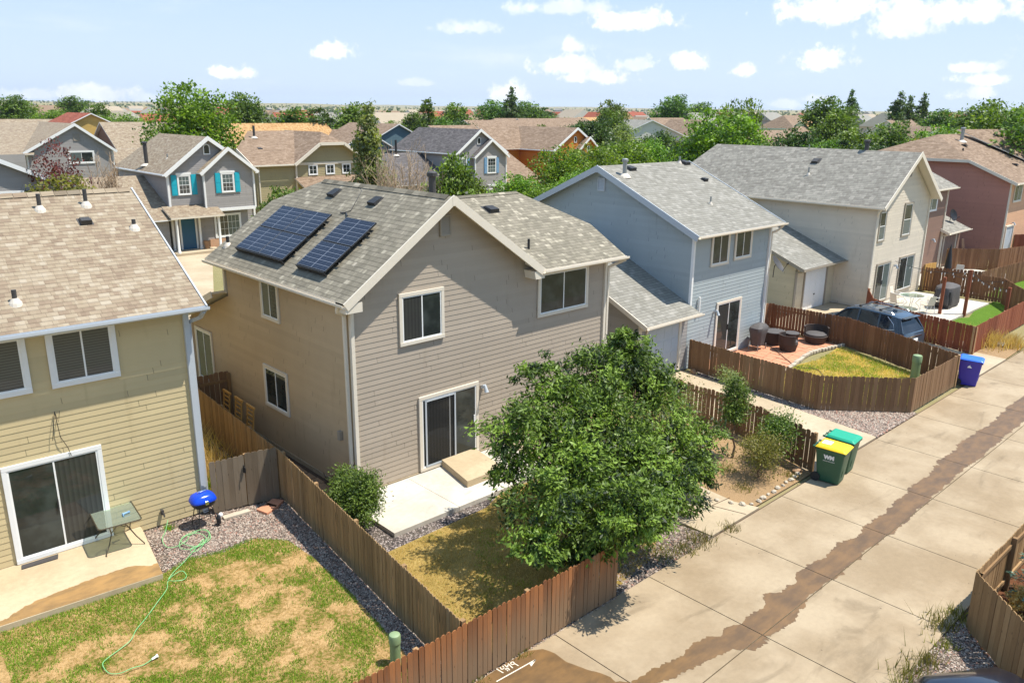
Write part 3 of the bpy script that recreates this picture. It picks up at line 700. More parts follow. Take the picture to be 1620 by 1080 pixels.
def jag(P, amp=.06, step=.035):
    o = []
    for (a, b), (c, d) in zip(P[:-1], P[1:]):
        n = max(1, int(math.hypot(c - a, d - b) / step))
        for i in range(n):
            t = i / n; o.append((a + (c - a) * t, b + (d - b) * t + amp * (noise.noise(((a + (c - a) * t) * 2.6, 3.3, 0)) * 1.4 + noise.noise(((a + (c - a) * t) * 9, 1.3 + b, 0)) + .7 * noise.noise(((a + (c - a) * t) * 26, 4.3 + b, 0))) * (1 if 0 < i else 0.6)))
    o.append(P[-1]); return o
Lj = jag(Lp); Rj = jag(Rp)
def band(name, A, B, z, m):
    xs = sorted(set([round(p[0], 3) for p in A + B])); b = MB()
    def f(P, x):
        P = sorted(P)
        if x <= P[0][0]: return P[0][1]
        for (a, c), (d, e) in zip(P[:-1], P[1:]):
            if a <= x <= d: return c + (e - c) * ((x - a) / (d - a) if d > a else 0)
        return P[-1][1]
    vs = []; fs = []
    xs = sorted(set(xs + [round(j + e, 3) for j in jx for e in (-.011, .011) if xs[0] < j < xs[-1]])); jset = [(j - .0115, j + .0115) for j in jx]
    for i in range(len(xs) - 1):
        xa, xb = xs[i], xs[i + 1]
        if any(lo <= (xa + xb) / 2 <= hi for lo, hi in jset) or xb - xa < 1e-4: continue
        ta, tb_, ba, bb = f(A, xa), f(A, xb), f(B, xa), f(B, xb)
        for lo, hi in ((6.631, 99), (-99, 6.609)):
            q = [max(lo, min(hi, v)) for v in (ba, bb, tb_, ta)]
            if q[3] - q[0] < 1e-4 and q[2] - q[1] < 1e-4: continue
            k = len(vs); vs += [(xa, q[0], z), (xb, q[1], z), (xb, q[2], z), (xa, q[3], z)]; fs.append((k, k + 1, k + 2, k + 3))
    b.add(vs, fs); o = b.build(name, m); o['kind'] = 'structure'; return o
band('water_stain', Lj, Rj, .004, M['wet'])
bigp = [(4.0, 9.44), (8.0, 9.43), (8.9, 9.44), (9.35, 9.42), (9.6, 9.25), (9.68, 9.0), (9.66, 8.7), (9.78, 8.3), (9.9, 8.05), (9.95, 7.85), (9.9, 7.6), (9.6, 7.4), (9.2, 7.2), (8.0, 7.0), (4, 6.9)]
bj = jag(bigp, .03, .08); sheet('water_stain', bj, .0065, M['wet'])

# yards
def G(pts): return pts
sheet('left_yard_lawn', [(-8, 9.9), (7.4, 9.9), (7.65, 11.5), (7.88, 13.3), (8.02, 15.2), (7.95, 16.3), (7.4, 16.9), (6.6, 16.8), (5.9, 17.0), (5.3, 16.85), (1.95, 17.0), (-8, 17.4)], -.012, M['lawn_l'])
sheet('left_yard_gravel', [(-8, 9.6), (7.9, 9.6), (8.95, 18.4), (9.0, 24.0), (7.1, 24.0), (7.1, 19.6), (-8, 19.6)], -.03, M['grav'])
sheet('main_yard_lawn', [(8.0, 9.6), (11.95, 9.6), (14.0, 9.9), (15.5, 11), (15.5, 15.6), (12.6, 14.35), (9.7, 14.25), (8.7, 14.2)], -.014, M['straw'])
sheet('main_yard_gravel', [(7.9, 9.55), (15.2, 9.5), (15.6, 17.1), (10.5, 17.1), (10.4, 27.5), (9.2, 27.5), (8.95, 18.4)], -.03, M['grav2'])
# side passage with pavers
sheet('side_passage', [(9.05, 17.0), (10.38, 17.0), (10.38, 27.4), (9.4, 27.4)], -.016, M['soil'])
b = MB(); rng = random.Random(5)
for i in range(16):
    y = 17.6 + i * .42; b.box(9.35 + rng.uniform(-.03, .03), 9.78, y, y + .39, -.02, .02 + rng.uniform(0, .015)); b.box(9.8, 10.2 + rng.uniform(-.03, .03), y, y + .39, -.02, .022 + rng.uniform(0, .015))
struct(b.build('paver_path', M['stoneb'], bevel=.008))
# main patio + planting bed + driveway
slabs('main_patio', [9.95, 12.0, 13.6, 15.6], [14.7, 16.98], .09, M['conc_p'], .012, .12)
sheet('driveway', [(15.75, 9.52), (17.95, 9.52), (17.75, 10.15), (18.0, 13), (18.1, 17.9), (14.9, 17.9), (15.0, 13), (15.75, 10.3)], .0, M['conc_d'], .12)
b = MB(); b.beam((15.55, 10.55, .003), (17.85, 10.35, .003), .02, .006); b.beam((17.1, 10.4, .003), (17.35, 9.55, .003), .02, .006); struct(b.build('driveway_joint', M['soil']))
sheet('planting_bed', [(17.75, 9.62), (20.9, 9.6), (21.6, 10.4), (22.4, 13), (22.8, 15.5), (20.2, 17.0), (18.1, 17.0), (18.0, 13), (17.75, 10.6)], -.008, M['dirt'])
sheet('verge_gravel', [(12.0, 9.46), (15.78, 9.46), (15.6, 10.6), (14.9, 13.0), (12.4, 12.4)], -.02, M['grav2'])
# blue house drive, gravel wedge and yard
sheet('driveway', [(21.1, 9.52), (25.2, 9.52), (25.2, 10.2), (25.6, 13), (25.95, 15.3), (26.2, 17.8), (23.4, 17.8), (22.9, 15), (22.0, 11.5), (21.05, 9.9)], .0, M['conc_d'], .12)
sheet('gravel_wedge', [(25.1, 9.5), (28.3, 9.5), (28.3, 10.2), (27, 11.9), (26.9, 15.5), (26.9, 17.6), (26.15, 17.6), (25.95, 15.3), (25.6, 13), (25.2, 10.2)], -.012, M['grav2'])
sheet('blue_yard_lawn', [(28.0, 9.8), (32.3, 9.8), (34.4, 15.2), (31.8, 14.8), (29.5, 15.3), (26.6, 15.8), (26.4, 13)], -.008, M['lawn_b'])
pv = MB(); rng = random.Random(8)
pts_edge = lambda x: 15.3 - .25 * math.sin((x - 27) * .9)
for i in range(18):
    for j in range(8):
        x = 27.0 + i * .44; y = pts_edge(x) + j * .44
        if y > 18.0 and x < 32: continue
        if x > 34.3: continue
        pv.box(x + .01, x + .43, y + .01, y + .43, -.03, .03 + rng.uniform(0, .014), r=rng.random())
struct(pv.build('flagstone_patio', M['paver'], bevel=.01))
ed = MB()
for i in range(34):
    x = 27.0 + i * .225; y = pts_edge(x) - .09 + rng.uniform(-.02, .02); ed.box(x, x + .19, y - .08, y + .08, -.03, .08 + rng.uniform(0, .03))
struct(ed.build('patio_edging', M['stone'], bevel=.02))
sheet('driveway', [(34.4, 9.52), (37.9, 9.52), (38.5, 15), (39.2, 19.6), (42.3, 19.6), (38.6, 19.8), (37.8, 19.6), (35.0, 19.6), (34.7, 15)], -.001, M['conc_d'], .1)
sheet('beige_drive', [(38.0, 13.0), (42.4, 15.9), (42.4, 19.7), (37.9, 19.7)], -.003, M['conc_d'], .1)
sheet('rocky_bed', [(37.4, 9.52), (41.0, 9.6), (39.0, 14.6), (37.6, 15.5)], -.004, M['dirt'])
sheet('red_yard_lawn', [(37.6, 10.9), (50, 11.8), (50.0, 13.6), (46.2, 13.5), (44.6, 13.2), (40.6, 15.6)], -.003, M['lawn_g'])
slabs('red_yard_patio', [42.0, 44.2, 46.4, 48.6], [13.5, 15.6, 17.55], .08, M['conc_p'], .012, .12)
sheet('brown_yard_lawn', [(50, 11.5), (60, 11.5), (60, 15), (50.6, 14.4)], -.004, M['lawn_g'])
slabs('brown_yard_patio', [50.6, 53, 56, 59], [15, 17, 19.4], .06, M['conc_p'], .012, .1)
# lower right corner
sheet('corner_gravel', [(11, -2), (13.6, 4.2), (16.6, 4.15), (16.2, 3.4), (14.6, 2), (14.4, -2)], -.008, M['grav'])
sheet('corner_mulch', [(14.5, -2), (14.8, 2.4), (16.35, 3.95), (24, 4.05), (24, -2)], -.005, M['mulch'])
# left house patio
pb = MB(); pb.prism([(-3, 17.25, -.04), (5.12, 16.6, -.04), (5.5, 18.95, -.04), (5.5, 19.2, -.04), (-3, 19.3, -.04)], (0, 0, .17)); lp = struct(pb.build('left_patio', M['conc_l'], bevel=.01))
wl = [(1.0, 16.96), (2.2, 17.05), (2.5, 17.22), (2.83, 17.32), (3.32, 17.37), (3.96, 17.43), (4.4, 17.42), (4.62, 17.39), (4.85, 17.28), (5.06, 17.1), (5.2, 17.1)]
wr = [(1.0, 16.96), (5.11, 16.625), (5.19, 17.08)]
wj = jag(wl, .03, .012)
b = MB(); b.add([(x, y, .134) for x, y in [(1.0, 16.945), (5.118, 16.605)] + list(reversed(wj))], [tuple(range(len(wj) + 2))]); struct(b.build('water_stain', M['wet2']))
# street and court in front of the far houses
sheet('court_walk', [(13.0, 38), (15.6, 38), (23.6, 56.8), (21.0, 56.8)], -.02, M['conc_d'])
sheet('court_walk', [(12.0, 33), (24, 33), (24, 36.5), (12, 36.5)], -.018, M['conc_d'])
sheet('court_lawn', [(15.8, 37.4), (24, 37.4), (26, 55), (23.8, 55)], -.024, M['straw'])
sheet('court_lawn', [(24.5, 30), (110, 50), (140, 66), (70, 60), (50, 60), (26, 52)], -.03, M['lawn_b'])
sheet('park_lawn', [(100, 60), (210, 100), (260, 180), (110, 110)], -.03, M['lawn_g'])
# ---------------------------------------------------------------- main house (taupe, solar panels)
def ybrd(par, segs, m, name='rake_board', h=.2, t=.035):
    for a, c in segs:
        b = MB(); a = Vector(a); c = Vector(c); b.beam(a - Vector((0, 0, h / 2 - .02)), c - Vector((0, 0, h / 2 - .02)), t, h)
        b.build(name, m, par)
    for (a, c), (p, q) in zip(segs[:-1], segs[1:]):
        if tuple(c) == tuple(p) and c[2] > a[2] and c[2] > q[2]:
            ex_ = abs(c[0] - a[0]) > abs(c[1] - a[1]); dx, dy = (.06, t / 2 + .004) if ex_ else (t / 2 + .004, .06); z1 = c[2] + .012 + h * .12; z0 = c[2] - h * 1.1
            b = MB(); s1 = (dx, 0) if ex_ else (0, dy); n1 = (0, 2 * dy) if ex_ else (2 * dx, 0); X, Y = (c[0], c[1] - dy) if ex_ else (c[0] - dx, c[1])
            b.prism([(X - s1[0], Y - s1[1], z0), (X + s1[0], Y + s1[1], z0), (X + s1[0], Y + s1[1], z1 - .045), (X, Y, z1), (X - s1[0], Y - s1[1], z1 - .045)], (n1[0], n1[1], 0)); b.build('peak_block', m, par)
H1 = thing('house', 'taupe two storey house with solar panels on its grey shingle roof', 'house', (10.4, 17.03, 0))
b = MB()
wall(b, (10.4, 17.03), (1, 0), [(0, 0), (9.8, 0), (9.8, 5.4), (6.5, 5.4), (3.08, 7.72), (0, 5.6)])
wall(b, (20.2, 17.03), (0, 1), [(0, 0), (7.2, 0), (7.2, 5.4), (5.6, 6.2), (3.4, 6.5), (0, 5.4)])
wall(b, (20.2, 24.2), (-1, 0), [(0, 0), (9.8, 0), (9.8, 5.5), (0, 5.5)], plain=True)
wall(b, (14, 27.3), (-1, 0), [(0, 0), (3.6, 0), (3.6, 3.1), (0, 3.1)], plain=True)
b.build('wall', M['sid_taupe'], H1)
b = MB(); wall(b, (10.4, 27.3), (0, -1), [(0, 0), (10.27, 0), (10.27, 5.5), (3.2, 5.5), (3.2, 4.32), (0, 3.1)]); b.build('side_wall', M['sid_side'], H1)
b = MB(); b.box(10.37, 20.23, 17.0, 24.2, -.1, .12); b.build('foundation', M['conc_d'], H1)
rb = MB(); ex, ez, rx, rz = 10.02, 5.46, 13.42, 7.82
roof_face(rb, [(ex, 16.57, ez), (ex, 24.75, ez), (12.42, 24.75, 7.09), (rx, 23.0, rz), (rx, 16.57, rz)])
roof_face(rb, [(12.42, 24.75, 7.09), (14.52, 24.75, 7.09), (rx, 23.0, rz)])
roof_face(rb, [(rx, 16.57, rz), (rx, 23.0, rz), (14.52, 24.75, 7.09), (16.89, 24.75, 5.46), (16.89, 16.57, ez)])
k_ = .432
def wz(y): return 5.46 + k_ * (y - 16.55)
roof_face(rb, [(16.78, 16.55, 5.46), (20.62, 16.55, 5.46), (20.95, 18.4, wz(18.4)), (19.62, 20.7, wz(20.7)), (14.35, 20.7, wz(20.7))])
roof_face(rb, [(19.62, 20.7, wz(20.7)), (20.95, 18.4, wz(18.4)), (20.95, 23.0, wz(18.4))])
roof_face(rb, [(14.35, 20.7, wz(20.7)), (19.62, 20.7, wz(20.7)), (20.95, 23, wz(18.4)), (20.9, 24.7, 5.46), (16.9, 24.7, 5.46)])
roof_face(rb, [(9.9, 24.15, 4.5), (14, 24.15, 4.5), (14, 27.75, 3.05), (9.9, 27.75, 3.05)])
rb.build('roof', [M['sh_main'], M['trim']], H1)
ybrd(H1, [((ex, 16.55, ez), (rx, 16.55, rz)), ((rx, 16.55, rz), (16.86, 16.55, ez))], M['trim'], h=.22)
ybrd(H1, [((9.88, 24.15, 4.5), (9.88, 27.75, 3.05))], M['trim'], h=.2)
b = MB(); b.prism([(10.02, 16.555, 5.44), (10.5, 16.555, 5.44), (10.5, 16.555, 5.2), (10.02, 16.555, 5.2)], (0, .46, 0)); b.build('eave_return', M['trim'], H1); b = MB(); b.prism([(16.45, 16.555, 5.44), (16.87, 16.555, 5.44), (16.87, 16.555, 5.2), (16.5, 16.555, 5.2)], (0, .46, 0)); b.build('eave_return', M['trim'], H1)
rc = MB()
for i in range(21):
    y = 16.75 + i * .3; rc.add([(rx - .14, y, rz - .075), (rx, y, rz + .03), (rx + .14, y, rz - .075), (rx - .14, y + .29, rz - .07), (rx, y + .29, rz + .035), (rx + .14, y + .29, rz - .07)], [(0, 3, 4, 1), (1, 4, 5, 2)], 0, [(0, i * .3), (.15, i * .3), (.3, i * .3)] * 2)
rc.build('ridge_cap', M['sh_main'], H1); rc = MB()
for i in range(17):
    x = 14.5 + i * .3; zz = wz(20.7); rc.add([(x, 20.56, zz - .04), (x, 20.7, zz + .03), (x, 20.84, zz - .04), (x + .29, 20.56, zz - .035), (x + .29, 20.7, zz + .035), (x + .29, 20.84, zz - .035)], [(0, 1, 4, 3), (1, 2, 5, 4)], 0, [(0, i * .3), (.15, i * .3), (.3, i * .3)] * 2)
rc.build('ridge_cap', M['sh_main'], H1)
gutter(H1, (10.03, 24.75, 5.43), (10.03, 16.57, 5.43), M['trim']); gutter(H1, (16.78, 16.52, 5.45), (20.68, 16.52, 5.45), M['trim'])
downspout(H1, [(9.97, 16.85, 5.35), (10.0, 16.95, 5.2), (10.3, 17.12, 5.05), (10.32, 17.12, .1)], M['trim'])
downspout(H1, [(20.62, 16.52, 5.33), (20.5, 16.75, 5.2), (20.29, 16.97, 5.05), (20.29, 16.97, .1)], M['trim'])
boards(H1, [((10.43, 17.0, 0), (10.43, 17.0, 5.45)), ((20.17, 17.0, 0), (20.17, 17.0, 5.4)), ((10.385, 27.27, 0), (10.385, 27.27, 3.05)), ((10.385, 24.2, 4.4), (10.385, 24.2, 5.4))], M['trim'], w=.1)
F = ((10.4, 17.01), (1, 0))
window(H1, *F, 1.48, 2.98, 3.93, 5.36, 'trim', glass=('g_drape', 'g_dark'), tw=.1)
window(H1, *F, 6.63, 8.92, 3.86, 5.29, 'trim', glass=('g_dark', 'g_dark'), tw=.1, label='wide upper window under the gutter')
slider(H1, *F, 2.05, 4.22, .12, 2.36, 'trim', ('g_drape', 'g_dark'), screen=1)
louver(H1, *F, 2.88, 3.26, 6.73, 7.29, 'trimtaupe'); walllamp(H1, (14.78, 17.0, 2.14))
Ls = ((10.39, 27.3), (0, -1))
window(H1, *Ls, 5.5, 6.6, 4.08, 5.36, 'trim', glass=('g_blind', 'g_dark'))
window(H1, *Ls, 5.33, 6.8, 1.3, 2.62, 'trim', glass=('g_dark', 'g_dark'))
window(H1, *Ls, .3, 1.65, .9, 2.8, 'trim', glass=('g_dark', 'g_drape'))
NL = (-.69, 0, 1)
for (x, y) in ((13.02, 21.76), (12.95, 19.45), (12.75, 17.35)):
    if y > 18: vbox(H1, (x, y, 5.46 + .69 * (x - 10.05)), M['blkp'], nrm=NL, face=(-1, 0, 0))
vbox(H1, (17.6, 18.9 + .9, wz(19.8)), M['blkp'], nrm=(0, -k_, 1), face=(0, -1, 0))
vpipe(H1, (13.75, 17.9, 7.6), .62, .1, 'galvd', cap=True, name='flue'); vpipe(H1, (10.62, 24.3, 5.86), .28, .05, 'blkp')
vpipe(H1, (17.2, 17.6, wz(17.6)), .3, .04, 'blkp', False); vpipe(H1, (15.3, 17.6, 6.55), .2, .05, 'blkp', False)
b = MB(); b.box(10.28, 10.38, 17.6, 17.72, 1.5, 1.75); b.build('utility_box', M['trimtaupe'], H1); b = MB(); b.tube([(10.3, 17.6, .1), (10.2, 17.5, .4), (10.15, 17.7, .5), (10.2, 18.3, .2), (10.3, 18.6, .2)], .012, 6); b.build('cable', M['blkp'], H1)

# solar arrays: each array lies on the roof, its panels are parts
def solar(y0, y1, x0, x1, ny, label):
    t = thing('solar_array', label, 'solar panels', ((x0 + x1) / 2, y0, 5.46 + .69 * (x0 - 10.05)), 'solar arrays on the taupe house roof')
    s = .69; ln = math.hypot(1, s); n = Vector((-s, 0, 1)).normalized(); U = Vector((1, 0, s)).normalized()
    def P(x, y, o): v = Vector((x, y, 5.46 + s * (x - 10.05))) + n * o; return v
    dy = (y1 - y0) / ny; dx = (x1 - x0) / 2
    for j in range(ny):
        for i in range(2):
            a, c = x0 + dx * i + .01, x0 + dx * (i + 1) - .01; p, q = y0 + dy * j + .008, y0 + dy * (j + 1) - .008
            b = MB(); vs = [P(a, p, .14), P(c, p, .14), P(c, q, .14), P(a, q, .14), P(a, p, .18), P(c, p, .18), P(c, q, .18), P(a, q, .18)]
            b.add(vs, [(0, 3, 2, 1), (0, 1, 5, 4), (1, 2, 6, 5), (2, 3, 7, 6), (3, 0, 4, 7)], 0)
            e = .018; b.add([P(a, p, .18), P(c, p, .18), P(c, q, .18), P(a, q, .18), P(a + e, p + e, .18), P(c - e, p + e, .18), P(c - e, q - e, .18), P(a + e, q - e, .18)], [(0, 1, 5, 4), (1, 2, 6, 5), (2, 3, 7, 6), (3, 0, 4, 7)], 0)
            o = b.build('solar_panel', M['blkp'], t)
            g = MB(); g.add([P(a + e, p + e, .179), P(c - e, p + e, .179), P(c - e, q - e, .179), P(a + e, q - e, .179)], [(0, 1, 2, 3)], 0, [(0, 0), (1, 0), (1, 1), (0, 1)]); g.build('cell_sheet', M['solar'], o)
    b = MB(); b.add([P(x0 - .03, y0, .03), P(x0 - .03, y1, .03), P(x0 - .03, y1, .19), P(x0 - .03, y0, .19), P(x0 - .01, y0, .03), P(x0 - .01, y1, .03), P(x0 - .01, y1, .19), P(x0 - .01, y0, .19)], [(0, 1, 2, 3), (7, 6, 5, 4), (3, 2, 6, 7), (0, 3, 7, 4), (1, 5, 6, 2)]); b.build('skirt', M['blkp'], t)
    b = MB()
    for x in (x0 + .35, x0 + 1.1, x1 - .3): b.beam(P(x, y0 - .09, .1), P(x, y1 + .05, .1), .04, .05)
    b.build('mounting_rail', M['chrome'], t)
solar(20.47, 23.38, 10.55, 12.2, 2, 'larger solar array of four panels toward the back of the grey roof')
solar(18.2, 19.68, 10.55, 12.2, 1, 'smaller solar array of two panels nearer the front gable')
b = MB(); b.tube([(12.3, 20.3, 7.1), (12.5, 20.1, 7.2), (13.2, 20.6, 7.66), (13.4, 21.0, 7.82)], .012, 6); b.tube([(12.25, 19.9, 7.08), (12.4, 20.2, 7.13), (12.35, 20.45, 7.12)], .02, 6); b.build('conduit', M['galvd'], H1)

# attached step and small things at the back door
b = MB(); b.prism([(12.85, 15.4, .09), (14.2, 15.4, .09), (14.45, 16.98, .09), (13.2, 16.98, .09)], (0, 0, .2)); struct(b.build('door_step', M['conc_l'], bevel=.01))

# ---------------------------------------------------------------- left house (tan)
H2 = thing('house', 'tan two storey house with brown shingle roof and a blue grill at its corner', 'house', (7.12, 19.05, 0))
b = MB(); wall(b, (-4, 19.05), (1, 0), [(0, 0), (11.12, 0), (11.12, 5.4), (0, 5.4)]); wall(b, (7.12, 19.05), (0, 1), [(0, 0), (8.4, 0), (8.4, 5.4), (4.2, 7.6), (0, 5.4)]); wall(b, (7.12, 27.4), (-1, 0), [(0, 0), (11, 0), (11, 5.4), (0, 5.4)], plain=True)
b.build('wall', M['sid_tan'], H2)
rb = MB(); roof_face(rb, [(-4.3, 18.6, 5.47), (7.45, 18.6, 5.47), (7.45, 23.2, 7.86), (-4.3, 23.2, 7.86)]); roof_face(rb, [(-4.3, 23.2, 7.86), (7.45, 23.2, 7.86), (7.45, 27.8, 5.47), (-4.3, 27.8, 5.47)])
rb.build('roof', [M['sh_tan'], M['trimg']], H2)
rc = MB()
for i in range(38):
    x = -4.2 + i * .305; rc.add([(x, 23.04, 7.8), (x, 23.2, 7.9), (x, 23.36, 7.8), (x + .295, 23.04, 7.81), (x + .295, 23.2, 7.91), (x + .295, 23.36, 7.81)], [(0, 1, 4, 3), (1, 2, 5, 4)], 0, [(0, i * .3), (.15, i * .3), (.3, i * .3)] * 2)
rc.build('ridge_cap', M['sh_tan'], H2)
gutter(H2, (-4.3, 18.56, 5.46), (7.5, 18.56, 5.46), M['trimg']); ybrd(H2, [((7.47, 18.6, 5.47), (7.47, 23.2, 7.86)), ((7.47, 23.2, 7.86), (7.47, 27.8, 5.47))], M['trimg'])
downspout(H2, [(7.4, 18.6, 5.33), (7.38, 18.8, 5.15), (7.2, 19.12, 5.0), (7.2, 19.12, .15)], M['trimg'])
boards(H2, [((7.09, 19.02, 0), (7.09, 19.02, 5.4))], M['trimg'], w=.13)
F = ((0, 19.03), (1, 0))
window(H2, *F, 4.08, 5.5, 4.02, 5.36, 'trimw', glass=('g_blind', 'g_blind'), tw=.11, label='upper window with half open blinds'); window(H2, *F, 2.28, 3.70, 4.02, 5.36, 'trimw', glass=('g_blind', 'g_blind'), tw=.11)
slider(H2, *F, 2.86, 4.88, .14, 2.48, 'trimw', ('g_dark', 'g_drape'))
b = MB(); b.tube([(4.05, 19.0, 3.5), (4.06, 18.96, 3.2), (4.08, 18.96, 2.9), (4.2, 18.97, 2.6), (4.24, 18.96, 2.4)], .008, 6); b.tube([(4.05, 19.0, 3.5), (3.98, 18.95, 3.2), (3.92, 18.96, 2.85)], .007, 6); b.tube([(4.05, 19.0, 3.5), (4.09, 18.95, 3.25), (4.14, 18.96, 3.5)], .007, 6); b.build('cable', M['blkp'], H2)
walllamp(H2, (2.55, 19.0, 2.05))
for (px, py, hh) in ((57, 332, .38), (130, 325, .4), (208, 361, .22), (25, 480, .28)):
    k = (7.86 - 5.47) / 4.6; d = ray(px, py); t_ = (5.47 - k * 18.6 - CAMZ) / (d.z - k * d.y); vpipe(H2, (d.x * t_, d.y * t_, CAMZ + d.z * t_), hh, .05, 'galvd')
d = ray(130, 352); t_ = (5.47 - .5196 * 18.6 - CAMZ) / (d.z - .5196 * d.y); vbox(H2, (d.x * t_, d.y * t_, CAMZ + d.z * t_), M['galvd'], s=.13, nrm=(0, -.52, 1), face=(0, -1, 0))
b = MB(); b.box(6.0, 6.06, 18.93, 19.02, .3, .42); b.tube([(6.03, 18.95, .36), (6.03, 18.86, .36), (6.03, 18.84, .28)], .02, 8); b.build('hose_bib', M['galvd'], H2)
H2.rotation_euler = (0, 0, R_(-1.6))

# ---------------------------------------------------------------- pale blue house and its garage
def garage(par, x0, x1, yf, yb, ze, pitch, sid, trim, roofm, doorw=None, dm='vinyl', ov=.3, lift=0.0, num=None):
    b = MB(); wall(b, (x0, yf), (1, 0), [(0, 0), (x1 - x0, 0), (x1 - x0, ze), (0, ze)]); wall(b, (x0, yb), (0, -1), [(0, 0), (yb - yf, 0), (yb - yf, ze), (0, ze + pitch * (yb - yf))])
    b.build('garage_wall', M[sid], par); rb = MB(); yo = yf - .58
    roof_face(rb, [(x0 - ov, yo, ze), (x1 - .0, yo, ze), (x1 - .0, yb, ze + pitch * (yb - yo)), (x0 - ov, yb, ze + pitch * (yb - yo))]); rb.build('garage_roof', [M[roofm], M[trim]], par)
    ybrd(par, [((x0 - ov - .02, yo, ze), (x0 - ov - .02, yb, ze + pitch * (yb - yo)))], M[trim], h=.17); gutter(par, (x0 - ov, yo - .03, ze - .01), (x1 + .1, yo - .03, ze - .01), M[trim])
    downspout(par, [(x0 - ov + .1, yo, ze - .1), (x0 - .05, yf - .06, ze - .25), (x0 - .05, yf - .06, .1)], M[trim])
    boards(par, [((x0 + .04, yf - .03, 0), (x0 + .04, yf - .03, ze - .05))], M[trim], name='garage_corner_board')
    a, c = doorw; b = MB(); b.box(a - .1, a, yf - .07, yf - .002, 0, 2.1); b.box(c, c + .14, yf - .07, yf - .002, 0, 2.1); b.box(a - .1, c + .14, yf - .075, yf - .002, 2.1, 2.2); fr = b.build('garage_door', M[trim], par)
    p = MB(); p.box(a, c, yf - .03, yf - .003, 0.01, 2.1)
    for r in range(4):
        for q in range(4):
            w_ = (c - a) / 4; z = .06 + r * .51; x = a + w_ * q + .06; p.box(x, x + w_ - .12, yf - .038, yf - .029, z, z + .4)
        p.box(a, c, yf - .0305, yf - .0295, r * .51 + .535, r * .51 + .54)
    o = p.build('door_panel', M[dm], fr, bevel=.004); p = MB(); p.box((a + c) / 2 - .06, (a + c) / 2 + .06, yf - .07, yf - .035, .75, .8); p.build('handle', M['galvd'], fr)
    return fr
H3 = thing('house', 'pale blue two storey house with grey shingle roof beside the taupe house', 'house', (26.35, 17.85, 0))
b = MB(); k3 = (7.8 - 5.46) / (22.6 - 17.4)
wall(b, (26.35, 17.85), (1, 0), [(0, 0), (5.75, 0), (5.75, 5.45), (0, 5.45)])
wall(b, (26.35, 27.35), (0, -1), [(0, 0), (9.5, 0), (9.5, 5.5), (4.75, 7.68), (0, 5.5)]); wall(b, (32.1, 17.85), (0, 1), [(0, 0), (9.5, 0), (9.5, 5.5), (4.75, 7.68), (0, 5.5)]); wall(b, (32.1, 27.35), (-1, 0), [(0, 0), (5.75, 0), (5.75, 5.45), (0, 5.45)], plain=True)
b.build('wall', M['sid_blue'], H3)
rb = MB(); roof_face(rb, [(26.02, 17.4, 5.46), (32.45, 17.4, 5.46), (32.45, 22.6, 7.8), (26.02, 22.6, 7.8)]); roof_face(rb, [(26.02, 22.6, 7.8), (32.45, 22.6, 7.8), (32.45, 27.8, 5.46), (26.02, 27.8, 5.46)]); rb.build('roof', [M['sh_blue'], M['trimg']], H3)
ybrd(H3, [((26.0, 17.4, 5.46), (26.0, 22.6, 7.8)), ((26.0, 22.6, 7.8), (26.0, 27.8, 5.46))], M['trimg'], h=.24); ybrd(H3, [((32.47, 17.4, 5.46), (32.47, 22.6, 7.8))], M['trimg'])
gutter(H3, (26.0, 17.37, 5.45), (32.55, 17.37, 5.45), M['trim']); downspout(H3, [(32.4, 17.4, 5.33), (32.3, 17.6, 5.1), (32.16, 17.78, 5.0), (32.16, 17.78, .1)], M['trim'])
boards(H3, [((26.38, 17.82, 2.6), (26.38, 17.82, 5.4)), ((32.07, 17.82, 0), (32.07, 17.82, 5.4))], M['trimw'], w=.11)
F = ((0, 17.83), (1, 0))
window(H3, *F, 27.6, 28.9, 4.02, 5.35, 'trim', glass=('g_dark', 'g_drape')); window(H3, *F, 29.3, 30.62, 4.1, 5.37, 'trim', glass=('g_dark', 'g_drape'), label='upper window nearer the right corner')
slider(H3, *F, 28.3, 30.2, .1, 2.45, 'trim', ('g_drape', 'g_dark')); walllamp(H3, (28.15, 17.8, 2.1))
louver(H3, (26.34, 27.35), (0, -1), 4.55, 4.95, 6.75, 7.3, 'trimg'); b = MB(); b.tube([(26.95, 17.76, 2.3), (26.95, 17.76, 2.9)], .05, 10); b.build('exhaust_pipe', M['vinyl'], H3)
def on3(px, py): d = ray(px, py); t = (5.46 - k3 * 17.4 - CAMZ) / (d.z - k3 * d.y); return (d.x * t, d.y * t, CAMZ + d.z * t)
vpipe(H3, on3(988, 278), .55, .09, 'galv', cap=True, name='flue'); p = on3(997, 267); vbox(H3, p, M['blkp'], nrm=(0, -k3, 1), face=(0, -1, 0)); vbox(H3, on3(1083, 258), M['blkp'], nrm=(0, -k3, 1), face=(0, -1, 0))
vpipe(H3, on3(1075, 258), .3, .04, 'galv'); vpipe(H3, on3(1124, 323), .32, .035, 'galv'); vbox(H3, on3(1114, 285), M['blkp'], s=.13, nrm=(0, -k3, 1), face=(0, -1, 0))
garage(H3, 23.25, 26.34, 17.85, 23.5, 2.45, .45, 'sid_grey', 'trim', 'sh_blue', (23.75, 25.75), dm='trimg'); text_mesh('1108', .22, (24.7, 17.815, 2.27), Matrix.Rotation(R_(90), 3, 'X'), M['galvd'], H3, 'house_number')
dish(H3, (32.6, 17.6, 3.6), (.2, -.75, .62), r=.42)
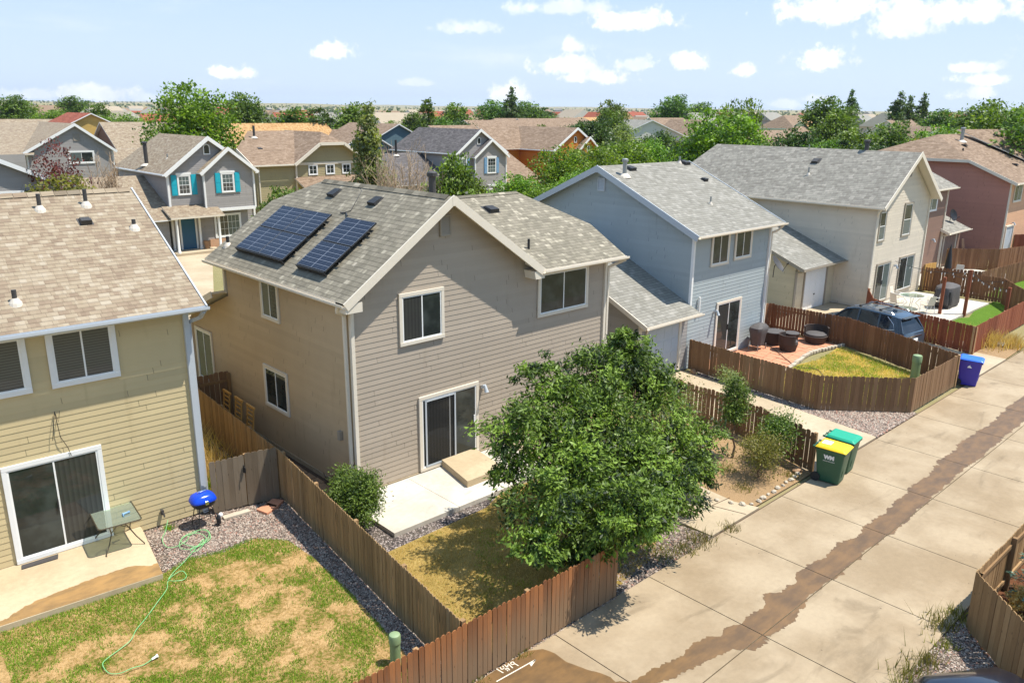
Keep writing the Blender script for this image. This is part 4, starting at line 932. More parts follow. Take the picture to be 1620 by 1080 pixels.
# ---------------------------------------------------------------- beige house
H4 = thing('house', 'cream sided house with long grey roof and a steep front gable behind the parked car', 'house', (42.5, 17.65, 0))
b = MB(); xr = 45.9; wall(b, (42.5, 17.65), (1, 0), [(0, 0), (6.8, 0), (6.8, 5.55), (xr - 42.5, 7.9), (0, 5.55)]); wall(b, (42.5, 31), (0, -1), [(0, 0), (13.35, 0), (13.35, 5.5), (0, 5.5)]); wall(b, (49.3, 17.65), (0, 1), [(0, 0), (13, 0), (13, 5.5), (0, 5.5)], plain=True)
b.build('wall', M['sid_beige'], H4)
rb = MB(); roof_face(rb, [(42.1, 17.15, 5.4), (42.1, 31.5, 5.4), (xr, 29.8, 8.05), (xr, 17.15, 8.05)]); roof_face(rb, [(xr, 17.15, 8.05), (xr, 29.8, 8.05), (49.7, 31.5, 5.4), (49.7, 17.15, 5.4)]); rb.build('roof', [M['sh_beige'], M['trim']], H4)
ybrd(H4, [((42.1, 17.13, 5.4), (xr, 17.13, 8.05)), ((xr, 17.13, 8.05), (49.7, 17.13, 5.4))], M['trim'], h=.22); gutter(H4, (42.07, 31.5, 5.37), (42.07, 17.15, 5.37), M['trim'])
downspout(H4, [(42.05, 17.3, 5.3), (42.2, 17.5, 5.1), (42.42, 17.6, 4.9), (42.42, 17.6, .1)], M['trim']); boards(H4, [((42.53, 17.62, 0), (42.53, 17.62, 5.3)), ((49.27, 17.62, 0), (49.27, 17.62, 5.4))], M['trim'], w=.11)
F = ((0, 17.63), (1, 0))
window(H4, *F, 42.75, 43.6, 3.5, 5.15, 'trimtaupe', hung=True, glass=('g_pale', 'g_dark')); window(H4, *F, 45.8, 46.95, 3.5, 5.35, 'trimtaupe', hung=True, glass=('g_pale', 'g_dark'), label='tall upper window under the gable peak')
slider(H4, *F, 43.15, 44.95, .1, 2.3, 'trimtaupe', ('g_drape', 'g_pale')); window(H4, *F, 46.1, 48.2, .35, 2.35, 'trimtaupe', glass=('g_dark', 'g_pale'), label='wide ground floor window'); walllamp(H4, (45.4, 17.6, 1.95)); louver(H4, *F, 45.7, 46.1, 6.75, 7.3, 'trimtaupe')
def on4(px, py):
    k = (8.05 - 5.4) / (xr - 42.1); d = ray(px, py); t = (5.4 - k * 42.1 - CAMZ) / (d.z - k * d.x); return (d.x * t, d.y * t, CAMZ + d.z * t)
vpipe(H4, on4(1279, 276), .4, .04, 'galv'); vbox(H4, on4(1291, 255), M['galvd'], nrm=(-.7, 0, 1)); vpipe(H4, (xr + .1, 20.2, 7.9), .55, .12, 'galvd', cap=True, name='flue'); vpipe(H4, (xr - .1, 23.5, 7.9), .35, .03, 'galv', False)
garage(H4, 38.2, 42.48, 19.6, 25, 2.45, .40, 'sid_khaki2', 'trimtaupe', 'sh_blue', (39.2, 41.5)) if 'sid_khaki2' in M else None
# ---------------------------------------------------------------- brown house
H5 = thing('house', 'dark brown house partly hidden behind the cream house', 'house', (52.3, 19.6, 0))
b = MB(); wall(b, (50.5, 19.6), (1, 0), [(0, 0), (7.2, 0), (7.2, 5.45), (0, 5.45)]); wall(b, (57.7, 19.6), (0, 1), [(0, 0), (9, 0), (9, 5.4), (0, 5.4)], plain=True); wall(b, (50.5, 28.6), (0, -1), [(0, 0), (9, 0), (9, 5.4), (0, 5.4)], plain=True); b.build('wall', M['sid_brown'], H5)
rb = MB(); roof_face(rb, [(50.1, 19.2, 5.45), (58.1, 19.2, 5.45), (58.1, 23.6, 7.5), (50.1, 23.6, 7.5)]); roof_face(rb, [(50.1, 23.6, 7.5), (58.1, 23.6, 7.5), (58.1, 28.6, 5.45), (50.1, 28.6, 5.45)]); rb.build('roof', [M['sh_beige'], M['trim']], H5)
gutter(H5, (50.1, 19.15, 5.43), (58.2, 19.15, 5.43), M['trim']); ybrd(H5, [((58.12, 19.2, 5.45), (58.12, 23.6, 7.5))], M['trim']); boards(H5, [((57.67, 19.57, 0), (57.67, 19.57, 5.4))], M['trim'])
F = ((0, 19.58), (1, 0)); window(H5, *F, 54.2, 56.0, 4.0, 5.3, 'trimw', glass=('g_pale', 'g_pale')); slider(H5, *F, 51.9, 53.6, .1, 2.4, 'trimw', ('g_drape', 'g_pale')); walllamp(H5, (56.0, 19.55, 2.1))
garage(H5, 57.75, 61.3, 19.6, 24.5, 2.45, .42, 'sid_brown', 'trim', 'sh_beige', (58.3, 60.4), dm='sidbr_panel')
vpipe(H5, (56.4, 20.4, 6.05), .4, .05, 'galvd'); dish(H5, (60.3, 19.9, 3.35), (-.2, -.85, .3), 'blk', .42)
# ---------------------------------------------------------------- red house
H6 = thing('house', 'dusty red house with brown shingle roof at the right edge', 'house', (64.6, 17.9, 0))
b = MB(); wall(b, (64.6, 31.5), (0, -1), [(0, 0), (13.6, 0), (13.6, 5.4), (10.4, 6.75), (4.0, 6.75), (0, 6.0)]); b.build('wall', M['sid_red'], H6); b = MB(); wall(b, (64.6, 17.9), (1, 0), [(0, 0), (14, 0), (14, 5.4), (0, 5.4)]); b.build('front_wall', M['sid_peach'], H6)
rb = MB(); roof_face(rb, [(64.2, 17.4, 5.45), (80, 17.4, 5.45), (80, 24.5, 8.5), (68.0, 24.5, 8.5), (64.2, 20.7, 6.87)]); roof_face(rb, [(64.2, 20.7, 6.87), (68.0, 24.5, 8.5), (64.2, 28.6, 6.87)]); roof_face(rb, [(64.2, 28.6, 6.87), (68, 24.5, 8.5), (80, 24.5, 8.5), (80, 31.8, 5.9), (64.2, 31.8, 5.9)])
roof_face(rb, [(72.0, 24.5, 8.85), (80, 21, 8.9), (80, 17.2, 5.5), (74.5, 17.2, 5.5)]); rb.build('roof', [M['sh_brown'], M['trim']], H6)
ybrd(H6, [((64.18, 17.4, 5.45), (64.18, 20.7, 6.87)), ((64.18, 20.7, 6.87), (64.18, 28.6, 6.87)), ((64.18, 28.6, 6.87), (64.18, 31.8, 5.9))], M['trim']); gutter(H6, (64.2, 17.36, 5.43), (78, 17.36, 5.43), M['trim'])
boards(H6, [((64.63, 17.87, 0), (64.63, 17.87, 5.4))], M['trim']); F = ((0, 17.88), (1, 0)); window(H6, *F, 65.5, 67.3, 4.0, 5.3, 'trim', glass=('g_drape', 'g_pale')); walllamp(H6, (66.2, 17.85, 2.5)); 
b = MB(); b.box(64.95, 65.05, 17.8, 17.9, 0, 2.3); b.box(66.6, 66.7, 17.8, 17.9, 0, 2.3); b.box(64.95, 66.7, 17.79, 17.9, 2.3, 2.4); fr = b.build('garage_door', M['trim'], H6); b = MB(); b.box(65.05, 66.6, 17.85, 17.9, 0, 2.3); b.build('door_panel', M['trimg'], fr)
vpipe(H6, (69.8, 23.3, 8.0), .9, .13, 'galv', cap=True, name='flue'); vbox(H6, (68.5, 22.6, 7.7), M['blkp']); vpipe(H6, (66.5, 22.0, 7.3), .3, .06, 'blkp', False); vpipe(H6, (78, 21, 7.4), .5, .06, 'blkp', False); vbox(H6, (70.5, 19.5, 6.36), M['blkp'])
# ---------------------------------------------------------------- fences
fence([(9.22, 24.6), (8.9, 18.3), (7.84, 9.62)], 'long weathered tan picket fence between the two near back yards', 'w_side', 1.33, rails_side=1, hs=[1.5, 1.4, 1.3], seed=2, pw=.105)
fence([(-1.0, 9.52), (12.02, 9.45)], 'orange cedar picket fence along the alley below the big tree', 'w_alley', 1.3, rails_side=1, seed=3, pw=.108, hvar=.02)
fence([(9.22, 24.6), (10.36, 24.55)], 'short brown fence closing the side passage behind three wooden chairs', 'w_brown', 1.75, rails_side=-1, seed=5, railm='w_tilt')
# grey gate panel beside the left house
G1 = fence([(7.2, 18.75), (8.05, 18.62)], 'grey weathered gate panel between the left house corner and the long fence', 'w_gate', 1.42, cat='gate', rails_side=1, seed=6, hvar=.006, gap=.003, posts=False, name='garden_gate')
G2 = fence([(8.07, 18.62), (8.86, 18.42)], 'grey weathered fence panel next to the gate with a triangle of shade on it', 'w_gate', 1.46, cat='fence', rails_side=1, seed=7, hvar=.006, gap=.003, name='picket_fence')
b = MB(); b.box(8.0, 8.03, 18.55, 18.6, .95, 1.15); b.tube([(8.02, 18.56, 1.12), (8.02, 18.5, 1.1), (8.02, 18.5, .95)], .012, 6); b.build('latch', M['blk'], G1)
fence([(21.0, 9.66), (21.9, 12.6), (22.0, 17.3)], 'brown gapped picket fence along the planting bed and the blue house driveway', 'w_brown', 1.25, seed=8, gap=.02, hvar=.05, rails_side=-1)
fence([(26.45, 17.75), (26.05, 13.2), (25.95, 12.0), (28.15, 9.66)], 'brown picket fence on the near side of the blue house yard', 'w_brown', 1.27, seed=9, rails_side=1, hvar=.015)
fence([(28.15, 9.66), (32.25, 9.68)], 'brown picket fence of the blue house yard on the alley beside the blue bin', 'w_brown', 1.27, seed=10, rails_side=1, hvar=.015)
fence([(32.25, 9.68), (34.6, 15.0), (34.55, 18.9), (32.2, 18.9)], 'brown picket fence of the blue house yard in front of the parked car', 'w_dkbrown', 1.3, seed=11, rails_side=-1, hvar=.02, gap=.014)
fence([(41.9, 17.4), (39.6, 16.1), (38.4, 14.2), (37.5, 10.75)], 'red stained picket fence beside the parked car', 'w_red', 1.25, seed=12, gap=.014, hvar=.012)
fence([(37.5, 10.75), (46.0, 10.9)], 'red stained picket fence of the cream house yard on the alley', 'w_red', 1.28, seed=13, rails_side=1)
fence([(49.6, 17.6), (49.4, 13.2), (46.0, 10.9)], 'dark red brown fence on the far side of the cream house yard', 'w_dkbrown', 1.4, seed=14, gap=.02, rails_side=1)
fence([(49.5, 17.4), (50.6, 17.2)], 'new yellow board fence panel at the corner of the cream house', 'w_yellow', 1.6, seed=15)
fence([(50.6, 17.2), (51.2, 14.9), (58.5, 14.2), (64, 12.2)], 'dark brown picket fence in front of the brown house patio', 'w_dkbrown', 1.3, seed=16, gap=.03)
fence([(57.6, 19.0), (60.0, 16.6), (66, 15.2), (74, 14.6)], 'long dark brown fence below the dusty red wall', 'w_dkbrown', 1.45, seed=17)
fence([(66.5, 17.6), (69, 15.8), (78, 15.2)], 'bright red brown fence at the right edge beside the red house garage', 'w_red', 1.7, seed=18)
fence([(46.0, 10.9), (55, 11.2), (64, 12.2)], 'orange brown picket fence along the alley at the far right', 'w_red', 1.2, seed=19)
fence([(16.42, 3.95), (25, 3.86)], 'tan picket fence on the near side of the alley with its rails toward the conifer', 'w_tilt', 1.3, seed=20, rails_side=-1)
fence([(16.42, 3.95), (15.1, 2.62), (14.6, -1)], 'tan picket fence turning away from the alley behind the dark car', 'w_tilt', 1.3, seed=21, rails_side=1)
fence([(46.3, 17.4), (44.5, 17.5)], None, 'w_red', .1) if False else None

# posts with string lights in the cream house yard
for (x, y, h, lb) in ((43.9, 14.4, 2.0, 'tall orange post left of the large covered grill'), (44.75, 13.5, 2.4, 'tallest orange post right of the large covered grill'), (44.2, 11.5, 1.9, 'tall orange post at the corner of the green lawn')):
    b = MB(); b.box(x - .07, x + .07, y - .07, y + .07, 0, h); tag(b.build('light_post', M['w_red'], bevel=.01), lb, 'post', 'posts carrying the string lights')
def catenary(a, c, n=14, sag=.25):
    a = Vector(a); c = Vector(c); return [a + (c - a) * (i / n) - Vector((0, 0, sag * 4 * (i / n) * (1 - i / n))) for i in range(n + 1)]
for lb, (a, c) in {'string of bulbs from the house wall to the tallest post': ((45.5, 17.6, 2.2), (44.75, 13.5, 2.3)), 'string of bulbs between the two posts by the lawn': ((44.75, 13.5, 2.3), (44.2, 11.5, 1.8)), 'string of bulbs along the far dark fence': ((49.4, 16.5, 1.35), (49.0, 12.9, 1.35))}.items():
    P = catenary(a, c); b = MB(); b.tube(P, .012, 5); t = b.build('string_light', M['blkp']); tag(t, lb, 'string lights', 'string lights in the cream house yard')
    for q in P[1:-1:2]:
        b = MB(); b.tube([q, q - Vector((0, 0, .05)), q - Vector((0, 0, .1)), q - Vector((0, 0, .13))], [.01, .02, .02, .008], 8); b.build('bulb', M['white'], t)

# ---------------------------------------------------------------- blue portable grill
t = thing('charcoal_grill', 'small blue lidded grill on black legs at the tan house corner', 'grill', (6.8, 18.35, 0))
b = MB(); b.lathe(6.8, 18.35, [(.2, .52), (.27, .58), (.285, .66), (.29, .68)], 28, sx=1.0, sy=.82, pw=3.2); b.build('bowl', M['blk'], t, smooth=True)
b = MB(); b.lathe(6.8, 18.35, [(.31, .68), (.315, .70), (.30, .74), (.26, .82), (.18, .865), (.05, .885)], 28, sx=1, sy=.82, pw=3.2); ld = b.build('lid', M['bluee'], t, smooth=True)
b = MB(); b.tube([(6.7, 18.35, .87), (6.7, 18.35, .92), (6.9, 18.35, .92), (6.9, 18.35, .87)], .014, 8); b.build('handle', M['chrome'], ld); b = MB(); b.box(6.76, 6.84, 18.06, 18.1, .65, .74); b.build('clasp', M['chrome'], ld, bevel=.005)
for sx, sy in ((-1, -1), (1, -1), (-1, 1), (1, 1)):
    b = MB(); b.tube([(6.8 + .12 * sx, 18.35 + .1 * sy, .56), (6.8 + .17 * sx, 18.35 + .15 * sy, .45), (6.8 + .24 * sx, 18.35 + .22 * sy, .0)], .012, 8); b.build('leg', M['blk'], t)
b = MB(); b.tube([(6.6, 18.2, .28), (7.0, 18.2, .28), (7.0, 18.5, .28), (6.6, 18.5, .28), (6.6, 18.2, .28)], .009, 6); b.build('brace', M['blk'], t)
b = MB(); b.tube([(7.05, 18.1, .05), (7.05, 18.1, .2), (7.04, 18.1, .26)], [.055, .055, .03], 12); b.tube([(7.04, 18.1, .26), (7.03, 18.15, .32)], .02, 8); b.build('gas_bottle', M['blk'], t); b = MB(); b.lathe(7.12, 18.12, [(.03, .2), (.05, .23), (.05, .27), (.03, .3)], 12); b.build('regulator', M['white'], t)

# ---------------------------------------------------------------- glass patio table, nozzle, mat, hose
t = thing('patio_table', 'rectangular glass patio table with curved bronze legs on the left patio', 'table', (4.85, 18.62, .13))
cx, cy, tz = 4.86, 18.63, .84
def rrect(cx, cy, a, b_, r, z, n=5, rot=0):
    o = []
    for sx, sy, s0 in ((1, 1, 0), (-1, 1, 90), (-1, -1, 180), (1, -1, 270)):
        for i in range(n + 1):
            q = R_(s0 + 90 * i / n); x = sx * (a - r) + r * math.cos(q); y = sy * (b_ - r) + r * math.sin(q)
            o.append((cx + x * math.cos(rot) - y * math.sin(rot), cy + x * math.sin(rot) + y * math.cos(rot), z))
    return o
P = rrect(cx, cy, .46, .55, .09, tz, rot=R_(-6)); b = MB(); b.add(P, [tuple(range(len(P)))]); b.add([(x, y, z - .006) for x, y, z in P], [tuple(reversed(range(len(P))))]); b.build('glass_top', M['tglass'], t)
b = MB(); b.tube(P + [P[0]], .016, 8, cap=False); b.build('rim', M['bronze'], t)
for sx, sy in ((-1, -1), (1, -1), (-1, 1), (1, 1)):
    b = MB(); b.tube([(cx + .36 * sx, cy + .44 * sy, tz - .01), (cx + .24 * sx, cy + .3 * sy, tz - .08), (cx + .2 * sx, cy + .26 * sy, tz - .3), (cx + .3 * sx, cy + .36 * sy, tz - .5), (cx + .42 * sx, cy + .46 * sy, .16), (cx + .42 * sx, cy + .47 * sy, .13)], .014, 8); b.build('leg', M['bronze'], t)
b = MB(); b.tube([(cx - .2, cy - .26, tz - .28), (cx, cy - .1, tz - .2), (cx + .2, cy - .26, tz - .28)], .01, 6); b.tube([(cx - .2, cy + .26, tz - .28), (cx, cy + .1, tz - .2), (cx + .2, cy + .26, tz - .28)], .01, 6); b.build('brace', M['bronze'], t)
b = MB(); b.tube([(4.98, 18.5, .875), (5.1, 18.52, .875), (5.15, 18.52, .88)], [.03, .022, .03], 10); b.tube([(5.0, 18.5, .87), (4.98, 18.42, .865)], .015, 8); tag(b.build('hose_nozzle', M['shutterb']), 'small grey blue hose nozzle lying on the glass table', 'nozzle')
b = MB(); b.prism([(2.88, 18.84, .134), (3.6, 18.8, .134), (3.66, 19.0, .134), (2.92, 19.02, .134)], (0, 0, .02)); tag(b.build('door_mat', M['mat'], bevel=.004), 'dark grey mat in front of the left sliding door', 'mat')
def hpath(px):
    o = []
    for a in px: x, y = gp(*a); o.append((x, y, .025))
    return o
def smooth(P, n=6, jit=0, seed=0):
    P = [Vector(p) for p in P]; o = []
    for i in range(len(P) - 1):
        p0, p1, p2, p3 = P[max(0, i - 1)], P[i], P[i + 1], P[min(len(P) - 1, i + 2)]
        for k in range(n):
            t = k / n; o.append(.5 * ((2 * p1) + (p2 - p0) * t + (2 * p0 - 5 * p1 + 4 * p2 - p3) * t * t + (3 * p1 - p0 - 3 * p2 + p3) * t ** 3))
    return o + [P[-1]]
hp = hpath([(267, 833), (262, 842), (257, 856), (264, 866), (280, 866), (296, 858), (300, 848), (318, 840), (331, 846), (326, 856), (308, 866), (290, 862), (288, 852), (306, 843), (327, 841), (333, 852), (318, 864), (300, 872), (284, 866), (290, 852), (312, 846), (326, 852), (316, 870), (304, 876), (303, 868), (318, 864), (322, 856), (305, 874), (290, 892), (275, 908), (266, 918), (274, 912), (288, 906), (295, 911), (290, 919), (276, 922), (266, 920), (264, 934), (250, 955), (232, 977), (216, 998), (208, 1015), (192, 1026), (172, 1042), (163, 1054), (172, 1065), (190, 1067), (210, 1060), (228, 1052), (243, 1043)])
hp[0] = (hp[0][0], hp[0][1], .2)
for i in range(1, len(hp)): hp[i] = (hp[i][0], hp[i][1], .02 + .018 * (i % 3))
b = MB(); b.tube(smooth(hp, 6), .0085, 7); hs_ = b.build('garden_hose', M['hose'], smooth=True); tag(hs_, 'pale green garden hose coiled on the gravel and trailing across the lawn', 'hose')
x, y = gp(244, 1043); b = MB(); b.tube([(x - .04, y, .03), (x + .06, y + .02, .04)], [.02, .026], 8); b.tube([(x + .06, y + .02, .04), (x + .08, y + .02, .045)], [.04, .035], 10); b.build('sprinkler_head', M['white'], hs_)

# flat stones by the gate
for (x, y, a, c, rz, lb) in ((7.6, 18.3, .35, .09, -.1, 'long pale stone slab lying under the gate'), (8.33, 18.05, .22, .2, .3, 'pinkish paving slab half in shade by the fence corner'), (8.6, 18.2, .2, .18, .5, 'second pinkish slab deep in the shade of the corner')):
    b = MB(); c_, s_ = math.cos(rz), math.sin(rz); b.prism([(x + u * c_ - v * s_, y + u * s_ + v * c_, -.02) for u, v in ((-a, -c), (a, -c * .8), (a * .9, c), (-a * .95, c))], (0, 0, .07)); tag(b.build('stone_slab', M['stone'] if a > .3 else M['paver'], bevel=.01), lb, 'slab', 'slabs by the grey gate')

# utility pedestals
def pedestal(x, y, lb, h=.62, r=.1):
    t = thing('utility_pedestal', lb, 'utility post', (x, y, 0), 'green utility pedestals')
    b = MB(); b.lathe(x, y, [(r, 0), (r, h * .8)], 20); b.build('base_tube', M['ped'], t, smooth=True)
    b = MB(); b.lathe(x, y, [(r * 1.12, h * .72), (r * 1.12, h * .95), (r, h), (r * .6, h + .02)], 20); b.build('cap', M['ped'], t, smooth=True)
pedestal(7.27, 10.85, 'pale green utility pedestal on the left lawn beside the alley fence'); pedestal(32.2, 11.1, 'pale green utility pedestal inside the blue house yard', .95, .16)

# three wooden ladder back chairs by the side wall
def chair_(x, y, rz, lb, first=None):
    t = thing('wooden_chair', lb, 'chair', (0, 0, 0), 'wooden chairs in the side passage')
    b = MB(); b.box(-.22, .22, -.2, .22, .43, .46); b.build('seat', M['w_plain'], t, bevel=.01)
    b = MB(); b.beam((-.2, .2, .44), (-.2, .26, 1.1), .035, .035); b.beam((.2, .2, .44), (.2, .26, 1.1), .035, .035)
    for z in (.58, .72, .86, .98): b.beam((-.2, .2 + (z - .44) * .09, z), (.2, .2 + (z - .44) * .09, z), .02, .045)
    b.beam((-.26, .265, 1.11), (.26, .265, 1.11), .05, .06); b.build('backrest', M['w_yellow'], t)
    for sx in (-1, 1):
        for sy in (-1, 1): b = MB(); b.beam((sx * .19, sy * .18, 0), (sx * .19, sy * .18, .43), .04, .04); b.build('leg', M['w_plain'], t)
    return t
ch0 = chair_(0, 0, 0, 'wooden slat back chair farthest along the side passage')
for i, (x, y, lb) in enumerate(((9.72, 24.0, None), (9.7, 23.1, 'middle of the three wooden slat back chairs in the side passage'), (9.68, 22.25, 'wooden slat back chair nearest the camera in the side passage'))):
    c_ = ch0 if i == 0 else copy_tree(ch0); place(c_, x, y, 0, R_(-92), 1.12, lb)

# ---------------------------------------------------------------- wheeled bins
def bin_(lid, body, lb, text):
    t = thing('wheeled_bin', lb, 'bin', (0, 0, 0), 'wheeled bins on the alley')
    # body: front toward -Y
    b = MB(); n = []
    prof = [(.27, .30, .03, 0.0), (.30, .35, .5, .0), (.335, .40, .96, 0.0), (.35, .42, 1.0, 0)]
    vs = []
    for (a, c, z, o) in prof:
        q = rrect(0, o, a, c, .06, z, 3); vs += q
    k = len(q); fs = [(i * k + j, i * k + (j + 1) % k, (i + 1) * k + (j + 1) % k, (i + 1) * k + j) for i in range(3) for j in range(k)] + [tuple(reversed(range(k)))]
    b.add(vs, fs); b.build('bin_body', M[body], t, smooth=True)
    b = MB(); b.box(-.35, .35, -.425, -.38, .93, .985); b.prism([(-.12, -.3, .2), (-.12, -.37, .5), (-.12, -.33, .2)], (.02, 0, 0)); b.build('rim', M[body], t, bevel=.008)
    b = MB(); b.add([(-.37, -.45, 1.0), (.37, -.45, 1.0), (.37, .42, 1.02), (-.37, .42, 1.02), (-.30, -.36, 1.07), (.30, -.36, 1.07), (.31, .34, 1.10), (-.31, .34, 1.10)], [(0, 3, 2, 1), (4, 5, 6, 7), (0, 1, 5, 4), (1, 2, 6, 5), (2, 3, 7, 6), (3, 0, 4, 7)])
    ld = b.build('lid', M[lid], t, bevel=.025)
    b = MB(); b.tube([(-.26, .47, 1.0), (.26, .47, 1.0)], .016, 8)
    for x in (-.26, 0, .26): b.beam((x, .36, .98), (x, .5, 1.0), .04, .04)
    b.build('handle', M[body], t)
    for sx in (-1, 1):
        b = MB(); b.tube([(sx * .27, .33, .13), (sx * .33, .33, .13)], .13, 20); wl = b.build('wheel', M['tyre'], t)
    return t
rx = Matrix.Rotation(R_(90), 3, 'X')
def side_text(par, body, size, x, z, m, sc=1, side='left'):
    rot = Matrix.Rotation(R_(-90), 3, 'Z') @ rx
    return text_mesh(body, size, x, rot, m, par, 'lettering')
b0 = bin_('binY', 'binG', 'dark green wheeled bin with a yellow lid, nearest on the alley', 'WM')
b0['_o'] = (0, 0, 0)
text_mesh('WM', .15, (-.345, .0, .79), Matrix.Rotation(R_(-90), 3, 'Z') @ rx, M['white'], b0, 'emblem', bold=.012); text_mesh('www.wm.com', .055, (-.338, .0, .68), Matrix.Rotation(R_(-90), 3, 'Z') @ rx, M['white'], b0, 'lettering')
b = MB(); b.box(-.15, .12, .05, .3, 1.09, 1.105); b.build('lid_label', M['white'], b0)
b1 = bin_('binGl', 'binG', 'dark green wheeled bin with a green lid behind the yellow lidded bin', 'WM')
b2 = bin_('binBl', 'binB', 'purple blue wheeled bin with a blue lid by the blue house yard fence', '')
b = MB(); b.add([(-.344, -.08, .74), (-.344, .08, .74), (-.344, .06, .80), (-.344, .02, .83), (-.344, -.03, .80)], [(0, 1, 2, 3, 4)]); b.add([(-.345, -.02, .76), (-.345, .03, .76), (-.345, .0, .87)], [(0, 1, 2)]); b.build('emblem', M['white'], b2)
place(b0, 20.95, 9.05, 0, R_(8)); place(b1, 21.85, 9.2, 0, R_(6)); place(b2, 33.05, 9.45, 0, R_(14))

# ---------------------------------------------------------------- chalk writing on the alley
ch = thing('chalk_marking', 'white chalk figures and arrow on the wet alley beside the orange fence', 'marking', (8.9, 9.1, .008))
def chalk(name, strokes, w_=.02):
    b = MB()
    for s_ in strokes:
        P = [gp(*q) for q in s_]
        for a, c in zip(P[:-1], P[1:]):
            a = Vector((*a, 0)); c = Vector((*c, 0)); d = (c - a).normalized(); n_ = Vector((-d.y, d.x, 0)) * w_ / 2
            b.add([(a + n_).to_tuple()[:2] + (.0105,), (a - n_).to_tuple()[:2] + (.0105,), (c - n_).to_tuple()[:2] + (.0105,), (c + n_).to_tuple()[:2] + (.0105,)], [(0, 1, 2, 3)])
    return b.build(name, M['chalk'], ch)
def cp(a, b_): return (740 + a / 7.364, 970 + b_ / 7.364)
chalk('arrow', [[cp(335, 795), cp(790, 540)], [cp(790, 540), cp(725, 600)], [cp(790, 540), cp(735, 615)]], .024)
chalk('figure', [[cp(335, 648), cp(415, 695)]]); chalk('figure', [[cp(375, 628), cp(395, 655), cp(430, 640), cp(405, 612)], [cp(415, 630), cp(470, 672)]])
chalk('figure', [[cp(430, 600), cp(490, 662)], [cp(470, 600), cp(450, 665)]]); chalk('figure', [[cp(468, 585), cp(525, 638)]]); chalk('figure', [[cp(545, 590), cp(510, 600), cp(498, 578), cp(525, 563), cp(545, 585), cp(592, 612)]])

# ---------------------------------------------------------------- blue house yard furniture
def wickchair(x, y, rz, lb, w_=.42, name='wicker_chair'):
    t = thing(name, lb, 'chair', (0, 0, 0), 'dark wicker seats on the red flagstones')
    b = MB(); b.lathe(0, 0, [(w_ * .8, 0), (w_ * .9, .2), (w_, .34), (w_ * .97, .36)], 24); b.build('base', M['wick'], t, smooth=True)
    b = MB(); b.lathe(0, -.03, [(w_ * .85, .36), (w_ * .88, .42), (w_ * .8, .45)], 24); b.build('cushion', M['cover'], t, smooth=True)
    b = MB(); n = 16; vs = []
    for i in range(n + 1):
        q = R_(-10 + 200 * i / n)
        for rr, z in ((w_, .3), (w_ * 1.05, .72), (w_ * .93, .72), (w_ * .88, .3)): vs.append((rr * math.cos(q), rr * math.sin(q), z))
    fs = [(i * 4 + j, (i + 1) * 4 + j, (i + 1) * 4 + (j + 1) % 4, i * 4 + (j + 1) % 4) for i in range(n) for j in range(4)] + [(0, 1, 2, 3), (n * 4 + 3, n * 4 + 2, n * 4 + 1, n * 4)]
    b.add(vs, fs); b.build('backrest', M['wick'], t); place(t, x, y, .045, rz); return t
wickchair(31.9, 16.35, R_(60), 'dark wicker tub chair nearest the near side fence'); wickchair(34.0, 16.15, R_(-60), 'dark wicker round love seat against the far fence', .52, 'wicker_love_seat')
def rtable(x, y, r, h, lb, g=None):
    t = thing('wicker_table', lb, 'table', (x, y, .045), g)
    b = MB(); b.lathe(x, y, [(r * .82, .045), (r * .86, h * .5), (r * .93, h - .02)], 24); b.build('base', M['wick'], t, smooth=True); b = MB(); b.lathe(x, y, [(r, h - .02), (r, h + .02), (r * .9, h + .03)], 24); b.build('table_top', M['cover'], t, smooth=True)
rtable(32.35, 17.3, .48, .62, 'larger round wicker table between the covered grill and the chairs', 'round wicker tables'); rtable(33.1, 16.85, .33, .5, 'smaller round wicker table beside the larger one', 'round wicker tables')
def draped(par, cx, cy, a, c, h, m, seed=1, rot=0, folds=.02, name='cover', flare=1.0):
    rng = random.Random(seed); b = MB(); prof = [(flare, 0.2), (flare + .06, .35), (.5 + flare / 2, .6), (1.0, .78), (.94, .88), (.66, .95), (.35, 1.0), (.05, 1.01)]; n = 36; vs = []
    for j, (rr, z) in enumerate(prof):
        for i in range(n):
            q = 2 * math.pi * i / n; cc, ss = math.cos(q), math.sin(q); e = .55; k = rr * (1 + folds * 3 * math.sin(q * 9 + j * .5) * (1 - z) + folds * noise.noise((cc * 3, ss * 3, j * .6 + seed)) * 2)
            x = a * k * math.copysign(abs(cc) ** e, cc); y = c * k * math.copysign(abs(ss) ** e, ss)
            vs.append((cx + x * math.cos(rot) - y * math.sin(rot), cy + x * math.sin(rot) + y * math.cos(rot), z * h + .02 * noise.noise((x * 4, y * 4, seed + z * 3))))
    b.add(vs, [(j * n + i, j * n + (i + 1) % n, (j + 1) * n + (i + 1) % n, (j + 1) * n + i) for j in range(len(prof) - 1) for i in range(n)] + [tuple((len(prof) - 1) * n + i for i in range(n))])
    return b.build(name, m, par, smooth=True)
t = thing('covered_grill', 'grill under a grey draped cover beside the blue house sliding door', 'grill', (31.05, 17.35, .04)); draped(t, 31.05, 17.35, .50, .32, 1.2, M['cover'], 3, .1, .035, flare=.66)
for sx in (-1, 1):
    for sy in (-1, 1): b = MB(); b.tube([(31.05 + sx * .33, 17.35 + sy * .22, .04), (31.05 + sx * .33, 17.35 + sy * .22, .3)], .025, 8); b.build('leg', M['galv'], t)
t = thing('fire_pit', 'dark round pot tipped against the blue house corner', 'pot', (32.7, 18.2, .05)); b = MB(); vs = []
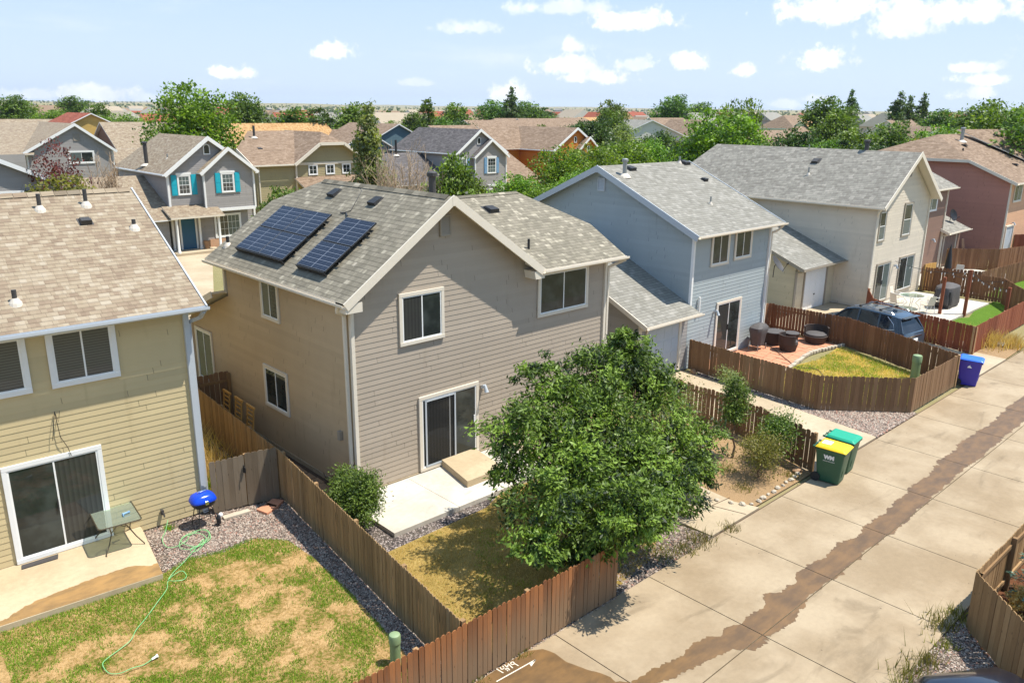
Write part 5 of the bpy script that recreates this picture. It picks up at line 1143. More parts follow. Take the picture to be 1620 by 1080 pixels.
ax = Vector((-.3, -.15, .9)).normalized(); b.tube([Vector((32.7, 18.2, .1)), Vector((32.7, 18.2, .1)) + ax * .2, Vector((32.7, 18.2, .1)) + ax * .5, Vector((32.7, 18.2, .1)) + ax * .62], [.2, .32, .36, .33], 20); b.build('pot_body', M['wick'], t, smooth=True)
b = MB(); b.prism([(32.2, 17.95, .0), (33.4, 17.9, 0), (33.4, 18.25, 0), (32.2, 18.3, 0)], (0, 0, .09)); tag(b.build('concrete_block', M['conc_p'], bevel=.01), 'low pale concrete slab beside the dark tipped pot', 'slab')
b = MB(); b.tube(smooth([(31.9, 17.75, .07), (31.6, 16.9, .07), (31.0, 16.2, .07), (30.4, 15.5, .07), (30.0, 14.9, .04), (30.3, 14.2, .03), (29.6, 13.5, .03), (29.1, 12.8, .03), (29.4, 12.2, .03), (29.0, 11.6, .03)], 6), .014, 6); tag(b.build('garden_hose', M['hosed']), 'dark hose winding across the red flagstones onto the yellow lawn', 'hose')

# ---------------------------------------------------------------- cream house yard
t = thing('covered_grill', 'large rectangular grill under a grey cover with a black lower half between the orange posts', 'grill', (45.9, 14.9, .08))
b = MB(); b.prism([(45.2, 14.45, .08), (46.7, 14.45, .08), (46.7, 15.25, .08), (45.2, 15.25, .08)], (0, 0, .95)); b.build('grill_body', M['blk'], t, bevel=.04); o = draped(t, 45.95, 14.85, .82, .48, 1.35, M['cover'], 9, 0, .03)
t = thing('patio_table', 'round glass table on pale legs beside the large covered grill', 'table', (44.0, 15.9, .08)); b = MB(); b.lathe(44.0, 15.9, [(.62, .76), (.63, .775), (.6, .785)], 32); b.build('glass_top', M['tglass'], t); b = MB(); b.tube([(44 + .62 * math.cos(i * .3142), 15.9 + .62 * math.sin(i * .3142), .775) for i in range(21)], .02, 6); b.build('rim', M['white'], t)
for k in range(4): q = k * math.pi / 2 + .5; b = MB(); b.tube([(44 + .5 * math.cos(q), 15.9 + .5 * math.sin(q), .75), (44 + .2 * math.cos(q), 15.9 + .2 * math.sin(q), .4), (44 + .5 * math.cos(q), 15.9 + .5 * math.sin(q), .08)], .018, 6); b.build('leg', M['white'], t)
def mchair(lb):
    t = thing('mesh_chair', lb, 'chair', (0, 0, 0), 'pale metal chairs around the round glass table')
    b = MB(); b.box(-.24, .24, -.22, .24, .4, .43); b.build('seat', M['stone'], t, bevel=.01); b = MB(); b.prism([(-.23, .22, .43), (.23, .22, .43), (.2, .34, .92), (-.2, .34, .92)], (0, .02, 0)); b.build('backrest', M['trim'], t, bevel=.008)
    for sx in (-1, 1): b = MB(); b.tube([(sx * .24, -.24, 0), (sx * .24, -.2, .4), (sx * .25, -.2, .62), (sx * .25, .26, .64)], .014, 6); b.build('armrest', M['white'], t); b = MB(); b.tube([(sx * .24, .3, 0), (sx * .23, .22, .42)], .014, 6); b.build('leg', M['white'], t)
    return t
m0 = mchair('pale mesh chair on the house side of the round glass table')
for i, (x, y, rz, lb) in enumerate(((43.1, 16.3, 1.2, None), (43.6, 14.95, 2.7, 'pale metal chair nearest the red fence at the round glass table'), (44.9, 15.1, -2.3, 'pale metal chair between the round glass table and the covered grill'), (44.4, 16.85, .0, 'pale mesh chair against the cream wall by the window'))):
    c_ = m0 if i == 0 else copy_tree(m0); place(c_, x, y, .08, rz, 1, lb)
# brown house patio
t = thing('patio_umbrella', 'closed black patio umbrella in front of the brown house', 'umbrella', (52.6, 17.2, .06)); b = MB(); b.tube([(52.6, 17.2, .06), (52.6, 17.2, 2.0)], .02, 8); b.build('pole', M['galvd'], t); b = MB(); b.lathe(52.6, 17.2, [(.22, .85), (.2, 1.1), (.12, 1.8), (.05, 2.3), (.01, 2.45)], 14); b.build('canopy', M['blkp'], t, smooth=True)
t = thing('patio_table', 'dark outdoor table under the closed black umbrella', 'table', (52.6, 17.2, .06)); b = MB(); b.box(51.9, 53.4, 16.7, 17.7, .7, .74); b.build('table_top', M['blk'], t, bevel=.01)
for x in (52.0, 53.3):
    for y in (16.8, 17.6): b = MB(); b.tube([(x, y, .06), (x, y, .7)], .025, 6); b.build('leg', M['blk'], t)
mc = copy_tree(m0); place(mc, 53.9, 17.0, .06, -1.5, 1.05, 'metal chair right of the closed black umbrella'); mc['group'] = 'metal chairs on the brown house patio'; mc2 = copy_tree(m0); place(mc2, 52.4, 16.1, .06, 3.1, 1.05, 'metal chair in front of the closed black umbrella'); mc2['group'] = 'metal chairs on the brown house patio'
b = MB(); b.box(59.2, 59.9, 18.3, 18.9, .0, .8); b.build('x', M['blk']) if False else None
t = thing('cooler_cart', 'small black cart with a red lid beside the brown house garage', 'cart', (59.8, 18.2, 0)); b = MB(); b.box(59.5, 60.2, 18.0, 18.5, .35, .95); b.build('body', M['blk'], t, bevel=.03); b = MB(); b.box(59.47, 60.23, 17.97, 18.53, .95, 1.05); b.build('lid', M['tail'], t, bevel=.02)
for x in (59.6, 60.1): b = MB(); b.tube([(x, 18.05, 0), (x, 18.05, .4)], .03, 6); b.build('leg', M['blk'], t)
t = thing('garden_chair', 'peach coloured chair against the dusty red wall', 'chair', (64.2, 19.9, 0)); b = MB(); b.box(63.9, 64.4, 19.6, 20.1, .5, .56); b.build('seat', M['sid_peach'], t); b = MB(); b.prism([(63.9, 20.1, .5), (64.4, 20.1, .5), (64.3, 20.25, 1.3), (64.0, 20.25, 1.3)], (0, .05, 0)); b.build('backrest', M['sid_peach'], t)

# ---------------------------------------------------------------- cars
def car(lb, paint, suv=True):
    t = thing('parked_car', lb, 'car', (0, 0, 0)); LN = 4.75; hw = .94   # +Y is forward
    # lower body sections (y, half width, bottom, shoulder z, top z)
    S = [(-2.36, .72, .42, .72, .86), (-2.30, .84, .30, .86, 1.00), (-2.05, .91, .24, .93, 1.08), (-1.2, .94, .22, .96, 1.08), (0, .94, .2, .95, 1.06), (.95, .94, .2, .94, 1.05), (1.35, .93, .22, .92, 1.04), (1.9, .90, .26, .88, .96), (2.2, .84, .30, .80, .86), (2.36, .68, .36, .66, .72)]
    b = MB(); vs = []; k = 10
    for (y, w_, z0, zs, zt) in S:
        ring = [(-w_ * .9, z0), (-w_, z0 + .12), (-w_, zs - .1), (-w_ * .97, zs), (-w_ * .82, zt), (w_ * .82, zt), (w_ * .97, zs), (w_, zs - .1), (w_, z0 + .12), (w_ * .9, z0)]
        vs += [(x, y, z) for x, z in ring]
    n = len(S); fs = [(i * k + j, i * k + (j + 1) % k, (i + 1) * k + (j + 1) % k, (i + 1) * k + j) for i in range(n - 1) for j in range(k)] + [tuple(reversed(range(k))), tuple((n - 1) * k + j for j in range(k))]
    b.add(vs, fs); b.build('body', paint, t, smooth=True)
    # greenhouse: glass band and roof
    G_ = [(-2.25, .80, 1.0, -1.85, .60, 1.58), (-1.6, .88, 1.04, -1.55, .66, 1.66), (-.6, .90, 1.04, -.5, .70, 1.72), (.45, .90, 1.03, .2, .68, 1.68), (1.28, .84, 1.02, .55, .62, 1.58)]
    b = MB(); vs = []
    for (y0, w0, z0, y1, w1, z1) in G_: vs += [(-w0, y0, z0), (-w1, y1, z1), (w1, y1, z1), (w0, y0, z0)]
    n = len(G_); b.add(vs, [(i * 4 + j, i * 4 + j + 1, (i + 1) * 4 + j + 1, (i + 1) * 4 + j) for i in range(n - 1) for j in range(3)] + [(3, 2, 1, 0), ((n - 1) * 4, (n - 1) * 4 + 1, (n - 1) * 4 + 2, (n - 1) * 4 + 3)]); b.build('window_glass', M['cglass'], t)
    b = MB(); vs = []; RF = [(-2.02, .60, 1.60, 1.57), (-1.85, .64, 1.655, 1.60), (-1.5, .68, 1.72, 1.66), (-.5, .72, 1.765, 1.70), (.2, .70, 1.735, 1.67), (.6, .63, 1.63, 1.57)]
    for (y, w_, zt, zb) in RF: vs += [(-w_, y, zb), (-w_ * .96, y, zt - .02), (-w_ * .6, y, zt), (w_ * .6, y, zt), (w_ * .96, y, zt - .02), (w_, y, zb)]
    n = len(RF); b.add(vs, [(i * 6 + j, i * 6 + (j + 1) % 6, (i + 1) * 6 + (j + 1) % 6, (i + 1) * 6 + j) for i in range(n - 1) for j in range(6)] + [(5, 4, 3, 2, 1, 0), tuple((n - 1) * 6 + j for j in range(6))]); b.build('car_roof', paint, t, smooth=True)
    for sx in (-1, 1):
        b = MB()
        for (a, c, w_) in (((.89, 1.22, 1.03), (.66, .56, 1.6), .05), ((.90, -.1, 1.04), (.71, -.1, 1.7), .06), ((.90, -1.1, 1.04), (.70, -1.05, 1.69), .06), ((.82, -2.15, 1.02), (.62, -1.85, 1.6), .16)): b.beam((sx * a[0], a[1], a[2]), (sx * c[0], c[1], c[2]), w_, .03, up=(sx, 0, .3))
        b.build('pillar', paint, t); b = MB(); b.tube([(sx * .905, 1.2, 1.035), (sx * .915, .2, 1.045), (sx * .915, -1.3, 1.05), (sx * .87, -1.85, 1.14), (sx * .80, -1.75, 1.35), (sx * .72, -1.4, 1.62)], .014, 6); b.build('chrome_strip', M['chrome'], t)
        b = MB(); b.tube([(sx * .6, -1.6, 1.72), (sx * .61, -1.5, 1.78), (sx * .64, -.5, 1.82), (sx * .62, .2, 1.79), (sx * .6, .3, 1.73)], .018, 8); b.build('roof_rail', M['chrome'], t)
        b = MB(); b.box(sx * 1.0 - .1, sx * 1.0 + .1, .95, 1.08, 1.0, 1.14); b.build('mirror', paint, t, bevel=.03)
        b = MB(); b.add([(sx * .5, -2.335, .78), (sx * .86, -2.2, .80), (sx * .925, -1.95, .90), (sx * .90, -2.1, .98), (sx * .5, -2.31, .92)], [(0, 1, 2, 3, 4)]); b.add([(sx * .5, -2.345, .78), (sx * .87, -2.215, .80), (sx * .935, -1.95, .90), (sx * .91, -2.12, .98), (sx * .5, -2.32, .92)], [(0, 1, 2, 3, 4)]); b.build('tail_light', M['tail'], t)
        b = MB(); b.beam((sx * .3, 2.36, .66), (sx * .8, 2.2, .70), .04, .1); b.build('headlight', M['chrome'], t)
        for y in (-1.42, 1.45):
            b = MB(); b.tube([(sx * .74, y, .35), (sx * .95, y, .35)], .35, 24); wl = b.build('wheel', M['tyre'], t); b = MB(); b.tube([(sx * .93, y, .35), (sx * .965, y, .35)], [.24, .22], 20); b.build('rim', M['chrome'], wl)
    for y in (-1.0, -.05): b = MB(); b.beam((-.66, y, 1.84), (.66, y, 1.84), .05, .03); b.box(-.68, -.58, y - .05, y + .05, 1.78, 1.86); b.box(.58, .68, y - .05, y + .05, 1.78, 1.86); b.build('crossbar', M['blkp'], t)
    b = MB(); b.box(-.16, .16, -2.385, -2.35, .62, .76); b.build('licence_plate', M['white'], t); b = MB(); b.beam((-.45, -2.36, .88), (.45, -2.36, .88), .03, .05); b.build('tailgate_trim', M['chrome'], t)
    b = MB(); b.box(-.6, .6, -2.12, -1.95, 1.60, 1.64); b.build('spoiler', paint, t, bevel=.01); b = MB(); b.box(-.03, .03, -1.4, -1.2, 1.72, 1.8); b.build('antenna_fin', paint, t, bevel=.01)
    return t
c1 = car('slate blue estate car with roof rails parked between the two picket fences', M['car']); place(c1, 35.75, 14.75, 0, R_(-8))
c2 = car('dark blue car whose roof shows at the bottom right corner of the picture', M['cardk']); place(c2, 12.45, 1.4, 0, R_(-33))
import bmesh
# ---- foliage
def fast_mesh(name, V, F, mats, rnd=None, midx=None, smooth=False):
    """V (n,3) float, F (m,k) int"""
    me = bpy.data.meshes.new(name); n, (m_, k) = len(V), F.shape
    me.vertices.add(n); me.vertices.foreach_set('co', V.astype(np.float32).ravel()); me.loops.add(m_ * k); me.loops.foreach_set('vertex_index', F.astype(np.int32).ravel())
    me.polygons.add(m_); me.polygons.foreach_set('loop_start', np.arange(0, m_ * k, k, dtype=np.int32))
    for q in mats: me.materials.append(q)
    if midx is not None: me.polygons.foreach_set('material_index', midx.astype(np.int32))
    if rnd is not None: a = me.attributes.new('rnd', 'FLOAT', 'FACE'); a.data.foreach_set('value', rnd.astype(np.float32))
    me.update(calc_edges=True); me.validate(); return me
def leaf_cloud(blobs, n, size, rs, aspect=.42, droop=.35, cl=26, spread=.17, shell=(.72, 1.03), lowcut=-.75):
    """leaves gathered in small sprays spread over the blobs' outer shells"""
    rng = np.random.RandomState(rs); B = np.array(blobs, float); wt = (B[:, 3] * B[:, 4] + B[:, 4] * B[:, 5]); wt /= wt.sum(); nc = max(4, n // cl)
    bi = rng.choice(len(B), nc, p=wt); d = rng.normal(size=(nc, 3)); d /= np.linalg.norm(d, axis=1)[:, None]
    bad = d[:, 2] < lowcut; d[bad, 2] *= -1
    rr = rng.uniform(shell[0], shell[1], nc) * (1 + .12 * np.sin(d[:, 0] * 7 + bi) * np.cos(d[:, 1] * 6 + d[:, 2] * 5)); inner = rng.rand(nc) < .16; rr[inner] *= rng.uniform(.3, .9, inner.sum())
    c = B[bi, :3] + d * B[bi, 3:6] * rr[:, None]; sp = spread * B[bi, 3:6].mean(axis=1)
    ci = rng.randint(0, nc, n); P = c[ci] + rng.normal(size=(n, 3)) * sp[ci, None] * np.array([1, 1, .75])
    out_ = d[ci]; a = out_ * .7 + rng.normal(size=(n, 3)) * .6; a[:, 2] -= droop; a /= np.linalg.norm(a, axis=1)[:, None]
    t = rng.normal(size=(n, 3)) * .55 + np.array([0, 0, .9]); b = np.cross(a, t); b /= np.maximum(np.linalg.norm(b, axis=1), 1e-6)[:, None]
    s = size * rng.uniform(.65, 1.35, n)[:, None]; nn = np.cross(a, b) * s * .12
    V = np.stack([P - a * s * .5, P + b * s * aspect * .5 + nn, P + a * s * .5, P - b * s * aspect * .5 + nn], 1).reshape(-1, 3)
    r = np.clip(.5 + .33 * rng.normal(size=nc)[ci] + .16 * rng.normal(size=n), 0, 1); return V, np.arange(4 * n).reshape(-1, 4), r
def trunk_mesh(mb, base, top, r, blobs, rs=0, nb=None, wig=.15):
    rng = random.Random(rs); base = Vector(base); top = Vector(top); P = []; n = 7
    for i in range(n): t = i / (n - 1); P.append(base.lerp(top, t) + Vector((rng.uniform(-1, 1), rng.uniform(-1, 1), 0)) * wig * t * (1 - t) * 2)
    mb.tube(P, [r * (1.25 if i == 0 else 1) * (1 - .72 * i / (n - 1)) for i in range(n)], 9)
    for j, bl in enumerate(blobs[:nb] if nb else blobs):
        c = Vector(bl[:3]); t = min(.92, max(.25, rng.uniform(.35, .85))); a = base.lerp(top, t); m_ = a.lerp(c, .5) + Vector((rng.uniform(-.1, .1), rng.uniform(-.1, .1), -.08)) * (c - a).length; rr = r * (1 - .7 * t) * .6
        mb.tube([a, m_, c], [rr, rr * .6, rr * .2], 6)
        for q in range(4):
            e = c + Vector((rng.uniform(-1, 1) * bl[3], rng.uniform(-1, 1) * bl[4], rng.uniform(-.3, 1) * bl[5])) * .85; s_ = m_.lerp(c, rng.uniform(.2, .9)); mb.tube([s_, s_.lerp(e, .55) + Vector((0, 0, .04)), e], [rr * .3, rr * .2, rr * .06], 5)
def tree(name, label, cat, loc, blobs, n, size, lm, seed, r=.1, top=None, group=None, trunk_from=None, part=('crown', 'trunk'), twigm='bark', nb=None, **kw):
    t = thing(name, label, cat, loc, group); V, F, r_a = leaf_cloud(blobs, n, size, seed, **kw)
    me = fast_mesh(part[0], V, F, [L[lm] if isinstance(lm, str) else lm], r_a); o = bpy.data.objects.new(part[0], me); C.objects.link(o); o.parent = t
    b = MB(); zt = top if top is not None else max(q[2] for q in blobs)
    trunk_mesh(b, trunk_from or (0, 0, 0), (0, 0, zt), r, blobs, seed, nb); old = tuple(t['_o']); t['_o'] = (0, 0, 0); b.build(part[1], M[twigm], t); t['_o'] = old
    return t
# the big tree in the taupe house's yard: blobs in local metres round the trunk foot
TX, TY = 13.55, 10.9
bl = []
def B_(px, py, Y, r, rz=None):
    d = ray(px, py); t = Y / d.y; bl.append((d.x * t - TX, Y - TY, CAMZ + d.z * t, r, r, rz or r * .9))
for a in ((985, 580, 12.4, .8), (925, 600, 12.5, .85), (850, 590, 12.9, .5), (1025, 590, 12.2, .6), (880, 660, 12.2, .95), (960, 670, 11.6, 1.1), (1040, 660, 11.6, .95), (820, 690, 12.1, .8), (900, 740, 11.2, 1.0), (990, 750, 10.8, 1.1), (1075, 730, 11.0, .9), (1105, 690, 11.3, .65), (860, 800, 10.7, .85), (930, 820, 10.2, .9), (1005, 800, 9.2, .75), (1062, 775, 9.6, .7), (1020, 822, 8.7, .55), (975, 838, 9.1, .5), (800, 745, 12.0, .5), (850, 865, 10.2, .45), (905, 880, 10.2, .5), (950, 850, 10.0, .6), (1045, 812, 8.9, .45), (955, 720, 12.5, 1.3), (1110, 745, 10.9, .5), (985, 548, 12.5, .45), (1000, 600, 12.8, .9)): B_(*a)
tree('ash_tree', 'large leafy green tree filling the back yard of the taupe house and overhanging the alley', 'tree', (TX, TY, 0), [(a, c, z, r * .84, r * .84, q * .84) for a, c, z, r, _, q in bl], 76000, .128, 'ash', 11, r=.12, top=2.6, cl=56, spread=.19, aspect=.34, droop=.45, nb=16, lowcut=-.9, shell=(.66, 1.42))
def bush(x, y, label, w_, h, n, size, lm, seed, cat='shrub', name='shrub', k=6, group=None, sx=1, sy=1, **kw):
    rng = random.Random(seed); bb = []
    for i in range(k):
        q = 2 * math.pi * i / k; rr = w_ * .5 * rng.uniform(.3, .7); bb.append((rr * math.cos(q) * sx, rr * math.sin(q) * sy, h * rng.uniform(.35, .75), w_ * rng.uniform(.28, .4) * sx, w_ * rng.uniform(.28, .4) * sy, h * rng.uniform(.25, .4)))
    bb.append((0, 0, h * .62, w_ * .35, w_ * .35, h * .38))
    return tree(name, label, cat, (x, y, 0), bb, n, size, lm, seed, r=.025, top=h * .7, group=group, part=('foliage', 'stem'), **kw)
bush(9.45, 15.6, 'dense round green shrub between the long fence and the white patio', 1.5, 1.5, 13000, .075, 'green', 21, sx=.8, sy=1.15, lowcut=-1, cl=20, spread=.2)
bush(19.6, 10.5, 'yellow green feathery bush at the front of the planting bed', 1.0, 1.3, 4200, .06, 'olive', 22, spread=.42, cl=14)
bush(20.75, 10.75, 'tall green bush against the gapped fence near the bins', 1.0, 1.45, 3600, .08, 'green', 23, spread=.42, cl=16)
bush(18.3, 13.4, 'silvery loose shrub behind the big tree by the gapped fence', 1.8, 1.8, 3600, .07, 'grey', 24, spread=.36, cl=10, twigm='twig')
bush(19.8, 13.6, 'second silvery shrub with bare stems beside the sapling', 1.5, 1.8, 3600, .06, 'grey', 25, spread=.4, cl=9, twigm='twig')
bush(24.8, 14.7, 'small pale leafed shrub at the base of the blue yard fence', .9, 1.0, 1800, .07, 'grey', 26, spread=.35, cl=9, twigm='twig')
tree('sapling', 'young slim tree with a bare lower stem in the planting bed', 'tree', (20.2, 11.75, 0), [(0, 0, 1.75, .42, .42, .5), (.2, .1, 1.35, .3, .3, .3), (-.2, 0, 1.45, .3, .3, .3), (0, .1, 2.15, .25, .25, .35)], 3600, .085, 'green', 27, r=.035, top=2.2, cl=18, spread=.3)
bush(9.1, 26.0, 'dark shrub with reddish flowers in the gap between the two near houses', 1.3, 2.2, 7000, .1, 'dark', 28)
# conifer in the lower right corner
t = thing('blue_spruce', 'blue green spruce branches at the right edge behind the lower right fence', 'tree', (18.6, 2.75, 0)); rng = np.random.RandomState(5); Vs = []; r_s = []
for i in range(150):
    z = .15 + 3.0 * (i / 150) ** .9; L0 = 1.3 * (1 - z / 3.6); q = rng.uniform(0, 6.283); m_ = 110; tt = rng.rand(m_); cx_ = np.cos(q) * L0 * tt; cy_ = np.sin(q) * L0 * tt; cz = z - .22 * L0 * tt + .12 * L0 * tt ** 2
    sd_ = (rng.rand(m_) - .5) * .5 * (1 - tt * .6) * L0 * .5; P = np.stack([cx_ - np.sin(q) * sd_, cy_ + np.cos(q) * sd_, cz + rng.normal(size=m_) * .02], 1)
    a = np.stack([np.cos(q) + rng.normal(size=m_) * .5, np.sin(q) + rng.normal(size=m_) * .5, rng.normal(size=m_) * .35], 1); a /= np.linalg.norm(a, axis=1)[:, None]; bv = np.cross(a, rng.normal(size=(m_, 3))); bv /= np.linalg.norm(bv, axis=1)[:, None]
    Vs.append(np.stack([P, P + bv * .012 + a * .04, P + a * .1, P - bv * .012 + a * .04], 1).reshape(-1, 3)); r_s.append(np.clip(tt * .8 + rng.rand(m_) * .3, 0, 1))
V = np.concatenate(Vs); o = bpy.data.objects.new('foliage', fast_mesh('foliage', V, np.arange(len(V)).reshape(-1, 4), [L['spruce']], np.concatenate(r_s))); C.objects.link(o); o.parent = t
b = MB(); b.tube([(18.6, 2.75, 0), (18.6, 2.75, 3.1)], [.08, .015], 8); b.build('trunk', M['bark'], t)
bush(17.9, 3.3, 'small orange yellow shrub beside the spruce in the corner yard', .7, .6, 2200, .06, 'dry', 31)
# grass, weeds, dry clumps
def blades(name, pts, h, w_, lm, seed, lean=.35, kind='stuff', **tags):
    rng = np.random.RandomState(seed); P = np.array(pts); n = len(P); q = rng.uniform(0, 6.283, n); hh = h * rng.uniform(.5, 1.3, n); l = lean * hh * rng.rand(n); q2 = rng.uniform(0, 6.283, n)
    bx = np.stack([np.cos(q), np.sin(q), np.zeros(n)], 1) * (w_ * rng.uniform(.6, 1.3, n))[:, None]; tip = P + np.stack([np.cos(q2) * l, np.sin(q2) * l, hh], 1)
    V = np.stack([P - bx, P + bx, tip], 1).reshape(-1, 3); o3 = P.mean(axis=0); o3[2] = P[:, 2].min(); V = V - o3
    me = fast_mesh(name, V, np.arange(3 * n).reshape(-1, 3), [L[lm]], rng.rand(n)); o = bpy.data.objects.new(name, me); C.objects.link(o); o.location = o3
    if kind: o['kind'] = kind
    for k, v in tags.items(): o[k] = v
    return o
def inside(x, y, P):
    c = False; j = len(P) - 1
    for i in range(len(P)):
        if (P[i][1] > y) != (P[j][1] > y) and x < (P[j][0] - P[i][0]) * (y - P[i][1]) / (P[j][1] - P[i][1]) + P[i][0]: c = not c
        j = i
    return c
def scatter(poly, n, f, seed, z=0.0):
    rng = random.Random(seed); xs = [p[0] for p in poly]; ys = [p[1] for p in poly]; o = []; tries = 0
    while len(o) < n and tries < n * 30:
        tries += 1; x = rng.uniform(min(xs), max(xs)); y = rng.uniform(min(ys), max(ys))
        if inside(x, y, poly) and rng.random() < f(x, y): o.append((x, y, z))
    return o
def fn(s, thr, k=9.0, ox=0): return lambda x, y: 1 / (1 + math.exp(-k * ((noise.noise((x * s + ox, y * s, .3)) + .5 * noise.noise((x * s * 3 + ox, y * s * 3, 2.3)) + .35 * noise.noise((x * s * 9, y * s * 9 + ox, 5.3))) - thr)))
LY = [(1.6, 9.7), (7.4, 9.7), (7.65, 11.5), (7.88, 13.3), (8.02, 15.2), (7.95, 16.3), (7.4, 16.95), (6.6, 16.9), (5.9, 17.1), (5.3, 16.85), (1.95, 17.0)]
g0 = fn(1.25, -.01, 14)
def lawnf(x, y): return min(1, g0(x, y) + (.75 if (y > 16.2 and x > 4.8) or (x < 5.4 and y > 15.6 + (5 - x) * .0) else 0) * .8)
blades('grass', scatter(LY, 66000, lawnf, 41, -.01), .055, .007, 'grass', 42, .9, label='patchy green grass across the left back yard')
blades('dry_grass', scatter(LY, 20000, lambda x, y: 1 - .8 * g0(x, y), 43, -.01), .035, .005, 'dry', 44, 1.4)
MYL = [(8.0, 9.65), (11.95, 9.65), (14.0, 9.9), (15.4, 11), (15.4, 14.6), (12.6, 14.3), (9.7, 14.2), (8.6, 14.1)]
blades('dry_grass', scatter(MYL, 42000, lambda x, y: .8, 45, -.012), .05, .005, 'dry', 46, 1.2)
blades('grass', scatter(MYL, 5000, fn(1.1, .35, 12, 4), 47, -.012), .05, .006, 'grass', 48, .9)
BYL = [(28.0, 9.8), (32.3, 9.8), (34.3, 15.0), (31.8, 14.9), (29.5, 15.0), (26.6, 15.2), (26.4, 13)]
blades('grass', scatter(BYL, 11000, fn(.9, .05, 8, 9), 49), .08, .012, 'grass', 50, .8); blades('dry_grass', scatter(BYL, 16000, lambda x, y: .8, 51), .08, .011, 'dry', 52, 1.0)
def weeds(name, spots, lm, h, w_, per, r, seed, label, cat='weeds', spread=1.0, group=None):
    rng = random.Random(seed)
    for i, s_ in enumerate(spots):
        x, y = s_[:2]; k = s_[2] if len(s_) > 2 else 1; pts = [(x + rng.gauss(0, r * k), y + rng.gauss(0, r * k), 0) for _ in range(int(per * k))]
        o = blades(name, pts, h * k, w_, lm, seed + i, .9 * spread, kind=None); o['label'] = label[i] if isinstance(label, list) else label; o['category'] = cat
        if group: o['group'] = group
weeds('weed_clump', [(14.2, 9.75), (14.75, 9.55, .8), (15.3, 9.6, 1.1), (16.4, 9.45, .7), (9.2, 9.42, .5), (8.15, 9.42, .45)], 'olive', .2, .009, 170, .2, 60, ['green weeds growing over the gravel at the alley edge right of the big tree', 'second patch of low weeds in the alley edge gravel', 'yellowish weeds at the corner of the concrete drive', 'weeds sprouting from the joint in front of the drive', 'small green weed at the foot of the orange fence', 'small weed at the foot of the orange fence nearest the chalk'], group='weeds along the alley edge')
weeds('weed_clump', [(16.1, 4.35, 1.2), (16.75, 4.25, .9), (14.7, 4.1), (14.1, 4.15, 1.1), (15.5, 4.0, .7), (13.6, 4.0)], 'olive', .24, .009, 130, .16, 70, ['tall green weed leaning on the lower right fence corner', 'upright yellow green weed beside the lower right fence', 'thin grass at the gravel edge right of the dark car', 'tall grass stems above the dark car', 'sparse weeds in the lower right gravel', 'weeds at the bottom edge left of the dark car'], group='weeds by the lower right gravel')
weeds('bed_weed', [(18.6, 10.4, .8), (19.3, 11.4, .9), (20.3, 9.95, .7), (18.5, 11.6, 1.0), (21.3, 11.4, .8)], 'olive', .2, .009, 150, .2, 75, ['low weeds between the drive and the feathery bush', 'weeds behind the feathery bush in the planting bed', 'small weeds just inside the rock edging near the bins', 'weeds under the right side of the big tree', 'weeds at the foot of the gapped fence'], group='weeds in the planting bed')
weeds('dry_bush', [(39.4, 11.0, 1.5), (38.5, 12.6, 1.2), (40.2, 10.1, 1.2), (38.2, 13.8), (39.9, 10.9, 1.0)], 'dry', .5, .02, 300, .28, 80, ['largest clump of straw coloured grass below the red fence', 'straw clump in the middle of the rocky bed', 'straw clump at the alley end of the rocky bed', 'small straw clump near the parked car bumper', 'straw clump touching the grey boulder'], group='dry clumps in the rocky bed')
weeds('dry_weeds', [(7.6, 20.5, 1.6), (7.9, 21.8, 1.8), (8.3, 20.0, 1.2), (8.2, 23.2, 1.6)], 'dry', .42, .012, 420, .26, 90, ['dry orange weeds behind the grey gate', 'taller dry weeds along the tan fence', 'dry weeds in the corner against the grey fence panel', 'dry weeds farthest back in the strip beside the left house'], group='dry weeds behind the gate')
weeds('weed_clump', [(7.55, 20.0, 1.0)], 'grass', .6, .02, 160, .15, 96, 'bright green weed standing behind the grey gate')
weeds('weed_clump', [(6.05, 18.75, .5), (26.1, 15.9, .4)], 'grass', .25, .01, 200, .12, 97, ['tuft of grass at the foot of the tan wall by the hose tap', 'green tuft at the foot of the near blue yard fence'])
# loose stones as ground cover
def stones(name, pts, r, m, seed, label=None):
    rng = np.random.RandomState(seed); P = np.array(pts); n = len(P); base = np.array([(1, 0, 0), (0, 1, 0), (-1, 0, 0), (0, -1, 0), (0, 0, .8), (0, 0, -.5)], float); T = np.array([(0, 1, 4), (1, 2, 4), (2, 3, 4), (3, 0, 4)])
    s = r * rng.uniform(.5, 1.4, (n, 1, 1)) * rng.uniform(.7, 1.3, (n, 1, 3)); q = rng.uniform(0, 6.283, n); c, sn = np.cos(q)[:, None], np.sin(q)[:, None]
    V = base[None] * s + rng.normal(size=(n, 6, 3)) * r * .15; X = V[:, :, 0] * c - V[:, :, 1] * sn; Y = V[:, :, 0] * sn + V[:, :, 1] * c; V = np.stack([X, Y, V[:, :, 2]], 2) + P[:, None]
    F = (T[None] + 6 * np.arange(n)[:, None, None]).reshape(-1, 3); o3 = P.mean(axis=0); me = fast_mesh(name, V.reshape(-1, 3) - o3, F, [m], np.repeat(rng.rand(n), 4)); o = bpy.data.objects.new(name, me); C.objects.link(o); o.location = o3; o['kind'] = 'stuff'
    return o
m, N_ = mat('gravel_stones'); a_ = N_.n('Attribute', {'attribute_name': 'rnd'}).outputs['Fac']; cc_ = N_.ramp(a_, [(0, H((70, 62, 58))), (.3, H((112, 96, 84))), (.6, H((140, 124, 110))), (.85, H((170, 158, 144))), (1, H((140, 92, 74)))]); out(N_, pbr(N_, Base_Color=cc_, Roughness=.9)); M['st'] = m
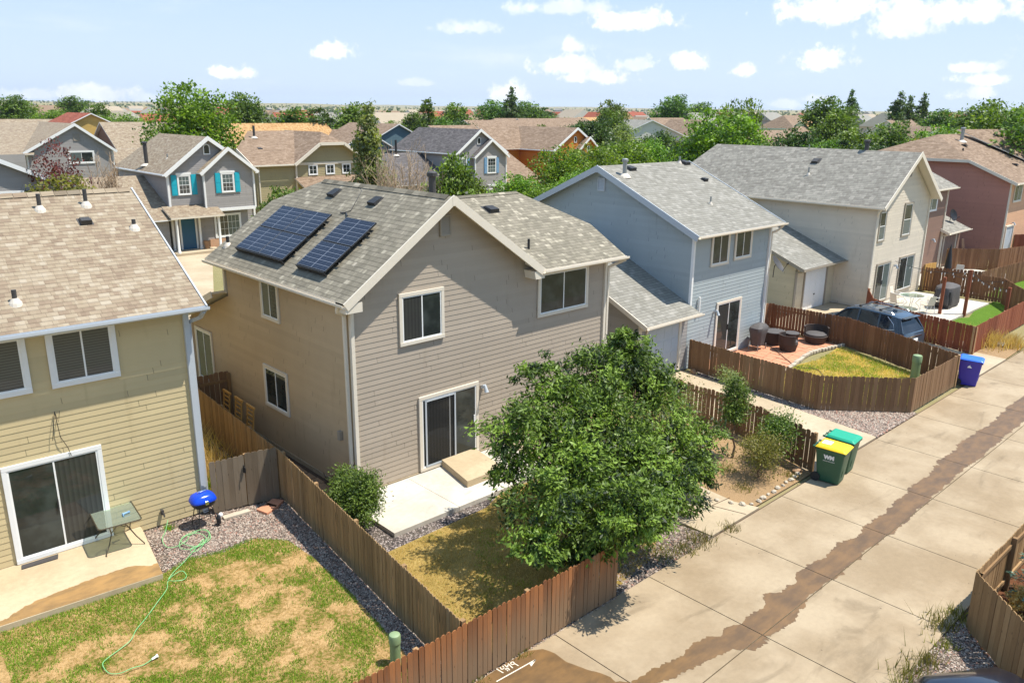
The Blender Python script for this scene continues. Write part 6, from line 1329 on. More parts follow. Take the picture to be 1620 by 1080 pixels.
stones('gravel_stones', scatter([(5.6, 17.1), (7.4, 17.0), (7.95, 16.3), (8.02, 15.2), (7.88, 13.3), (7.65, 11.5), (7.4, 9.7), (7.85, 9.65), (8.95, 18.3), (7.2, 18.8), (5.55, 19.0)], 14000, lambda x, y: 1, 61, -.022), .022, M['st'], 62)
stones('gravel_stones', scatter([(25.1, 9.5), (28.3, 9.5), (28.3, 10.2), (27, 11.0), (26.0, 12), (26.0, 15.3), (25.6, 13), (25.2, 10.2)], 7000, lambda x, y: 1, 63, -.005), .03, M['st'], 64)
stones('gravel_stones', scatter([(12.0, 9.46), (15.7, 9.46), (15.6, 10.6), (14.9, 12.0), (12.2, 11)], 6000, lambda x, y: 1, 65, -.012), .024, M['st'], 66)
stones('gravel_stones', scatter([(12.5, 0), (13.6, 4.15), (16.6, 4.13), (16.2, 3.6), (15.0, 2.5), (14.6, 0)], 7000, lambda x, y: 1, 67, -.0), .02, M['st'], 68)
stones('gravel_stones', scatter([(5, 9.44), (12, 9.40), (12, 9.5), (5, 9.56)], 1200, lambda x, y: 1, 69, .0), .016, M['st'], 70)
def rock(x, y, r, seed, m, label, name='rock', group=None, sq=.6):
    rng = random.Random(seed); bm = bmesh.new(); bmesh.ops.create_icosphere(bm, subdivisions=3, radius=1.0)
    for v in bm.verts:
        p = v.co.copy(); k = 1 + .35 * noise.noise(p * 1.3 + Vector((seed, 0, 0))) + .12 * noise.noise(p * 4 + Vector((0, seed, 0))); v.co = Vector((p.x * k, p.y * k * .8, p.z * k * sq)) * r
    me = bpy.data.meshes.new(name); bm.to_mesh(me); bm.free(); me.materials.append(m); o = bpy.data.objects.new(name, me); C.objects.link(o); o.location = (x, y, r * sq * .35); o.rotation_euler = (0, 0, rng.uniform(0, 6)); o['label'] = label; o['category'] = 'rock'
    if group: o['group'] = group
    return o
GR = 'pale edging rocks along the planting bed'
ER = [(17.6, 10.15), (17.75, 9.9), (17.95, 9.75), (18.25, 9.7), (18.5, 9.72), (18.8, 9.75), (19.05, 9.72), (19.35, 9.78), (19.6, 9.75), (19.85, 9.8), (20.1, 9.78), (20.35, 9.82), (20.6, 9.85), (17.45, 10.5), (17.65, 10.9)]
rng = random.Random(9)
ER.sort(key=lambda p: p[0])
EL = ['pale edging rock deepest along the concrete drive', 'pale edging rock where the row turns from the drive', 'second edging rock from the drive corner, beside the alley', 'pale edging rock in the corner between drive and bed', 'edging rock just right of the drive corner'] + ['pale edging rock in the middle of the row along the alley'] * 8 + ['pale edging rock next to last before the bins', 'pale edging rock nearest the wheeled bins']
for i, (x, y) in enumerate(ER):
    rock(x, y, rng.uniform(.055, .1), i + 3, M['stone'], 'pale edging rock, number of places from the drive end is small' if False else EL[i], 'edging_rock', GR)
rock(20.75, 9.95, .16, 31, M['stoneb'], 'tan rock at the foot of the last picket by the bins', 'edging_rock')
rock(19.0, 12.6, .2, 32, M['stoneb'], 'tan rock behind the sapling in the planting bed'); rock(38.3, 14.4, .42, 33, M['stoneb'], 'brown boulder beside the parked car bumper', sq=.55); rock(38.4, 12.0, .33, 34, M['stone'], 'flat pale boulder in the middle of the rocky bed', sq=.4); rock(40.0, 10.45, .34, 35, M['galv'], 'grey boulder at the alley end of the rocky bed', sq=.45); rock(38.9, 11.5, .3, 36, M['stone'], 'pale boulder among the straw clumps', sq=.4); rock(37.9, 13.2, .25, 37, M['stone'], 'small pale boulder near the red fence', sq=.5); rock(14.35, 2.55, .11, 38, M['white'], 'white rock at the foot of the lower right fence'); rock(26.2, 17.3, .18, 39, M['stoneb'], 'grey tan rock beside the blue house garage corner')
# ---------------------------------------------------------------- houses of the neighbourhood behind
def bay_win(par, P0, u0, u1, z0, z1, shut=None, grid=(3, 2), glass=('g_blind', 'g_pale')):
    fr = window(par, P0, (1, 0), u0, u1, z0, z1, 'trimw', hung=True, grid=grid, glass=glass)
    W = wframe(P0, (1, 0), 0); hb = MB(); slab(hb, W, u0 - .06, u1 + .06, z1, z1 + .16, 0, .06); hb.build('head_trim', M['trimw'], fr)
    if shut:
        for a, c in ((u0 - .42, u0 - .04), (u1 + .04, u1 + .42)):
            s_ = MB(); slab(s_, W, a, c, z0, z1 + .02, 0, .045); slab(s_, W, a + .05, c - .05, z0 + .06, (z0 + z1) / 2 - .04, .044, .056); slab(s_, W, a + .05, c - .05, (z0 + z1) / 2 + .04, z1 - .05, .044, .056); s_.build('shutter', M[shut], par)
    return fr
def arch_vent(par, P0, u, z, w_=.5, h=.75, glass='g_dark'):
    W = wframe(P0, (1, 0), 0); pts = [(u - w_ / 2, z), (u + w_ / 2, z)] + [(u + w_ / 2 * math.cos(R_(a)), z + h - w_ / 2 + w_ / 2 * math.sin(R_(a))) for a in range(0, 181, 20)]
    b = MB(); k = len(pts); b.add([W(x, q, .05) for x, q in pts] + [W(x, q, 0) for x, q in pts], [tuple(range(k))] + [(i, i + k, (i + 1) % k + k, (i + 1) % k) for i in range(k)]); fr = b.build('arched_vent', M['trimw'], par)
    p2 = [(u + (x - u) * .72, z + .08 + (q - z) * .8) for x, q in pts]; g = MB(); g.add([W(x, q, .056) for x, q in p2], [tuple(range(k))]); g.build('pane', M[glass], fr)
def gable_house(label, x0, x1, yf, yb, sid, roofm, ze=5.5, zr=8.0, ov=.35, side=None, trim='trimw', xr=None, vent=True, lap=.145, group=None):
    xr = (x0 + x1) / 2 if xr is None else xr; t = thing('house', label, 'house', (x0, yf, 0), group); k = (zr - ze) / (xr - x0 + ov); zw = ze + k * ov - .05; kr = (zr - ze) / (x1 + ov - xr)
    b = MB(); wall(b, (x0, yf), (1, 0), [(0, 0), (x1 - x0, 0), (x1 - x0, zw), (xr - x0, zr - .12), (0, zw)], lap=lap); wall(b, (x0, yb), (0, -1), [(0, 0), (yb - yf, 0), (yb - yf, zw), (0, zw)], lap=lap); wall(b, (x1, yf), (0, 1), [(0, 0), (yb - yf, 0), (yb - yf, zw), (0, zw)], plain=True); b.build('wall', M[sid], t)
    rb = MB(); roof_face(rb, [(x0 - ov, yf - .35, ze), (x0 - ov, yb, ze), (xr, yb - 1.2, zr), (xr, yf - .35, zr)]); roof_face(rb, [(xr, yf - .35, zr), (xr, yb - 1.2, zr), (x1 + ov, yb, ze), (x1 + ov, yf - .35, ze)]); rb.build('roof', [M[roofm], M[trim]], t)
    ybrd(t, [((x0 - ov, yf - .37, ze), (xr, yf - .37, zr)), ((xr, yf - .37, zr), (x1 + ov, yf - .37, ze))], M[trim], h=.25, t=.05)
    gutter(t, (x0 - ov - .02, yb, ze - .03), (x0 - ov - .02, yf - .35, ze - .03), M[trim]); boards(t, [((x0, yf - .03, 0), (x0, yf - .03, ze)), ((x1, yf - .03, 0), (x1, yf - .03, ze))], M[trim], w=.14)
    return t
def front_bay(par, x0, x1, yf, z0, ze, zp, sid, roofm, trim='trimw', depth=1.5):
    """shallow projecting bay with its own small gable"""
    xm = (x0 + x1) / 2; b = MB(); wall(b, (x0, yf), (1, 0), [(0, z0), (x1 - x0, z0), (x1 - x0, ze), (xm - x0, zp - .1), (0, ze)]); wall(b, (x0, yf + depth), (0, -1), [(0, z0), (depth, z0), (depth, ze), (0, ze)], plain=True); b.build('bay_wall', M[sid], par)
    k = (zp - ze) / (xm - x0); rb = MB(); o = .3
    roof_face(rb, [(x0 - o, yf - .3, ze - k * o), (xm, yf - .3, zp), (xm, yf + depth + 1, zp), (x0 - o, yf + depth, ze - k * o)]); roof_face(rb, [(xm, yf - .3, zp), (x1 + o, yf - .3, ze - k * o), (x1 + o, yf + depth, ze - k * o), (xm, yf + depth + 1, zp)]); rb.build('bay_roof', [M[roofm], M[trim]], par)
    ybrd(par, [((x0 - o, yf - .32, ze - k * o), (xm, yf - .32, zp)), ((xm, yf - .32, zp), (x1 + o, yf - .32, ze - k * o))], M[trim], h=.22, t=.05); boards(par, [((x0, yf - .03, z0), (x0, yf - .03, ze)), ((x1, yf - .03, z0), (x1, yf - .03, ze))], M[trim], w=.12)
def lean_roof(par, x0, x1, y0, z0, y1, z1, roofm, trim, name='porch_roof'):
    rb = MB(); roof_face(rb, [(x0, y0, z0), (x1, y0, z0), (x1, y1, z1), (x0, y1, z1)], .12); rb.build(name, [M[roofm], M[trim]], par)
# grey house with turquoise shutters
A = gable_house('grey house with turquoise shutters and a navy blue front door', 21.4, 27.6, 58, 68, 'sid_grey', 'sh_tan', 5.5, 8.0, ov=.3, xr=24.4)
front_bay(A, 23.75, 27.5, 57.5, 2.9, 5.75, 7.25, 'sid_grey', 'sh_tan')
P = ((0, 57.97), (1, 0)); P2 = ((0, 57.47), (1, 0))
bay_win(A, (0, 57.97), 22.05, 23.0, 4.0, 5.4, 'shutter'); bay_win(A, (0, 57.47), 25.0, 26.0, 4.05, 5.45, 'shutter'); arch_vent(A, (0, 57.97), 24.35, 6.75)
b = MB(); b.box(23.7, 27.55, 57.4, 57.5, 2.75, 2.95); b.build('band_board', M['trimw'], A); window(A, (0, 57.97), (1, 0), 24.45, 26.5, .75, 2.5, 'trimw', 2, ('g_blind', 'g_pale'), .12, grid=(3, 3))
b = MB(); b.box(24.0, 27.5, 57.9, 57.99, 0, .7); b.build('brick_base', M['brick'], A)
lean_roof(A, 20.8, 24.6, 56.4, 2.65, 58.0, 3.3, 'sh_tan', 'trim'); b = MB(); b.box(22.0, 23.0, 57.92, 57.98, .15, 2.4); b.build('front_door', M['doorb'], A, bevel=.01); b = MB(); b.box(21.88, 22.0, 57.9, 57.97, .15, 2.52); b.box(23.0, 23.12, 57.9, 57.97, .15, 2.52); b.box(22.0, 23.0, 57.9, 57.97, 2.4, 2.52); b.build('door_frame', M['trimw'], A)
b = MB(); b.box(20.9, 24.3, 56.4, 58, -.05, .16); b.build('porch_floor', M['conc_d'], A)
for x in (21.2, 24.2, 23.2): b = MB(); b.lathe(x, 56.6 if x != 23.2 else 57.6, [(.12, .16), (.12, .3), (.09, .35), (.085, 2.4), (.12, 2.5), (.12, 2.62)], 14); b.build('porch_column', M['vinyl'], A, smooth=True)
b = MB(); wall(b, (16.9, 57.2), (1, 0), [(0, 0), (4.0, 0), (4.0, 2.5), (0, 2.5)]); wall(b, (16.9, 66), (0, -1), [(0, 0), (8.8, 0), (8.8, 2.5), (3.4, 5.0), (0, 3.4)]); b.build('garage_wall', M['sid_grey'], A)
rb = MB(); roof_face(rb, [(16.5, 56.8, 2.5), (21.4, 56.8, 2.5), (21.4, 62.6, 5.15), (16.5, 62.6, 5.15)]); roof_face(rb, [(16.5, 62.6, 5.15), (21.4, 62.6, 5.15), (21.4, 67, 3.1), (16.5, 67, 3.1)]); rb.build('garage_roof', [M['sh_tan'], M['trimw']], A); ybrd(A, [((16.48, 56.8, 2.5), (16.48, 62.6, 5.15))], M['trimw'])
vpipe(A, (21.7, 62.5, 5.9), 1.5, .14, 'galvd', cap=True, name='flue'); vpipe(A, (22.4, 60.2, 6.4), .35, .05, 'galv')
t = thing('flower_pot', 'tan flower pot beside the navy blue door', 'pot', (23.5, 57.3, .16)); b = MB(); b.lathe(23.5, 57.3, [(.16, .16), (.24, .7), (.25, .75)], 14); b.build('pot_body', M['stoneb'], t)
# tan house behind with three small windows
T2 = thing('house', 'olive tan house with a hipped brown roof and three small square windows', 'house', (30.9, 64, 0)); b = MB()
wall(b, (30.9, 64), (1, 0), [(0, 0), (10.4, 0), (10.4, 5.5), (8.2, 6.95), (5.9, 6.95), (3.6, 5.5), (0, 5.5)]); wall(b, (30.9, 74), (0, -1), [(0, 0), (10, 0), (10, 5.5), (7.5, 6.6), (2.5, 6.6), (0, 5.5)], plain=True); b.build('wall', M['sid_olive'], T2)
rb = MB(); roof_face(rb, [(30.5, 63.6, 5.45), (34.5, 63.6, 5.45), (38.0, 70.2, 8.0), (36.0, 70.2, 8.0), (33.4, 70.2, 8.0), (30.5, 66.4, 6.7)]); roof_face(rb, [(34.2, 63.5, 5.45), (36.7, 63.5, 7.15), (37.9, 65.2, 8.0), (37.9, 70.2, 8.0), (34.5, 68, 5.6)]); roof_face(rb, [(36.7, 63.5, 7.15), (39.1, 63.5, 7.15), (37.9, 65.2, 8.0)]); roof_face(rb, [(37.9, 65.2, 8), (39.1, 63.5, 7.15), (41.7, 63.5, 5.45), (41.7, 72, 5.45), (37.9, 72, 8)]); rb.build('roof', [M['sh_brown'], M['trim']], T2)
ybrd(T2, [((34.2, 63.45, 5.45), (36.7, 63.45, 7.15)), ((36.7, 63.45, 7.15), (39.1, 63.45, 7.15)), ((39.1, 63.45, 7.15), (41.7, 63.45, 5.45)), ((30.45, 63.6, 5.45), (30.45, 66.4, 6.7))], M['trim'], h=.25, t=.06); gutter(T2, (30.5, 63.56, 5.4), (34.3, 63.56, 5.4), M['trim'])
boards(T2, [((34.5, 63.9, 0), (34.5, 63.9, 5.4)), ((41.2, 63.9, 0), (41.2, 63.9, 5.4))], M['trim'], w=.14); downspout(T2, [(31.1, 63.9, 5.3), (31.1, 63.9, .1)], M['trim'])
for x in (35.7, 37.4, 39.05): window(T2, (0, 63.97), (1, 0), x, x + .9, 4.4, 5.3, 'trimw', 2, ('g_dark', 'g_dark'), .09, grid=(1, 2))
b = MB(); b.box(34.5, 41.2, 63.9, 63.99, 5.3, 5.5); b.build('band_board', M['trim'], T2); lean_roof(T2, 34.3, 41.6, 61.6, 3.3, 64.0, 4.3, 'sh_brown', 'trim'); vpipe(T2, (33.2, 68.6, 7.5), 1.0, .1, 'galvd', name='flue'); vbox(T2, (32.6, 66.5, 6.6), M['galvd'], nrm=(0, -.4, 1), face=(0, -1, 0))
# dark roofed house with blue shutters
D = gable_house('grey house with dark roof and pale blue shutters', 55.6, 62.3, 68, 80, 'sid_grey', 'sh_dark', 5.5, 8.0, xr=58.7)
front_bay(D, 57.7, 62.2, 67.5, 2.0, 5.3, 6.95, 'sid_grey', 'sh_dark'); bay_win(D, (0, 67.47), 59.4, 60.7, 3.3, 5.0, 'shutterb', glass=('g_pale', 'g_dark')); bay_win(D, (0, 67.97), 55.9, 56.9, 3.6, 5.0, 'shutterb'); arch_vent(D, (0, 67.97), 58.65, 6.4)
b = MB(); b.box(57.6, 62.3, 67.4, 67.5, 1.9, 2.1); b.build('band_board', M['trimw'], D); lean_roof(D, 54.5, 58.6, 65.6, 1.9, 68, 2.8, 'sh_dark', 'trimw')
b = MB(); wall(b, (48.5, 69), (1, 0), [(0, 0), (7.1, 0), (7.1, 2.5), (0, 2.5)]); wall(b, (48.5, 78), (0, -1), [(0, 0), (9, 0), (9, 2.5), (4.5, 5.3), (0, 3)], plain=True); b.build('garage_wall', M['sid_grey'], D); rb = MB(); roof_face(rb, [(48.1, 68.5, 2.5), (55.6, 68.5, 2.5), (55.6, 74.5, 5.4), (48.1, 74.5, 5.4)]); rb.build('garage_roof', [M['sh_dark'], M['trimw']], D); vpipe(D, (52.0, 74, 5.2), 1.6, .12, 'blkp', name='flue')
# orange house
E_ = gable_house('bright orange house with brown roof and white trimmed gables', 72.4, 80.3, 70, 84, 'sid_orange', 'sh_brown', 5.35, 8.0, xr=76.3)
front_bay(E_, 75.9, 80.2, 69.4, 2.6, 5.2, 6.9, 'sid_orange', 'sh_brown'); arch_vent(E_, (0, 69.97), 76.2, 6.2); arch_vent(E_, (0, 69.37), 78.0, 5.1); b = MB(); b.box(75.8, 80.3, 69.3, 69.4, 2.5, 2.75); b.build('band_board', M['trimw'], E_)
b = MB(); wall(b, (62.9, 69.5), (1, 0), [(0, 0), (6.8, 0), (6.8, 2.2), (0, 2.2)]); wall(b, (62.9, 82), (0, -1), [(0, 0), (12.5, 0), (12.5, 2.2), (0, 7.6)], plain=True); wall(b, (69.5, 69.5), (0, 1), [(0, 0), (12.5, 0), (12.5, 7.6), (0, 2.2)], plain=True); wall(b, (69.5, 76), (1, 0), [(0, 0), (3, 0), (3, 5.3), (0, 5.3)]); b.build('wing_wall', M['sid_orange'], E_)
rb = MB(); roof_face(rb, [(62.5, 69.0, 1.9), (69.9, 69.0, 1.9), (69.9, 82, 8.1), (62.5, 82, 8.1)]); rb.build('wing_roof', [M['sh_brown'], M['trim']], E_); rb = MB(); roof_face(rb, [(69.0, 75.6, 5.35), (72.4, 75.6, 5.35), (75.5, 79.5, 8.05), (69.0, 80.5, 8.05)]); rb.build('wing_roof', [M['sh_brown'], M['trim']], E_)
# left: gable at the frame edge, and the brown gabled house behind it
C_ = gable_house('grey gable house at the left edge with an arched window and dark shutter', 3.2, 13.9, 57, 68, 'sid_grey', 'sh_tan', 5.45, 8.2)
arch_vent(C_, (0, 56.97), 9.55, 5.75, .8, 1.0); window(C_, (0, 56.97), (1, 0), 9.3, 12.3, 3.7, 5.0, 'trimw', 2, ('g_pale', 'g_pale'), .14); b = MB(); b.box(12.38, 13.1, 56.9, 56.97, 3.75, 5.0); b.build('shutter', M['cardk'], C_)
sB = 92 / 62.0
Bh = gable_house('brown grey house with a wide gable and purple leaved tree in front', 20.6, 28.6, 92, 106, 'sid_grey', 'sh_tan', 5.55, 8.3, xr=25.2)
window(Bh, (0, 91.97), (1, 0), 24.3, 26.8, 4.3, 5.7 - .1, 'trimw', 2, ('g_pale', 'g_dark'), .16); louver(Bh, (0, 91.97), (1, 0), 25.0, 25.6, 6.6, 7.3, 'trimtaupe')
b = MB(); wall(b, (15, 90), (1, 0), [(0, 0), (5, 0), (5, 5.5), (0, 5.5)], plain=True); b.build('wing_wall', M['sid_grey'], Bh); rb = MB(); roof_face(rb, [(12, 94, 5.4), (21, 91.0, 5.4), (25, 104, 8.2), (15, 108, 8.2)]); rb.build('wing_roof', [M['sh_tan'], M['trim']], Bh)

# simpler houses farther away: placed by compass column and distance
def far_house(label, px, dist, w_, dp, ze, zr, rz, sid, roofm, wins=True, hip=False, base=0.0):
    x, y = at(px, dist); t = thing('house', label, 'house', (0, 0, 0), 'houses in the distance'); a, c = w_ / 2, dp / 2
    b = MB(); o = .35; k = (zr - ze) / (c + o)
    for P0, U, P in (((-a, -c), (1, 0), [(0, 0), (w_, 0), (w_, ze), (0, ze)]), ((a, c), (-1, 0), [(0, 0), (w_, 0), (w_, ze), (0, ze)]), ((-a, c), (0, -1), [(0, 0), (dp, 0), (dp, ze), (c, zr - .15), (0, ze)]), ((a, -c), (0, 1), [(0, 0), (dp, 0), (dp, ze), (c, zr - .15), (0, ze)])):
        wall(b, P0, U, P if not hip else P[:4] if len(P) == 4 else [P[0], P[1], P[2], P[4]], plain=True)
    b.build('wall', M[sid], t); rb = MB(); h = c * .7 if hip else 0
    roof_face(rb, [(-a - o, -c - o, ze), (a + o, -c - o, ze), (a + o - h, 0, zr), (-a - o + h, 0, zr)], .12); roof_face(rb, [(a + o, c + o, ze), (-a - o, c + o, ze), (-a - o + h, 0, zr), (a + o - h, 0, zr)], .12)
    if hip: roof_face(rb, [(a + o, -c - o, ze), (a + o, c + o, ze), (a + o - h, 0, zr)], .12); roof_face(rb, [(-a - o, c + o, ze), (-a - o, -c - o, ze), (-a - o + h, 0, zr)], .12)
    rb.build('roof', [M[roofm], M['trimw']], t)
    if wins:
        for i in range(max(1, int(w_ / 3.2))):
            for z in ((1.0, 3.7) if ze > 4 else (1.0,)):
                b = MB(); x0 = -a + 1 + i * 3.1; b.box(x0, x0 + 1.5, -c - .05, -c - .01, z, z + 1.2); f = b.build('window', M['trimw'], t); b = MB(); b.box(x0 + .12, x0 + 1.38, -c - .07, -c - .045, z + .12, z + 1.08); b.build('pane', M['g_dark'], f)
        for z in ((3.8,) if ze > 4 else ()):
            b = MB(); b.box(-a - .05, -a - .01, -.7, .7, z, z + 1.1); f = b.build('window', M['trimw'], t); b = MB(); b.box(-a - .07, -a - .045, -.58, .58, z + .12, z + .98); b.build('pane', M['g_dark'], f)
    t.location = (x, y, base); t.rotation_euler = (0, 0, rz); return t
q = R_(90)
far_house('brown roofed house left of the tall maple', 235, 112, 11, 9, 5.3, 8.2, R_(0), 'sid_brown', 'sh_tan'); far_house('small brown roof in front of the tall maple', 222, 104, 8, 8, 3.6, 5.4, R_(0), 'sid_brown', 'sh_tan')
far_house('wood shake roofed house behind the tan house', 418, 100, 15, 10, 5.2, 8.3, R_(0), 'sid_teal', 'sh_wood'); far_house('dark roofed house behind the wood shake roof', 408, 170, 14, 9, 5.4, 8.2, R_(3), 'sid_grey', 'sh_dark')
far_house('mustard house with dark red roof on the left', 124, 118, 9, 13, 5.9, 9.2, R_(90), 'sid_khaki', 'sh_red'); far_house('dark gabled brown roof at the left edge', 25, 112, 11, 9, 5.0, 8.0, R_(0), 'sid_brown', 'sh_tan'); far_house('low brown roof behind the left gable', 70, 126, 14, 10, 5.1, 8.3, R_(0), 'sid_grey', 'sh_tan')
far_house('brown roof nearest the left frame edge', -5, 140, 14, 10, 4.5, 7.0, R_(0), 'sid_khaki', 'sh_brown')
far_house('teal walled house with tan roof behind the slim birch', 590, 112, 11, 12, 5.2, 8.2, R_(90), 'sid_teal', 'sh_brown'); far_house('second teal house with low tan roof', 548, 100, 8, 9, 5.0, 7.6, R_(90), 'sid_teal', 'sh_brown')
far_house('far house with orange red roof above the dark roof', 617, 260, 14, 10, 5.4, 8.8, R_(10), 'sid_beige', 'sh_red'); far_house('pale grey roofed house among the trees', 500, 300, 13, 9, 5.4, 8.6, 0, 'sid_blue', 'sh_blue'); far_house('small brick red roof among the trees', 462, 250, 12, 9, 5.4, 8.8, 0, 'sid_red', 'sh_red')
for i, (px, dd, lb, rm, sd_) in enumerate(((815, 185, 'long brown roof above the orange house', 'sh_brown', 'sid_beige'), (868, 190, 'wide brown roof with white gables right of the long one', 'sh_brown', 'sid_white'), (902, 215, 'brown roof ending in a white rake', 'sh_brown', 'sid_beige'), (790, 150, 'brown roof partly behind the orange ridge', 'sh_brown', 'sid_beige'), (930, 235, 'small orange roof in the distance', 'sh_wood', 'sid_peach'))): far_house(lb, px, dd, 18, 11, 5.2, 8.3, R_(-8 + 5 * i), sd_, rm, hip=i % 2 == 0)
far_house('white house with grey roof showing its end wall', 1010, 150, 9, 15, 5.6, 8.6, R_(70), 'sid_white', 'sh_blue'); far_house('tan house right of the white one', 1055, 175, 11, 10, 5.6, 8.8, 0, 'sid_beige', 'sh_brown'); far_house('pale blue house with white gable', 1092, 165, 9, 9, 5.6, 8.6, R_(85), 'sid_blue', 'sh_brown'); far_house('low peach house behind the round dark tree', 1082, 150, 10, 8, 2.9, 5.0, 0, 'sid_peach', 'sh_brown')
far_house('big brown hipped roof right of the large maple', 1225, 120, 17, 12, 4.9, 7.7, R_(-6), 'sid_beige', 'sh_brown', hip=True); far_house('second brown roof overlapping the big hipped one', 1265, 135, 13, 11, 5.0, 8.0, R_(10), 'sid_beige', 'sh_brown', hip=True)
far_house('brown roofed house on the skyline', 1252, 240, 15, 11, 6.0, 9.4, 0, 'sid_white', 'sh_brown', hip=True); far_house('house with a bright orange roof on the skyline', 1285, 210, 9, 8, 5.2, 8.2, 0, 'sid_beige', 'sh_wood'); far_house('grey walled house with pale roof among the right trees', 1452, 150, 11, 11, 5.4, 8.1, R_(60), 'sid_blue', 'sh_brown'); far_house('brown roof in front of the far poplars', 1460, 230, 16, 10, 6.0, 9.0, 0, 'sid_beige', 'sh_brown')
far_house('tan house behind the pale grey walled one', 1425, 190, 12, 10, 5.6, 8.8, 0, 'sid_white', 'sh_brown'); far_house('brown roof just behind the cream house flue', 1370, 74, 11, 8, 4.6, 6.9, R_(0), 'sid_brown', 'sh_brown'); far_house('brown roofed house behind the red one', 1595, 104, 14, 10, 5.2, 8.0, 0, 'sid_brown', 'sh_brown')
# countless roofs towards the horizon: separate houses, sharing two meshes
def tiny(sid, roofm):
    b = MB(); b.box(-6, 6, -4.5, 4.5, 0, 5.2, 0); vs = [(-6.5, -5, 5.1), (6.5, -5, 5.1), (6.5, 5, 5.1), (-6.5, 5, 5.1), (-6.5, 0, 8.3), (6.5, 0, 8.3)]; b.add(vs, [(0, 1, 5, 4), (2, 3, 4, 5)], 1); b.add(vs, [(1, 2, 5), (3, 0, 4)], 0)
    for x in (-4, -1, 2): b.box(x, x + 1.6, -4.56, -4.5, 3, 4.3, 2)
    k = b.build('house', [M[sid], M[roofm], M['g_dark']]); k.location = (0, 0, 0); k['category'] = 'house'; k['group'] = 'small houses toward the horizon'; k['label'] = 'tiny distant house with a pale wall near the horizon'; return k
protos = [tiny('sid_beige', 'sh_brown'), tiny('sid_white', 'sh_tan'), tiny('sid_grey', 'sh_blue'), tiny('sid_peach', 'sh_red')]
LB = ['tiny distant house with beige walls and brown roof', 'tiny distant house with white walls and tan roof', 'tiny distant house with grey walls and pale roof', 'tiny distant house with peach walls and red roof']
rng = random.Random(77); used = set(); terr = bpy.data.objects['ground']
def ground_z(x, y):
    rr = math.hypot(x - 20, y - 20)
    if rr <= 1000: return -.06
    n = noise.noise((x / 1500, y / 1500, 3.1)) + .5 * noise.noise((x / 500, y / 500, 7.7)); left = max(0.0, (math.atan2(y, x) - .6)) if x > 0 else 1.0
    return (rr - 1000) / 4500 * (30 + 14 * min(1, left)) * (.8 + .45 * n)
for i in range(280):
    px = rng.uniform(-120, 1760); d_ = 230 * (1900 / 230) ** (rng.random() ** .8); x, y = at(px, d_); k = rng.randrange(4)
    o = protos[k] if k not in used else protos[k].copy()
    if k in used: C.objects.link(o)
    used.add(k); o['label'] = LB[k]; o['group'] = 'tiny houses of one colouring, ' + LB[k].split('with ')[1]; o.location = (x, y, ground_z(x, y) - .2); o.rotation_euler = (0, 0, rng.choice([0, 0, .4, 1.57, 1.2])); o.scale = (rng.uniform(.8, 1.3),) * 3
# ---------------------------------------------------------------- trees of the neighbourhood
rng = random.Random(123)
def round_blobs(h, r, k, seed, low=.28):
    rg = random.Random(seed); o = []
    for i in range(k):
        z = low + (1 - low) * (i + .5) / k; w_ = math.sin(math.pi * min(1, (z - low * .6) / (1.05 - low * .6))) ** .7; q = i * 2.4 + rg.random(); rr = r * .55 * w_ * rg.uniform(.6, 1.1)
        o.append((rr * math.cos(q), rr * math.sin(q), h * z * .93, r * .5 * (.55 + .5 * w_), r * .5 * (.55 + .5 * w_), h * .14))
    o.append((0, 0, h * .6, r * .6, r * .6, h * .28)); return o
def col_blobs(h, r, k, seed):
    rg = random.Random(seed); return [(rg.uniform(-.3, .3) * r, rg.uniform(-.3, .3) * r, h * (.2 + .75 * i / (k - 1)), r * (1.0 - .65 * i / (k - 1)) * rg.uniform(.8, 1.1), r * (1.0 - .65 * i / (k - 1)), h * .11) for i in range(k)]
def proto(kind, lm, seed, n=7000, size=.34, h=10, r=4, k=12, col=False, **kw):
    bb = col_blobs(h, r, k, seed) if col else round_blobs(h, r, k, seed)
    return tree('tree', 'x', 'tree', (0, 0, 0), bb, n, size, lm, seed, r=.22, top=h * .75, cl=16, spread=.19, aspect=.65, droop=.1, nb=5, shell=(.72, 1.06), **kw)
PT = {}
def get(kind):
    spec = {'maple': dict(lm='lime', seed=3, n=15000, size=.25, k=18), 'green': dict(lm='green', seed=5, n=9500), 'green2': dict(lm='ash', seed=7, n=9500, k=14), 'lime': dict(lm='lime', seed=8, n=12000, size=.26, k=14), 'dark': dict(lm='dark', seed=9, n=9500), 'grey': dict(lm='grey', seed=10, n=5500),
            'col': dict(lm='green', seed=12, n=5000, r=2.0, k=12, col=True), 'poplar': dict(lm='far', seed=13, n=4500, r=1.7, k=12, col=True), 'fir': dict(lm='dark', seed=14, n=6500, r=2.8, k=14, col=True), 'birch': dict(lm='grey', seed=15, n=9000, size=.26, r=1.6, k=16, col=True), 'far': dict(lm='far', seed=16, n=3200, size=.6), 'plum': dict(lm='plum', seed=17, n=3200, size=.26), 'olive': dict(lm='olive', seed=18, n=9000, size=.3)}[kind]
    if kind not in PT:
        PT[kind] = t = proto(kind, **spec); cr = [c for c in t.children if c.name.startswith('crown')][0]; V = np.empty(len(cr.data.vertices) * 3, np.float32); cr.data.vertices.foreach_get('co', V); V = V.reshape(-1, 3); KN[kind] = (float(np.percentile(V[:, 2], 99.3)), float(np.percentile(np.hypot(V[:, 0], V[:, 1]), 94))); return t
    return copy_tree(PT[kind])
